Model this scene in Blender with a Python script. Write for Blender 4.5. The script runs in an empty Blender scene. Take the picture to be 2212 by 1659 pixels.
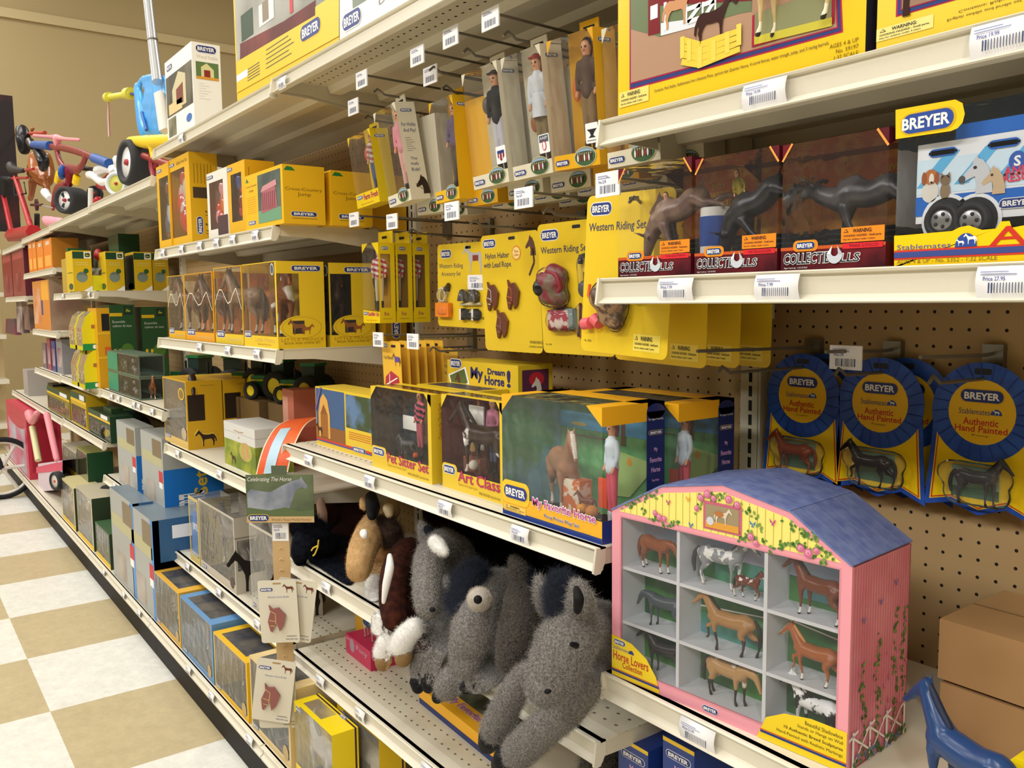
import bpy, math, random
from mathutils import Matrix, Vector
random.seed(7)
C = bpy.context.scene.collection
K = 0.0254            # the scene is authored in inches
FLOOR = -35.6         # floor height in shelf inches (peg row 0 = 0)

# ------------------------------------------------------------------ camera
cam_data = bpy.data.cameras.new('camera'); cam = bpy.data.objects.new('camera', cam_data); C.objects.link(cam)
F_PX = 1861.6
CAM = Vector((39.5, -49.36, 15.87))
cam_data.sensor_width = 36.0; cam_data.lens = F_PX / 2212 * 36
ROT = Matrix.Rotation(math.radians(53.632), 3, 'Z') @ Matrix.Rotation(math.radians(84.508), 3, 'X') @ Matrix.Rotation(math.radians(-0.612), 3, 'Z')
cam.matrix_world = Matrix.Translation(Vector((CAM.x*K, CAM.y*K, (CAM.z-FLOOR)*K))) @ ROT.to_4x4()
cam_data.clip_start = .02
bpy.context.scene.camera = cam
# ------------------------------------------------------------------ view, world, lamps
sc = bpy.context.scene
sc.view_settings.view_transform = 'Standard'; sc.view_settings.look = 'None'
sc.view_settings.gamma = 1; sc.view_settings.exposure = -0.85; sc.view_settings.use_curve_mapping = False
w = bpy.data.worlds.new('room_light'); sc.world = w; w.use_nodes = True
w.node_tree.nodes['Background'].inputs[0].default_value = (1.0, .97, .9, 1)
w.node_tree.nodes['Background'].inputs[1].default_value = 0.22
def area(name, loc, size, power, rot=(0, 0, 0), colr=(1, .985, .955)):
    l = bpy.data.lights.new(name, 'AREA'); l.shape = 'RECTANGLE'; l.size = size[0]; l.size_y = size[1]
    l.energy = power; l.color = colr
    o = bpy.data.objects.new(name, l); C.objects.link(o)
    o.location = (loc[0]*K, loc[1]*K, (loc[2]-FLOOR)*K); o.rotation_euler = rot
    return o
# rows of fluorescent strips under the high ceiling, one row over each aisle
def aim(loc, to):
    d = Vector(to)-Vector(loc); return d.to_track_quat('-Z', 'Y').to_euler()
for x in (110, -10, -130, -250, -350):
    area('fluorescent_lamp', (x, -75, 175), (.5, 2.8), 70 if x > 50 else 140)
for x in (70, -110, -290):
    area('fluorescent_lamp', (x, -215, 150), (2.8, .6), 240, aim((x, -215, 150), (x, -20, 0)))
for x in (-60, -260):
    area('fluorescent_lamp', (x, 90, 175), (2.8, .6), 130)
area('fluorescent_lamp', (125, -120, 85), (.35, 1.3), 62, aim((125, -120, 85), (0, 0, 0)))

# ------------------------------------------------------------------ pixel of the photograph -> point on a real plane (inches)
def ray(u, v): return ROT @ Vector(((u-1106)/F_PX, -(v-829.5)/F_PX, -1.0))
def at(u, v, ax, val):
    d = ray(u, v); t = (val-CAM[ax])/d[ax]; return CAM + d*t
def atY(u, v, Y): return at(u, v, 1, Y)
def atZ(u, v, Z): return at(u, v, 2, Z)
def dep(p): return -((ROT.transposed() @ (p-CAM)).z)
def px(r, p): return r*dep(p)/F_PX          # pixels -> inches at point p

# ------------------------------------------------------------------ materials
def lin(c): return c/12.92 if c <= .04045 else ((c+.055)/1.055)**2.4
def rgb(c):
    if isinstance(c, str): c = tuple(int(c[i:i+2], 16)/255 for i in (1, 3, 5))
    return tuple(lin(x) for x in c)+(1,)
_m = {}
def mat(c, rough=.5, spec=.4, metal=0, noise=None, bump=0, coat=0, emit=0):
    key = (c, rough, spec, metal, noise, bump, coat, emit)
    if key in _m: return _m[key]
    m = bpy.data.materials.new('surface'); m.use_nodes = True; nt = m.node_tree; b = nt.nodes['Principled BSDF']
    b.inputs['Base Color'].default_value = rgb(c); b.inputs['Roughness'].default_value = rough
    b.inputs['Specular IOR Level'].default_value = spec; b.inputs['Metallic'].default_value = metal
    if coat: b.inputs['Coat Weight'].default_value = coat; b.inputs['Coat Roughness'].default_value = .08
    if emit: b.inputs['Emission Color'].default_value = rgb(c); b.inputs['Emission Strength'].default_value = emit
    if noise:
        c2, scale, lo, hi = noise
        tc = nt.nodes.new('ShaderNodeTexCoord'); n = nt.nodes.new('ShaderNodeTexNoise'); n.inputs['Scale'].default_value = scale; n.inputs['Detail'].default_value = 3
        r = nt.nodes.new('ShaderNodeMapRange'); r.inputs[1].default_value = lo; r.inputs[2].default_value = hi
        x = nt.nodes.new('ShaderNodeMix'); x.data_type = 'RGBA'; x.inputs[6].default_value = rgb(c); x.inputs[7].default_value = rgb(c2)
        nt.links.new(tc.outputs['Object'], n.inputs['Vector']); nt.links.new(n.outputs[0], r.inputs[0]); nt.links.new(r.outputs[0], x.inputs[0]); nt.links.new(x.outputs[2], b.inputs['Base Color'])
        if bump:
            bp = nt.nodes.new('ShaderNodeBump'); bp.inputs['Strength'].default_value = bump; bp.inputs['Distance'].default_value = .01
            nt.links.new(n.outputs[0], bp.inputs['Height']); nt.links.new(bp.outputs[0], b.inputs['Normal'])
    _m[key] = m; return m
def clear(name='clear', haze=.05, tint='#FFFFFF', rough=.06, hz='#E8ECEE', wob=0.0):
    m = bpy.data.materials.new(name); m.use_nodes = True; nt = m.node_tree; nt.nodes.clear()
    o = nt.nodes.new('ShaderNodeOutputMaterial'); t = nt.nodes.new('ShaderNodeBsdfTransparent'); t.inputs[0].default_value = rgb(tint)
    g = nt.nodes.new('ShaderNodeBsdfGlossy'); g.inputs['Roughness'].default_value = rough; g.inputs[0].default_value = (1, 1, 1, 1)
    d = nt.nodes.new('ShaderNodeBsdfDiffuse'); d.inputs[0].default_value = rgb(hz)
    fr = nt.nodes.new('ShaderNodeFresnel'); fr.inputs[0].default_value = 1.22
    m1 = nt.nodes.new('ShaderNodeMixShader'); m2 = nt.nodes.new('ShaderNodeMixShader')
    m1.inputs[0].default_value = haze
    nt.links.new(t.outputs[0], m1.inputs[1]); nt.links.new(d.outputs[0], m1.inputs[2])
    nt.links.new(fr.outputs[0], m2.inputs[0]); nt.links.new(m1.outputs[0], m2.inputs[1]); nt.links.new(g.outputs[0], m2.inputs[2])
    if wob:
        tc = nt.nodes.new('ShaderNodeTexCoord'); n = nt.nodes.new('ShaderNodeTexNoise'); n.inputs['Scale'].default_value = 22
        bp = nt.nodes.new('ShaderNodeBump'); bp.inputs['Strength'].default_value = wob; bp.inputs['Distance'].default_value = .02
        nt.links.new(tc.outputs['Object'], n.inputs['Vector']); nt.links.new(n.outputs[0], bp.inputs['Height'])
        nt.links.new(bp.outputs[0], g.inputs['Normal']); nt.links.new(bp.outputs[0], fr.inputs['Normal'])
    nt.links.new(m2.outputs[0], o.inputs[0]); return m
CLEAR = clear('clear_film', .02, wob=.15); BLISTER = clear('blister_plastic', .03, wob=.3, rough=.04); HAZY = clear('hazy_film', .16, wob=.3, hz='#D6D8D8', rough=.12)
def grid_mat(name, base, hole, px_, pz_, r, axes='XZ', alpha=False, slot=1.0, stagger=0, rough=.6, noise=None):
    """round holes on a regular grid in object space (inches)"""
    m = bpy.data.materials.new(name); m.use_nodes = True; nt = m.node_tree; b = nt.nodes['Principled BSDF']; L = nt.links.new
    b.inputs['Roughness'].default_value = rough; b.inputs['Specular IOR Level'].default_value = .3
    tc = nt.nodes.new('ShaderNodeTexCoord'); sp = nt.nodes.new('ShaderNodeSeparateXYZ'); L(tc.outputs['Object'], sp.inputs[0])
    def math_(op, a, bb=None, c=None):
        n = nt.nodes.new('ShaderNodeMath'); n.operation = op
        for i, v in enumerate((a, bb, c)):
            if v is None: continue
            if isinstance(v, (int, float)): n.inputs[i].default_value = v
            else: L(v, n.inputs[i])
        return n.outputs[0]
    ua = math_('DIVIDE', sp.outputs[axes[0]], K*px_); va = math_('DIVIDE', sp.outputs[axes[1]], K*pz_)
    if stagger:
        row = math_('FLOOR', math_('ADD', va, .5)); odd = math_('FRACT', math_('MULTIPLY', row, .5)); ua = math_('ADD', ua, odd)
    fu = math_('MULTIPLY', math_('SUBTRACT', math_('FRACT', math_('ADD', ua, .5)), .5), px_)
    fv = math_('MULTIPLY', math_('SUBTRACT', math_('FRACT', math_('ADD', va, .5)), .5), pz_*slot)
    d = math_('SQRT', math_('ADD', math_('MULTIPLY', fu, fu), math_('MULTIPLY', fv, fv)))
    mask = math_('LESS_THAN', d, r)
    x = nt.nodes.new('ShaderNodeMix'); x.data_type = 'RGBA'; L(mask, x.inputs[0]); x.inputs[6].default_value = rgb(base); x.inputs[7].default_value = rgb(hole)
    if noise:
        n = nt.nodes.new('ShaderNodeTexNoise'); n.inputs['Scale'].default_value = noise[1]; y = nt.nodes.new('ShaderNodeMix'); y.data_type = 'RGBA'
        y.inputs[6].default_value = rgb(base); y.inputs[7].default_value = rgb(noise[0]); L(tc.outputs['Object'], n.inputs[0]); L(n.outputs[0], y.inputs[0]); L(y.outputs[2], x.inputs[6])
    L(x.outputs[2], b.inputs['Base Color'])
    if alpha:
        t = nt.nodes.new('ShaderNodeBsdfTransparent'); mx = nt.nodes.new('ShaderNodeMixShader'); L(mask, mx.inputs[0]); L(b.outputs[0], mx.inputs[1]); L(t.outputs[0], mx.inputs[2])
        L(mx.outputs[0], nt.nodes['Material Output'].inputs[0])
    return m

# ------------------------------------------------------------------ text
_t = {}
def text_geo(s, bold=0.0, shear=0.0):
    key = (s, bold, shear)
    if key in _t: return _t[key]
    cu = bpy.data.curves.new('t', 'FONT'); cu.body = s; cu.size = 1; cu.offset = bold; cu.shear = shear; cu.resolution_u = 2; cu.fill_mode = 'FRONT'
    o = bpy.data.objects.new('t', cu); C.objects.link(o)
    dg = bpy.context.evaluated_depsgraph_get(); dg.update(); me = o.evaluated_get(dg).to_mesh()
    vs = [(v.co.x, v.co.y) for v in me.vertices]; fs = [tuple(p.vertices) for p in me.polygons]
    o.evaluated_get(dg).to_mesh_clear(); bpy.data.objects.remove(o); bpy.data.curves.remove(cu)
    if not vs: vs = [(0, 0), (1, 0), (1, 1)]; fs = []
    x0 = min(v[0] for v in vs); x1 = max(v[0] for v in vs); y0 = min(v[1] for v in vs); y1 = max(v[1] for v in vs)
    g = ([((x-x0)/(x1-x0), (y-y0)/(y1-y0)) for x, y in vs], fs, (x1-x0)/(y1-y0)); _t[key] = g; return g

# ------------------------------------------------------------------ mesh builder
class MB:
    def __init__(s): s.v = []; s.f = []; s.mi = []; s.sm = []; s.mats = []
    def m(s, mt):
        if mt not in s.mats: s.mats.append(mt)
        return s.mats.index(mt)
    def add(s, vs, fs, mt, smooth=False):
        b = len(s.v); s.v += [tuple(v) for v in vs]; i = s.m(mt)
        for f in fs: s.f.append(tuple(b+k for k in f)); s.mi.append(i); s.sm.append(smooth)
        return s
    def box(s, x0, y0, z0, x1, y1, z1, mt):
        vs = [(x0, y0, z0), (x1, y0, z0), (x1, y1, z0), (x0, y1, z0), (x0, y0, z1), (x1, y0, z1), (x1, y1, z1), (x0, y1, z1)]
        return s.add(vs, [(0, 3, 2, 1), (4, 5, 6, 7), (0, 1, 5, 4), (1, 2, 6, 5), (2, 3, 7, 6), (3, 0, 4, 7)], mt)
    def tube(s, pts, r, mt, n=8, smooth=True, flat=1.0):
        pts = [Vector(p) for p in pts]; rs = r if isinstance(r, (list, tuple)) else [r]*len(pts)
        rings = []; up = None; N = len(pts)
        for i, p in enumerate(pts):
            d = (pts[min(i+1, N-1)]-pts[max(i-1, 0)]); d = d.normalized() if d.length > 1e-9 else Vector((0, 0, 1))
            if up is None:
                up = Vector((0, 0, 1)) if abs(d.z) < .9 else Vector((1, 0, 0))
            a = d.cross(up)
            if a.length < 1e-6: a = d.cross(Vector((1, .3, 0)))
            a.normalize(); b = a.cross(d).normalized(); up = b
            rings.append([p+(a*math.cos(2*math.pi*k/n)+b*math.sin(2*math.pi*k/n)*flat)*rs[i] for k in range(n)])
        vs = [v for rg in rings for v in rg]; fs = []
        for i in range(N-1):
            for k in range(n): fs.append((i*n+k, i*n+(k+1) % n, (i+1)*n+(k+1) % n, (i+1)*n+k))
        s.add(vs, fs, mt, smooth); s.add(rings[0], [tuple(range(n))[::-1]], mt); s.add(rings[-1], [tuple(range(n))], mt); return s
    def cyl(s, p, q, r, mt, n=20, r2=None): return s.tube([p, q], [r, r if r2 is None else r2], mt, n)
    def ball(s, c, r, mt, n=14, sc=(1, 1, 1)):
        vs = []; fs = []; h = n//2
        for i in range(h+1):
            t = math.pi*i/h
            for k in range(n): a = 2*math.pi*k/n; vs.append((c[0]+r*sc[0]*math.sin(t)*math.cos(a), c[1]+r*sc[1]*math.sin(t)*math.sin(a), c[2]+r*sc[2]*math.cos(t)))
        for i in range(h):
            for k in range(n): fs.append((i*n+k, (i+1)*n+k, (i+1)*n+(k+1) % n, i*n+(k+1) % n))
        return s.add(vs, fs, mt, True)
    def prism(s, poly, d, mt, ax='y', o=0.0):
        """poly in the two other axes, extruded from o to o+d along ax"""
        def P(a, b, c): return {'y': (a, c, b), 'x': (c, a, b), 'z': (a, b, c)}[ax]
        n = len(poly); vs = [P(a, b, o) for a, b in poly]+[P(a, b, o+d) for a, b in poly]
        fs = [tuple(range(n)), tuple(range(2*n-1, n-1, -1))]+[(i, i+n, (i+1) % n+n, (i+1) % n) for i in range(n)]
        return s.add(vs, fs, mt)
    def lathe(s, prof, mt, c=(0, 0, 0), ax='z', n=24, smooth=True):
        vs = []; fs = []
        for r, h in prof:
            for k in range(n):
                a = 2*math.pi*k/n; x, y = r*math.cos(a), r*math.sin(a)
                p = {'z': (x, y, h), 'y': (x, h, y), 'x': (h, x, y)}[ax]; vs.append((c[0]+p[0], c[1]+p[1], c[2]+p[2]))
        for i in range(len(prof)-1):
            for k in range(n): fs.append((i*n+k, i*n+(k+1) % n, (i+1)*n+(k+1) % n, (i+1)*n+k))
        return s.add(vs, fs, mt, smooth)
    def xform(s, M, start=0):
        s.v = s.v[:start]+[tuple(M @ Vector(v)) for v in s.v[start:]]; return s
    def build(s, name, parent=None, loc=None, rot=None):
        me = bpy.data.meshes.new(name)
        me.from_pydata([(x*K, y*K, z*K) for x, y, z in s.v], [], s.f)
        for mt in s.mats: me.materials.append(mt)
        me.polygons.foreach_set('material_index', s.mi); me.polygons.foreach_set('use_smooth', s.sm); me.update()
        o = bpy.data.objects.new(name, me); C.objects.link(o)
        if parent: o.parent = parent
        if loc is not None: o.location = (loc[0]*K, loc[1]*K, loc[2]*K) if parent else (loc[0]*K, loc[1]*K, (loc[2]-FLOOR)*K)
        if rot: o.rotation_euler = rot
        return o
def tag(o, label=None, cat=None, group=None, kind=None):
    for k, v in (('label', label), ('category', cat), ('group', group), ('kind', kind)):
        if v: o[k] = v
    return o
def thing(name, label, cat, loc, rz=0.0, group=None, rot=None):
    o = bpy.data.objects.new(name, None); C.objects.link(o); o.empty_display_size = .02
    o.location = (loc[0]*K, loc[1]*K, (loc[2]-FLOOR)*K); o.rotation_euler = rot if rot else (0, 0, rz)
    return tag(o, label, cat, group)
def clone(o, loc=None, label=None, rz=None):
    c = o.copy(); C.objects.link(c)
    for ch in list(o.children):
        d = ch.copy(); C.objects.link(d); d.parent = c
        for g in list(ch.children):
            e = g.copy(); C.objects.link(e); e.parent = d
    if loc is not None: c.location = (loc[0]*K, loc[1]*K, (loc[2]-FLOOR)*K)
    if label: c['label'] = label
    if rz is not None: c.rotation_euler = (0, 0, rz)
    return c
# ------------------------------------------------------------------ printed artwork on a face
WHITE = mat('#F4F3EE', .45); NAVY = mat('#22357C', .4); YEL = mat('#EAC22A', .42); BLACK = mat('#15151A', .5); RED = mat('#C8202C', .45)
HORSE2D = [(-.98, .93), (-1.0, 1.0), (-.93, 1.08), (-.82, 1.24), (-.74, 1.33), (-.70, 1.43), (-.66, 1.33), (-.56, 1.22), (-.42, 1.05), (-.30, .99), (-.1, .95), (.15, .94), (.38, .99), (.52, .96), (.62, .86), (.74, .62), (.76, .38), (.68, .30), (.64, .55), (.58, .66), (.56, .5), (.60, .38), (.54, .22), (.53, .06), (.55, 0), (.44, 0), (.45, .2), (.44, .36), (.36, .52), (.26, .60), (.05, .57), (-.18, .57), (-.28, .5), (-.31, .3), (-.32, .06), (-.30, 0), (-.41, 0), (-.40, .3), (-.42, .55), (-.48, .7), (-.56, .88), (-.66, 1.04), (-.72, 1.08), (-.84, .98), (-.92, .9)]
HEAD2D = [(-.5, .0), (-.62, .12), (-.5, .3), (-.2, .62), (-.12, .85), (-.02, 1.0), (.03, .84), (.2, .78), (.42, .45), (.55, 0), (.6, -.5), (-.05, -.5), (0, -.1), (-.08, .18), (-.3, .1)]
class Art:
    def __init__(s, mb, O, U, V, N, step=.012):
        s.mb = mb; s.O = Vector(O); s.U = Vector(U).normalized(); s.V = Vector(V).normalized(); s.N = Vector(N).normalized(); s.st = step; s.k = 1
    def P(s, u, v, l=0): return s.O+s.U*u+s.V*v+s.N*(s.st*l)
    def poly(s, pts, mt, l=1): s.mb.add([s.P(u, v, l) for u, v in pts], [tuple(range(len(pts)))], mt); return s
    def rect(s, u0, v0, u1, v1, mt, l=1): return s.poly([(u0, v0), (u1, v0), (u1, v1), (u0, v1)], mt, l)
    def ell(s, cu, cv, ru, rv, mt, l=1, n=28, a0=0, a1=360):
        full = abs(a1-a0) >= 360; k = n if full else n+1
        return s.poly([(cu+ru*math.cos(math.radians(a0+(a1-a0)*i/n)), cv+rv*math.sin(math.radians(a0+(a1-a0)*i/n))) for i in range(k)], mt, l)
    def rrect(s, u0, v0, u1, v1, r, mt, l=1):
        p = []
        for cu, cv, a in ((u1-r, v1-r, 0), (u0+r, v1-r, 90), (u0+r, v0+r, 180), (u1-r, v0+r, 270)):
            for i in range(6): t = math.radians(a+18*i); p.append((cu+r*math.cos(t), cv+r*math.sin(t)))
        return s.poly(p, mt, l)
    def line(s, pts, w, mt, l=1):
        for (a, b), (c, d) in zip(pts, pts[1:]):
            t = Vector((c-a, d-b)); t.normalize(); n = Vector((-t.y, t.x))*w/2
            s.poly([(a+n.x, b+n.y), (a-n.x, b-n.y), (c-n.x, d-n.y), (c+n.x, d+n.y)], mt, l)
        return s
    def text(s, t, u0, v0, u1, v1, mt, l=2, bold=0.0, shear=0.0, slope=0.0, grow=0.0, vert=False):
        vs, fs, asp = text_geo(t, bold, shear); W = u1-u0; H = v1-v0
        if bold: e = bold*(W if vert else H)/.74; u0 -= e; u1 += e; v0 -= e; v1 += e; W = u1-u0; H = v1-v0
        if vert: pts = [s.P(u1-y*W, v0+x*H, l) for x, y in vs]
        else: pts = [s.P(u0+x*W, v0+y*H*(1+grow*x)+slope*x*W, l) for x, y in vs]
        s.mb.add(pts, fs, mt); return s
    def ttext(s, t, u, v, h, mt, l=2, bold=0.0, al='l', shear=0.0, sq=1.0):
        a = text_geo(t, bold, shear)[2]*h*sq; u0 = u if al == 'l' else u-a/2 if al == 'c' else u-a
        return s.text(t, u0, v, u0+a, v+h, mt, l, bold, shear)
    def logo(s, cu, cv, w, l=2, rim=None, h=None, vert=False):
        h = h or w*.36
        if vert:
            s.rrect(cu-h/2, cv-w/2, cu+h/2, cv+w/2, h*.49, rim or WHITE, l); s.rrect(cu-h*.43, cv-w/2+h*.07, cu+h*.43, cv+w/2-h*.07, h*.42, NAVY, l+1)
            return s.text('BREYER', cu-h*.23, cv-w*.39, cu+h*.23, cv+w*.39, WHITE, l+2, .03, vert=True)
        s.rrect(cu-w/2, cv-h/2, cu+w/2, cv+h/2, h*.49, rim or WHITE, l); s.rrect(cu-w/2+h*.07, cv-h*.43, cu+w/2-h*.07, cv+h*.43, h*.42, NAVY, l+1)
        s.text('BREYER', cu-w*.39, cv-h*.23, cu+w*.39, cv+h*.23, WHITE, l+2, .03); return s
    def shape(s, poly, cu, cv, sz, mt, l=2, flip=1, rot=0):
        c, d = math.cos(rot), math.sin(rot)
        return s.poly([(cu+flip*sz*(x*c-y*d), cv+sz*(x*d+y*c)) for x, y in poly], mt, l)
    def bar(s, u0, v0, u1, v1, l=2, n=26, mt=None):
        rnd = random.Random(int(abs(u0*13+v0*7)*10)+n); w = (u1-u0)/n
        for i in range(n):
            if i % 2 == 0 or rnd.random() < .12: s.rect(u0+i*w, v0, u0+(i+(.55 if rnd.random() < .5 else .95))*w, v1, mt or NAVYINK, l)
        return s
    def warn(s, u0, v0, u1, v1, bg, l=2, txt=None):
        W = u1-u0; H = v1-v0; t = txt or BLACK
        s.rect(u0, v0, u1, v1, bg, l); s.poly([(u0+W*.06, v0+H*.66), (u0+W*.18, v0+H*.66), (u0+W*.12, v0+H*.9)], t, l+1); s.poly([(u0+W*.085, v0+H*.69), (u0+W*.155, v0+H*.69), (u0+W*.12, v0+H*.84)], bg, l+2)
        s.text('WARNING:', u0+W*.28, v0+H*.62, u0+W*.72, v0+H*.88, t, l+1, .02)
        s.text('CHOKING HAZARD - Small parts.', u0+W*.06, v0+H*.32, u0+W*.94, v0+H*.5, t, l+1, .015)
        s.text('Not for children under 3 years.', u0+W*.06, v0+H*.1, u0+W*.8, v0+H*.25, t, l+1, .01); return s
NAVYINK = mat('#2A3A66', .5)
def faces(mb, w, d, h):
    return dict(F=Art(mb, (0, 0, 0), (1, 0, 0), (0, 0, 1), (0, -1, 0)), R=Art(mb, (w, 0, 0), (0, 1, 0), (0, 0, 1), (1, 0, 0)),
                T=Art(mb, (0, 0, h), (1, 0, 0), (0, 1, 0), (0, 0, 1)), L=Art(mb, (0, d, 0), (0, -1, 0), (0, 0, 1), (-1, 0, 0)),
                K=Art(mb, (0, d-.05, 0), (1, 0, 0), (0, 0, 1), (0, -1, 0)))
def carton(mb, w, d, h, mt, **kw):
    """open-windowed carton: each face a full sheet unless a list of polygons (or []) is given"""
    fa = faces(mb, w, d, h); dims = dict(F=(w, h), R=(d, h), T=(w, d), L=(d, h))
    for k, (a, b) in dims.items():
        for p in (kw[k] if k in kw else [[(0, 0), (a, 0), (a, b), (0, b)]]): fa[k].poly(p, kw.get(k+'m', mt), 0)
    mb.add([(0, 0, 0), (w, 0, 0), (w, d, 0), (0, d, 0)], [(0, 1, 2, 3)], mt); mb.add([(0, d, 0), (w, d, 0), (w, d, h), (0, d, h)], [(0, 1, 2, 3)], kw.get('Km', mt))
    return fa
def hole(W, H, u0, v0, u1, v1):
    return [[(0, 0), (W, 0), (W, v0), (0, v0)], [(0, v1), (W, v1), (W, H), (0, H)], [(0, v0), (u0, v0), (u0, v1), (0, v1)], [(u1, v0), (W, v0), (W, v1), (u1, v1)]]
def pane(root, fs, w, d, h, name='window_film', mt=None):
    mb = MB(); fa = faces(mb, w, d, h)
    for k, u0, v0, u1, v1 in fs: fa[k].rect(u0, v0, u1, v1, mt or CLEAR, -1.2)
    return mb.build(name, root)
def spot(uL, vL, uR, vR, z, Y, vT=None, uT=None):
    """front bottom corners seen at the given pixels, standing on the shelf of height z with the front face at depth Y"""
    a = atY(uL, vL, Y); b = atY(uR, vR, Y)
    hh = None
    if vT is not None: hh = atY(uT if uT else uL, vT, Y).z-z
    return a.x, b.x-a.x, hh
# ------------------------------------------------------------------ organic shapes: chains of spheres fused into one skin
def chain_mb(chains, n=12):
    mb = MB(); g = WHITE
    for ch in chains:
        fl = 1.0
        if isinstance(ch, dict): fl = ch.get('flat', 1.0); ch = ch['p']
        P = [Vector(c[:3]) for c in ch]; R = [c[3] for c in ch]; pts = []; rs = []
        # smooth (Catmull-Rom) centre line
        for i in range(len(P)-1):
            p0, p1, p2, p3 = P[max(i-1, 0)], P[i], P[i+1], P[min(i+2, len(P)-1)]
            st = 4
            for k in range(st):
                t = k/st; pts.append(.5*((2*p1)+(-p0+p2)*t+(2*p0-5*p1+4*p2-p3)*t*t+(-p0+3*p1-3*p2+p3)*t**3)); rs.append(R[i]*(1-t)+R[i+1]*t)
        pts.append(P[-1]); rs.append(R[-1])
        if len(P) == 1: mb.ball(P[0], R[0], g, 16); continue
        d0 = (pts[1]-pts[0]).normalized(); d1 = (pts[-1]-pts[-2]).normalized()
        pre = [(pts[0]-d0*rs[0]*math.sin(a), rs[0]*math.cos(a)) for a in (1.4, 1.0, .5)]; post = [(pts[-1]+d1*rs[-1]*math.sin(a), rs[-1]*math.cos(a)) for a in (.5, 1.0, 1.4)]
        pts = [p for p, _ in pre]+pts+[p for p, _ in post]; rs = [r for _, r in pre]+rs+[r for _, r in post]
        mb.tube(pts, rs, g, n, flat=fl)
    return mb
def fuse(chains, vox, smooth=3):
    """-> (verts, faces) in inches"""
    o = chain_mb(chains).build('tmp')
    m = o.modifiers.new('r', 'REMESH'); m.mode = 'VOXEL'; m.voxel_size = vox*K
    if smooth: s = o.modifiers.new('s', 'SMOOTH'); s.factor = .5; s.iterations = smooth
    dg = bpy.context.evaluated_depsgraph_get(); dg.update(); ev = o.evaluated_get(dg); me = ev.to_mesh()
    vs = [tuple(v.co/K) for v in me.vertices]; fs = [tuple(p.vertices) for p in me.polygons]
    ev.to_mesh_clear(); md = o.data; bpy.data.objects.remove(o); bpy.data.meshes.remove(md)
    return vs, fs
def skin(geo, mt, name, parent, rule=None, M=None, loc=None, rot=None):
    """organic part; rule(center)->material or None"""
    mb = MB(); vs, fs = geo
    if rule:
        base = len(mb.v); mb.v = [tuple(v) for v in vs]
        for f in fs:
            c = [sum(vs[i][k] for i in f)/len(f) for k in range(3)]; mm = rule(c) or mt
            mb.f.append(f); mb.mi.append(mb.m(mm)); mb.sm.append(True)
    else: mb.add(vs, fs, mt, True)
    if M is not None: mb.xform(M)
    return mb.build(name, parent, loc, rot)
# ================================================================== THE ROOM
def struct(mb, name): return tag(mb.build(name, loc=(0, 0, 0)), kind='structure')
def floor_mat():
    m = bpy.data.materials.new('checker_tiles'); m.use_nodes = True; nt = m.node_tree; b = nt.nodes['Principled BSDF']; L = nt.links.new
    tc = nt.nodes.new('ShaderNodeTexCoord'); mp = nt.nodes.new('ShaderNodeMapping'); T = 20.6*K
    mp.inputs['Location'].default_value = (80.6*K/T, 34.6*K/T, .5); mp.inputs['Scale'].default_value = (1/T, 1/T, 1)
    ck = nt.nodes.new('ShaderNodeTexChecker'); ck.inputs['Scale'].default_value = 1
    ck.inputs[2].default_value = rgb('#E9E8DF'); ck.inputs[1].default_value = rgb('#C4B48E')
    n = nt.nodes.new('ShaderNodeTexNoise'); n.inputs['Scale'].default_value = 26; n.inputs['Detail'].default_value = 6; n.inputs['Roughness'].default_value = .75
    r = nt.nodes.new('ShaderNodeMapRange'); r.inputs[1].default_value = .35; r.inputs[2].default_value = .7; r.inputs[3].default_value = .86; r.inputs[4].default_value = 1.06
    x = nt.nodes.new('ShaderNodeMix'); x.data_type = 'RGBA'; x.blend_type = 'MULTIPLY'; x.inputs[0].default_value = 1
    L(tc.outputs['Object'], mp.inputs[0]); L(mp.outputs[0], ck.inputs[0]); L(tc.outputs['Object'], n.inputs[0]); L(n.outputs[0], r.inputs[0])
    L(ck.outputs[0], x.inputs[6]); L(r.outputs[0], x.inputs[7]); L(x.outputs[2], b.inputs['Base Color'])
    b.inputs['Roughness'].default_value = .32; b.inputs['Specular IOR Level'].default_value = .35
    return m
CREAM = mat('#D3CCB8', .42, .4); CREAMB = mat('#DAD4C2', .36, .45); STEEL = mat('#8B8B88', .35, .5, .9); DKSTEEL = mat('#7A756C', .4, .5, .55)
WALLP = mat('#A8966F', .8, .2); WALLT = mat('#BBAA82', .7, .2); KICK = mat('#17120F', .7); LABEL = mat('#F3F3F6', .35)
mb = MB().box(-700, -420, FLOOR-1, 160, 200, FLOOR, floor_mat()); struct(mb, 'floor')
mb = MB().box(-700, -420, 200, 160, 200, 201, mat('#CFC9B6', .9)); struct(mb, 'ceiling')
mb = MB().box(-404, -420, FLOOR, -400, 200, 200, WALLP); struct(mb, 'wall_back')
mb = MB().box(-700, 196, FLOOR, 160, 200, 200, WALLP); struct(mb, 'wall_right')
mb = MB().box(-700, -420, FLOOR, 160, -416, 200, WALLP); struct(mb, 'wall_left')
mb = MB().box(156, -420, FLOOR, 160, 200, 200, WALLP); struct(mb, 'wall_front')
za = at(0, 12, 0, -400).z; zb = at(420, 99, 0, -400).z
mb = MB().box(-400, -416, (za+zb)/2-3, -398.5, 196, (za+zb)/2+1, WALLT); struct(mb, 'trim_1')

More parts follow.
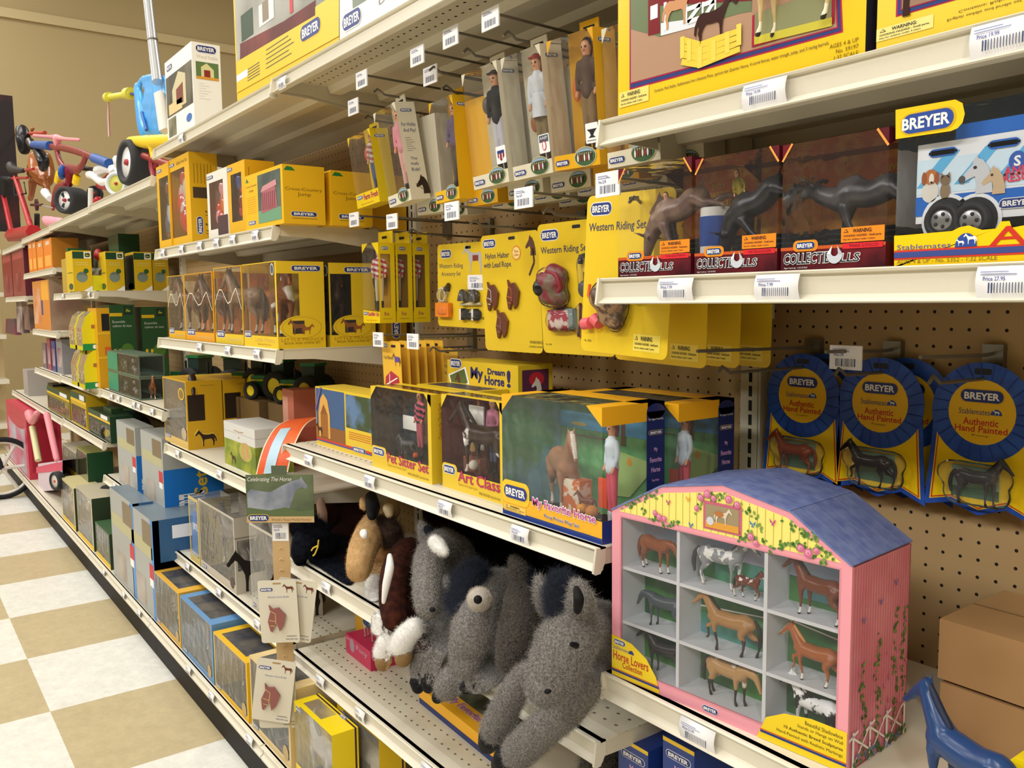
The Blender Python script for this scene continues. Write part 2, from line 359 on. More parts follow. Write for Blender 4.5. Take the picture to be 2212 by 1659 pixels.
# ================================================================== SHELVING
BACKX = [48.4, 1.4, -44.9, -90.5, -134.8, -178.2, -222.5, -268]
names_ = ['bay with the ribbon cards', 'bay of the doll boxes', 'bay of the prince badge boxes', 'bay of the blue upright boxes', 'bay of the tractor boxes', 'bay of the orange boxes', 'farthest bay']
PEG = grid_mat('pegboard', '#A88B60', '#1C140C', 1, 1, .1, noise=('#B29669', 9), rough=.7)
for i in range(7):
    x1, x0 = BACKX[i], BACKX[i+1]; ox = 2.77 if i == 0 else (0 if i == 1 else -45.6*(i-1)-.9)
    mb = MB().box(x0+.5-ox, 0, -33, x1-.5-ox, .25, (52, 37.7, 37.4, 34, 33.8, 33.5, 32.8)[i], PEG)
    tag(mb.build('pegboard_panel', loc=(ox, 0, 0)), 'tan pegboard back panel in the '+names_[i], 'pegboard', 'pegboard back panels')
upn = ['white slotted shelf upright beside the ribbon cards', 'slotted upright behind the little prince boxes', 'slotted upright at the blue upright boxes', 'slotted upright at the tractor boxes', 'slotted upright at the red boxes', 'slotted upright by the orange boxes', 'slotted upright at the aisle end']
SLOT = mat('#20201E', .8)
for i, x in enumerate(BACKX[1:]):
    th = (52, 37.6, 34, 33.8, 33.5, 32.8, 32.8)[i]
    mb = MB().box(-.85, -.75, -33, .85, .2, th, CREAM)
    for k in range(-30, int(th)-1): mb.box(-.14, -.765, k+.1, .14, -.75, k+.84, SLOT)
    mb.box(.62, -.76, -33, .66, -.75, th, STEEL)
    tag(mb.build('shelf_upright', loc=(x, 0, 0)), upn[i], 'shelf upright', 'slotted uprights of the shelving')
DECK = grid_mat('perforated_deck', '#CDC6B2', '#4A4436', 1.0, 1.15, .15, 'XY', slot=1.5, alpha=True, noise=('#C6BFAA', 6), rough=.4)
def shelf(x0, x1, z, label, yf=-16.4, perf=True, back=0, lip=1.45):
    w = x1-x0; t = thing('store_shelf', label, 'shelf', (x0, yf, z)); D = -yf-.8
    mb = MB()
    if perf:
        mb.box(0, .2, -.1, w, 1.6, 0, CREAMB); mb.box(0, 1.6, -.1, w, 6.2, 0, DECK); mb.box(0, 6.2, -.1, w, D, 0, CREAM)
    else: mb.box(0, .2, -.1, w, D, 0, CREAM)
    mb.build('deck', t)
    pr = [(.55, 0), (.0, 0), (-.1, -.06), (-.05, -.16), (.16, -.2), (.2, -lip+.38), (-.12, -lip+.16), (-.22, -lip+.06), (-.16, -lip), (.5, -lip), (.55, -lip+.1)]
    MB().prism(pr, w-.3, CREAMB, 'x', .15).build('price_rail', t)
    for xx in (0, w-.16):
        mb = MB().prism([(.62, .0), (-.12, .0), (-.34, -lip-.02), (-.2, -lip-.12), (.2, -lip-.1), (.62, -lip*.6)], .16, CREAMB, 'x', xx)
        mb.prism([(.6, -.05), (.6, -1.05), (D*.25, -1.15), (D-.3, -2.6), (D+.1, -2.6), (D+.1, -.05)], .09, CREAM, 'x', xx+(.05 if xx == 0 else .02)); mb.build('bracket', t)
    for yy in (D*.36, D*.72):
        MB().prism([(yy, -.1), (yy+.3, -.75), (yy+1.5, -.75), (yy+1.8, -.1)], w-.5, CREAM, 'x', .25).build('stiffener', t)
    MB().box(.1, D-.1, -1.6, w-.1, D+.1, -.02, CREAM).build('back_flange', t)
    return t
SH = dict(D1=25.75, D2=17.1, D4=-5.8, C1=1.5, c2=-10.3, c3=-20.3, cc=23.75, lp=11.2, hb=-4.2, low=-19.8, topC=37.85, topB=37.6, topA=34.2, a1=.5, a2=-9.6, a3=-15.9, a4=-22.1, jd=18.6, xs=24.5, base=-29.7)
shelf(3.2, 48.4, SH['D1'], 'highest shelf of the right bay, under the large yellow playset boxes', perf=False)
shelf(3.1, 48.4, SH['D2'], 'shelf of the right bay that holds the bull boxes and the animal trailer box', perf=False)
shelf(3.4, 48.4, SH['D4'], 'shelf of the right bay under the pink barn', perf=False)
shelf(3.4, 48.4, -20.2, 'shelf low in the right bay, below the one with the pink barn', perf=False)
shelf(-44.3, 2.9, SH['topC'], 'top shelf seen from below over the hanging doll boxes', perf=True)
shelf(-45.0, 3.0, SH['C1'], 'perforated shelf under the pet sitter and art class boxes')
shelf(-44.9, 3.0, SH['c2'], 'shelf carrying the plush horses and donkeys')
shelf(-44.6, 3.0, SH['c3'], 'nearly empty perforated shelf below the plush animals')
shelf(-89.0, -44.5, SH['topB'], 'top shelf under the tall white stable box', perf=False)
shelf(-90.6, -45.4, SH['cc'], 'shelf under the stable feed and cross-country jump boxes', perf=False)
shelf(-91.4, -45.6, SH['lp'], 'shelf under the yellow boxes with the round prince badge', perf=False)
shelf(-90.7, -45.3, SH['hb'], 'shelf under the yellow boxes printed with a dark horse', perf=False)
shelf(-90.2, -45.0, SH['low'], 'low shelf under the clear grey boxes behind the hanging strip')
shelf(-134.6, -90.7, SH['topA'], 'top shelf carrying the ride-on toys, nearest section', perf=False)
shelf(-178.6, -134.8, SH['topA']-.2, 'top shelf under the red trike, second section', perf=False)
shelf(-223.5, -178.8, SH['topA']-.5, 'top shelf over the orange boxes', perf=False)
shelf(-266, -223.7, SH['topA']-1.2, 'top shelf at the far end of the aisle', perf=False)
shelf(-134.3, -90.9, SH['a1'], 'shelf with the loose brown and white horse', perf=False)
shelf(-177.5, -134.6, SH['a1']-.2, 'shelf under the stacked barn-shaped yellow boxes', perf=False)
shelf(-214.8, -177.8, SH['a1']-.5, 'shelf beyond the barn-shaped boxes, at eye level', perf=False)
shelf(-177.5, -134.2, SH['a2'], 'shelf with green tractor boxes, under the price labels', perf=False)
shelf(-266, -177.8, SH['a2']-.3, 'shelf above the pink tricycle box', perf=False)
shelf(-135.4, -90.0, SH['a3'], 'shelf under the two blue-edged upright boxes', perf=False)
shelf(-178.1, -134.6, SH['a4'], 'low shelf with green tractors left of the blue-edged boxes', perf=False)
shelf(-178.4, -133.9, SH['jd'], 'shelf under the yellow and green tractor boxes', perf=False)
shelf(-223.9, -177.4, SH['xs'], 'small shelf under the row of orange boxes', perf=False)
zz = atY(124, 717, -16.4).z
shelf(-214, -177.6, zz, 'shelf under the tall orange and cream box', perf=False)
zz2 = atY(56, 639, -16.4).z
shelf(-266, -224.1, zz2, 'shelf under the dark red upright boxes', perf=False)
for i in range(7):
    x1, x0 = BACKX[i], BACKX[i+1]
    t = thing('base_shelf', 'cream base shelf with black kick plate in the '+names_[i], 'base shelf', (x0+.05, -20, SH['base']), group='base shelves along the floor')
    w_ = x1-x0-.1
    MB().box(0, .3, -.12, w_, 19.8, 0, CREAM).build('deck', t)
    MB().prism([(.5, 0), (0, 0), (-.1, -.1), (.15, -.2), (.2, -.95), (-.12, -1.2), (-.1, -1.45), (.5, -1.45)], w_-.1, CREAMB, 'x', .05).build('price_rail', t)
    MB().box(0, .9, -5.85, w_, 1.2, -.3, KICK).build('kick_plate', t)
# ================================================================== toy figures
def _horse(front=((-.37, .16), (-.38, .1), (-.41, .02)), pose='stand'):
    neck = [(-.40, 0, .84, .16), (-.55, 0, 1.04, .115), (-.67, 0, 1.24, .085)]; head = [(-.67, 0, 1.27, .09), (-.78, 0, 1.17, .075), (-.93, 0, 1.02, .045), (-.98, 0, .97, .045)]
    ear = [(-.65, 1.33), (-.645, 1.43)]
    if pose == 'graze':
        neck = [(-.42, 0, .84, .16), (-.62, 0, .90, .115), (-.80, 0, .84, .085)]; head = [(-.80, 0, .88, .09), (-.88, 0, .76, .075), (-.96, 0, .58, .045), (-.98, 0, .53, .045)]; ear = [(-.78, .95), (-.76, 1.05)]
    ch = [[(-.42, 0, .78, .17), (-.2, 0, .76, .185), (.1, 0, .75, .185), (.35, 0, .79, .19), (.5, 0, .77, .14)], neck, head]
    for s in (-1, 1):
        ch.append([(ear[0][0], s*.04, ear[0][1], .025), (ear[1][0], s*.05, ear[1][1], .009)])
        if pose == 'trot' and s == 1: ch.append([(-.40, .09, .66, .085), (-.58, .09, .50, .05), (-.66, .09, .46, .045), (-.62, .09, .26, .03), (-.66, .09, .18, .04)])
        elif pose == 'trot': ch.append([(-.38, -.09, .66, .085), (-.36, -.09, .42, .045), (-.30, -.09, .2, .03), (-.31, -.09, .02, .045)])
        else: ch.append([(-.38+.04*s, s*.1, .66, .085), (-.38+.05*s, s*.09, .4, .045), (-.37+.06*s, s*.09, .16, .029), (-.38+.06*s, s*.09, .1, .035), (-.41+.06*s, s*.09, .02, .045)])
        o = (.14*s if pose == 'trot' else -.05*s)
        ch.append([(.42, s*.09, .72, .13), (.37+o*.4, s*.11, .52, .09), (.52+o, s*.1, .36, .05), (.50+o, s*.1, .14, .03), (.49+o, s*.1, .1, .035), (.46+o, s*.1, .02, .045)])
    mane = [[(neck[2][0]-.02, 0, neck[2][2]+.1, .035), (neck[2][0]+.08, 0, neck[2][2]+.02, .045), (neck[1][0]+.12, 0, neck[1][2]+.03, .05), (-.3, 0, .94, .04)]]
    tail = [[(.6, 0, .88, .035), (.70, 0, .74, .05), (.74, 0, .5, .06), (.71, 0, .26, .03)]]
    return fuse(ch, .028), fuse(mane, .025, 1), fuse(tail, .025, 1)
HG = {p: _horse(pose=p) for p in ('stand', 'trot', 'graze')}
def horse(parent, loc, size, rz=0, body='#6B3A1E', mane='#1E1512', sock='#E9E4DA', pose='stand', name='horse_figure', spots=None, blaze=None, hoof='#2A2320', dark=None, rough=.35):
    g, m, t = HG[pose]; bm = mat(body, rough, noise=(spots[0], spots[1]*.4/(size*K), spots[2], spots[2]+.03) if spots else None) if spots else mat(body, rough, .4)
    sm = mat(sock, .5); hm = mat(hoof, .5); dm = mat(dark, .5) if dark else bm
    def rule(c):
        if c[2] < .05: return hm
        if c[2] < .17: return sm
        if c[2] < .42 and dark: return dm
        if blaze and c[0] < -.72 and abs(c[1]) < .03 and c[2] > 1.0: return mat(blaze, .5)
    M = Matrix.Scale(size, 4)
    b = skin(g, bm, name, parent, rule, M, loc, (0, 0, rz)); mm = mat(mane, .6)
    skin(m, mm, 'mane', b, None, M); skin(t, mm, 'tail', b, None, M); return b
def _doll(pose=0):
    body = fuse([[(0, 0, 6.2, .75), (0, 0, 7.3, .62), (0, 0, 8.5, .8), (0, 0, 9.2, .5)], [(-.85, 0, 8.9, .34), (-1.15, 0, 7.7, .28), (-1.1, -.2, 6.5, .22)], [(.85, 0, 8.9, .34), (1.2, 0, 7.7, .28), (1.05, -.3, 6.6, .22)], [(-.8, 0, 8.95, .3), (.8, 0, 8.95, .3)]], .14)
    legs = fuse([[(-.35, 0, 6.1, .5), (-.42, 0, 4.2, .4), (-.42, .05, 2.2, .3), (-.42, 0, .5, .26)], [(.35, 0, 6.1, .5), (.42, 0, 4.2, .4), (.42, .05, 2.2, .3), (.42, 0, .5, .26)]], .14)
    feet = fuse([[(-.42, 0, 1.6, .33), (-.42, 0, .3, .27), (-.42, -.5, .15, .2)], [(.42, 0, 1.6, .33), (.42, 0, .3, .27), (.42, -.5, .15, .2)]], .12)
    head = fuse([[(0, 0, 9.3, .26), (0, -.03, 10.1, .5), (0, -.05, 10.45, .5)], [(0, -.5, 10.15, .1), (0, -.56, 10.1, .07)], [(-1.1, -.25, 6.3, .2), (-1.08, -.4, 5.9, .2)], [(1.05, -.35, 6.4, .2), (1.02, -.5, 6.0, .2)]], .1, 2)
    hair = fuse([[(0, .18, 10.75, .48), (0, .3, 10.2, .5), (0, .35, 9.6, .36)], [(-.35, .05, 10.6, .28), (.35, .05, 10.6, .28)]], .11)
    return body, legs, feet, head, hair
DG = _doll()
def doll(parent, loc, size, rz=0, top='#F0A9B8', legs='#8A7A5A', feet='#1B1A1C', hair='#6A4024', skin_='#D9A07C', hat=None, stripes=None, coat=None, tilt=0):
    M = Matrix.Scale(size/11.2, 4); tm = mat(top, .7)
    rule = None
    if stripes: s2 = mat(stripes, .7); rule = lambda c: s2 if math.sin(c[2]*6.5+c[0]*2) > 0 else None
    b = skin(DG[0], tm, 'doll_torso', parent, rule, M, loc, (0, tilt, rz))
    skin(DG[1], mat(legs, .7), 'trousers', b, None, M); skin(DG[2], mat(feet, .35), 'boots', b, None, M)
    f = mat(skin_, .55); eye = mat('#2A1A14', .4); lip = mat('#B04A48', .5)
    def fr(c):
        if c[2] > 10.15 and c[2] < 10.35 and c[1] < -.38 and .1 < abs(c[0]) < .3: return eye
        if 9.82 < c[2] < 9.93 and c[1] < -.36 and abs(c[0]) < .15: return lip
    skin(DG[3], f, 'head', b, fr, M); skin(DG[4], mat(hair, .7), 'hair', b, None, M)
    if hat:
        mb = MB(); mb.ball((0, .1, 10.75), .56, mat(hat, .5), 14, (1, 1, .8)); mb.cyl((0, -.1, 10.72), (0, -.1, 10.8), .72, mat(hat, .5)); mb.xform(M); mb.build('hat', b)
    if coat:
        mb = MB(); mb.lathe([(.95, 5.0), (.85, 6.4), (.75, 7.4)], mat(coat, .7), n=18); mb.xform(M); mb.build('coat_skirt', b)
    return b
def pixf(Y, x0, z0, ox=0, oy=0, s=1):
    def f(*a):
        r = [(lambda p: (p.x-x0, p.z-z0))(atY(ox+a[i]/s, oy+a[i+1]/s, Y)) for i in range(0, len(a), 2)]
        return r[0] if len(r) == 1 else r
    return f
def box2(f, xl, yb, xr, yt): return (*f(xl, yb), *f(xr, yt))
GREENG = mat('#4E7A3A', .6); SKY = mat('#7FA9D6', .5)

# ================================================================== RIGHT BAY
def playset_box():
    Y = -16.0; z = SH['D1']; x0 = atY(1335, 238, Y).x; x1 = atY(1869, 106, Y).x; w, d, h = x1-x0, 4.2, 14
    t = thing('playset_box', 'large glossy yellow stable playset box with yellow corral fence picture on the top right shelf', 'toy box', (x0, Y, z))
    mb = MB(); fa = carton(mb, w, d, h, mat('#ECC628', .16, .6), Rm=mat('#1B1F3C', .4)); F = fa['F']
    mb.build('carton', t)
    f = pixf(Y, x0, z, 1280, 0, 2.3734); mb = MB(); F = faces(mb, w, d, h)['F']; g = .16
    M = lambda c: mat(c, g, .6)
    F.poly(f(190, 462, 1285, 165, 1275, -60, 190, -60), M('#B02A50'), 1); F.poly(f(196, 452, 1275, 158, 1266, -60, 196, -60), M('#34447E'), 2)
    F.poly(f(198, 432, 1262, 145, 1255, -60, 198, -60), M('#B02A50'), 3); F.poly(f(200, 425, 1255, 140, 1248, -60, 200, -60), M('#B08C72'), 4)
    F.poly(f(200, 150, 350, 190, 760, 70, 820, 60, 822, -60, 200, -60), M('#6C7A58'), 5)
    F.poly(f(355, 185, 640, 110, 640, 80, 355, 120), M('#DDE2EA'), 6)
    F.poly(f(290, 185, 350, 170, 350, 30, 820, 5, 820, -60, 290, -60), M('#7A1B22'), 6)
    for a in ((302, 105, 340, 20), (370, 160, 385, 10), (480, 118, 492, 20), (565, 95, 576, 10), (630, 78, 640, -10)): F.rect(*box2(f, *a), M('#EDEFF2'), 7)
    for a in ((492, 116, 560, 25), (576, 94, 632, 5)):
        u0, v0, u1, v1 = box2(f, *a); F.line([(u0, v0), (u1, v1)], .22, M('#F2F2F2'), 8); F.line([(u0, v1), (u1, v1)], .22, M('#F2F2F2'), 8); F.line([(u0, v0), (u1, v0)], .22, M('#F2F2F2'), 8)
    F.shape(HORSE2D, *f(440, 135), 1.35, M('#C99268'), 9, -1)
    F.shape(HORSE2D, *f(620, 215), 1.5, M('#3A1C18'), 9, -1)
    for k in range(4):
        F.line(f(465, 205+k*38, 560, 232+k*34, 765, 160+k*30), .3, M('#EBCB4A'), 11)
    for x, y in ((470, 190), (505, 205), (560, 240), (630, 205), (700, 165), (760, 125)): F.line(f(x, y, x, y+110), .28, M('#F0D25A'), 12)
    F.rect(*f(822, 245), *f(1250, -60), M('#A5243F'), 7)
    F.rect(*f(836, 232), *f(1235, -60), M('#8C8D66'), 8)
    F.poly(f(836, 190, 1235, 90, 1235, 135, 836, 232), M('#C9BE45'), 9)
    F.text('Contains: Red Stable, Stablemates liver chestnut Pinto, apricot dun Quarter Horse, 4 corral fences, water trough, jump, and 3 racing barrels.', f(318, 480)[0], f(318, 480)[1], f(1215, 240)[0], f(318, 480)[1]+.2, BLACK, 3)
    for i, s in enumerate(('AGES 4 & UP', 'No. 59197', '1:32 SCALE')): F.ttext(s, f(1366, 205)[0], f(1366, 212)[1]-i*.26, .17, M('#6A5A18'), 3, al='r')
    u, v = f(140, 565); F.warn(u, v+.1, f(290, 520)[0], f(140, 478)[1], M('#F1DC7A'), 3)
    mb.build('front_print', t)
    mb = MB(); R = faces(mb, w, d, h)['R']; R.logo(d*.45, 1.9, 3.2, 1, vert=True); mb.build('side_print', t)
    horse(t, (f(1040, 120)[0], -.25, f(1040, 120)[1]-.3), 3.2, .1, body='#C9B07E', mane='#E8DDBE', sock='#E9E0C8')
    pane(t, [('F', *f(836, 232), *f(1235, -60))], w, d, h)
    # second box
    xb = atY(1893, 100, Y).x
    w2 = 22
    t = thing('playset_box', 'large yellow horse box with choking hazard warning, at the upper right corner', 'toy box', (xb, Y, z))
    mb = MB(); carton(mb, w2, d, h, mat('#ECC628', .3, .5)); mb.build('carton', t)
    f = pixf(Y, xb, z, 1280, 0, 2.3734); mb = MB(); F = faces(mb, w2, d, h)['F']
    F.rect(*f(1555, 88), w2-1, h-.5, M('#B02A50'), 1); F.rect(*f(1565, 78), w2-1, h-.5, M('#34447E'), 2); F.rect(*f(1582, 55), w2-1.2, h-.6, M('#B02A50'), 3); F.rect(*f(1588, 48), w2-1.3, h-.7, M('#9A7A66'), 4)
    F.shape(HORSE2D, *f(1750, 45), 3, M('#3A2218'), 5)
    F.warn(*f(1456, 218), *f(1750, 72), M('#EFE08A'), 2); F.text('Contains: Riding figure, horse,', *f(1878, 50), *f(2380, -68), M('#4A4A3A'), 2); F.text('English saddle and bridle set, blanket', *f(1820, 95), *f(2330, -24), M('#4A4A3A'), 2)
    mb.build('front_print', t)
playset_box()

def bull(parent, loc, size, col, rz=0, kind=0):
    def rot(ch, a, c=(0, .7)):   # pitch the whole animal about its middle
        ca, sa = math.cos(a), math.sin(a); return [[(c[0]+(x-c[0])*ca-(z_-c[1])*sa, y, c[1]+(x-c[0])*sa+(z_-c[1])*ca, r) for x, y, z_, r in q] for q in ch]
    up = kind == 2
    body = [[(-.42, 0, .82, .22), (-.2, 0, .86, .25), (.1, 0, .76, .22), (.4, 0, .8, .22), (.55, 0, .76, .16)], [(-.3, 0, 1.0, .16), (-.12, 0, 1.04, .12)]]
    hz = 1.12 if up else .62
    body += [[(-.5, 0, .86, .2), (-.72, 0, (hz+.86)/2, .16), (-.86, 0, hz, .13), (-1.04, 0, hz-(.02 if up else .2), .08)]]
    for s_ in (-1, 1):
        body += [[(-.84, s_*.1, hz+.1, .04), (-.86, s_*.26, hz+.14, .035), (-.96, s_*.32, hz+.26, .015)], [(-.78, s_*.12, hz+.04, .05), (-.74, s_*.24, hz, .02)]]
        fo = (.16 if s_ > 0 else -.1)*(kind != 0)
        body += [[(-.36, s_*.12, .66, .11), (-.40-fo*.6, s_*.13, .38, .065), (-.34-fo, s_*.13, .1, .045), (-.38-fo, s_*.13, .03, .055)]]
        k = .12*s_
        body += [[(.46, s_*.1, .74, .15), (.6, s_*.13, .54, .1), (.82+k, s_*.13, .5, .06), (1.0+k, s_*.13, .34, .04), (1.06+k, s_*.13, .27, .05)]] if kind < 2 else [[(.46, s_*.1, .74, .15), (.62, s_*.13, .5, .09), (.74+k, s_*.13, .3, .055), (.7+k, s_*.13, .12, .04), (.66+k, s_*.13, .04, .05)]]
    body += [[(.62, 0, .92, .03), (.8, .02, 1.05, .025), (.84, .02, 1.3, .025), (.7, .02, 1.45, .04)]]
    g = fuse(rot(body, (.5, .62, .22)[kind], (-.35, .3)), .035)
    return skin(g, mat(col, .35, .45, noise=(('#8A7060', '#2A2830', '#4A4648')[kind], 3/(size*K), .45, .6)), 'bull_figure', parent, None, Matrix.Scale(size*.92, 4), loc, (0, 0, rz))

def bull_boxes():
    z = SH['D2']; Y = -15.9
    FIRE = mat('#E0701E', .35, noise=('#FFC25A', 26, .42, .62)); MAR = mat('#5A1522', .3); DARK = mat('#3A0F1A', .3, noise=('#6A1C26', 20, .4, .6))
    data = [((132, 845), (503, 842), 312, (133, 300), 0, 'leftmost red bull box on the shelf, bull with orange rider inside', '#6B5148', "THE JALAPENO"),
            ((523, 830), (945, 824), 258, (528, 250), 1, 'middle red bull box with a black bucking bull inside', '#17151A', "1967 BULLDOZER"),
            ((965, 820), (1500, 808), 182, (968, 178), 2, 'right red bull box reading nightmare, with a grey black bull head up', '#2E2B30', "9066 LOCO")]
    for (a, b, yt, tl, kind, lab, col, nm) in data:
        s = 2.3734; g = lambda p: (1280+p[0]/s, 240+p[1]/s)
        A = g(a); B = g(b); x0 = atY(*A, Y).x; x1 = atY(*B, Y).x; w = x1-x0; h = atY(*g(tl), Y).z-z; d = 5.2
        t = thing('bull_box', lab, 'toy box', (x0, Y, z), group='boxed bull toys'); mb = MB()
        bh = h*.185; tr = h*.13
        fa = carton(mb, w, d, h, MAR, Km=FIRE, F=[[(0, 0), (w, 0), (w, bh), (0, bh)], [(0, h), (0, h-tr), (w*.1, h)], [(w, h), (w*.9, h), (w, h-tr)]],
                    R=[[(0, 0), (d, 0), (d, bh), (0, bh)], [(0, h-tr), (d*.3, h), (0, h)]], T=[[(0, 0), (w*.1, 0), (w*.1, .6), (0, .6)], [(0, d*.7), (w, d*.7), (w, d), (0, d)]], L=[[(0, 0), (d, 0), (d, bh), (0, bh)], [(0, h-tr), (d*.3, h), (0, h)]])
        mb.build('carton', t)
        mb = MB(); fa = faces(mb, w, d, h); F = fa['F']
        F.rect(0, 0, w, bh, DARK, 1); F.rect(0, bh*.86, w, bh, mat('#C2541E', .4), 2)
        F.rrect(w*.13, bh*.8, w*.38, bh*1.27, bh*.2, mat('#E88A1E', .4), 3); F.logo(w*.255, bh*1.04, w*.2, 4, rim=YEL, h=bh*.34)
        for k, (gl, mt_) in enumerate(((.06, WHITE), (.006, mat('#1C1E38', .4)))):
            F.text('COLLECTIB', w*.04, bh*.28, w*.5, bh*.72, mt_, 4+k*2, gl, .12); F.text('LLS', w*.60, bh*.28, w*.78, bh*.62, mt_, 4+k*2, gl, .12)
        hc, hv, hr = w*.55, bh*.62, bh*.32
        F.poly([(hc+hr*1.15*math.cos(q), hv+hr*1.25*math.sin(q)) for q in [math.pi*(1-i/12)+math.pi for i in range(13)]][::-1]+[(hc+hr*.55*math.cos(q), hv+.1+hr*.6*math.sin(q)) for q in [math.pi+math.pi*i/12 for i in range(13)]][::-1], mat('#C8CED8', .3), 8)
        F.poly([(hc-hr*1.15, hv), (hc-hr*.55, hv), (hc-hr*.35, hv+hr*1.1)], mat('#E8ECF0', .3), 9); F.poly([(hc+hr*1.15, hv), (hc+hr*.55, hv), (hc+hr*.35, hv+hr*1.1)], mat('#B8BEC8', .3), 9)
        F.text('Ages 4 and up - 1:32 SCALE', w*.04, bh*.06, w*.28, bh*.15, WHITE, 4)
        F.warn(w*.6, bh*1.06, w*.99, bh*1.66, mat('#F08A1A', .4), 3); F.rect(w*.62, bh*.8, w*.98, bh*1.02, mat('#D8232E', .4), 4); F.text(nm, w*.68, bh*.86, w*.94, bh*.97, mat('#7A0F1C', .5), 5)
        F.poly([(0, h), (0, h-tr), (w*.1, h)], mat('#6A1220', .3), 1); F.line([(0, h-tr), (w*.1, h)], .1, mat('#F0A04A', .3), 2); F.line([(w, h-tr), (w*.9, h)], .1, mat('#F0A04A', .3), 2)
        mb.build('front_print', t); mb = MB(); fa = faces(mb, w, d, h); Kf = fa['K']; Kf.text("EVERY", w*.42, h*.83, w*.6, h*.88, YEL, 2, .03); Kf.text("COWBOY'S", w*.32, h*.74, w*.66, h*.81, YEL, 2, .03); Kf.text("NIGHTMARE!", w*.28, h*.65, w*.7, h*.72, YEL, 2, .03)
        Kf.rect(0, h*.2, w, h*.38, mat('#2A3440', .5), 1)
        for k in range(3): Kf.rect(0, h*(.23+k*.05), w, h*(.245+k*.05), mat('#6A7480', .4), 2)
        mb.build('backdrop_print', t)
        bull(t, (w*.6, d*.45, bh), h*.52, col, rz=.15, kind=kind)
        if kind < 2:
            c1, c2 = (('#E0661A', '#E0661A') if kind == 0 else ('#8A7A1A', '#6A5A12'))
            doll(t, (w*(.42 if kind == 0 else .3), d*.4, h*(.30 if kind == 0 else .44)), h*.5, .3, top=c1, legs='#1E1A18', hair='#5A3A20', tilt=-.2)
        if kind == 0:
            mb = MB(); mb.cyl((w*1.02-.9, d*.55, bh), (w*1.02-.9, d*.55, bh+h*.42), .85, WHITE); mb.cyl((w*1.02-.9, d*.55, bh+h*.08), (w*1.02-.9, d*.55, bh+h*.34), .88, mat('#2450A8', .4)); mb.build('barrel', t)
        pane(t, [('F', 0, bh, w, h), ('R', 0, bh, d, h), ('L', 0, bh, d, h), ('T', 0, 0, w, d*.7)], w, d, h)
bull_boxes()

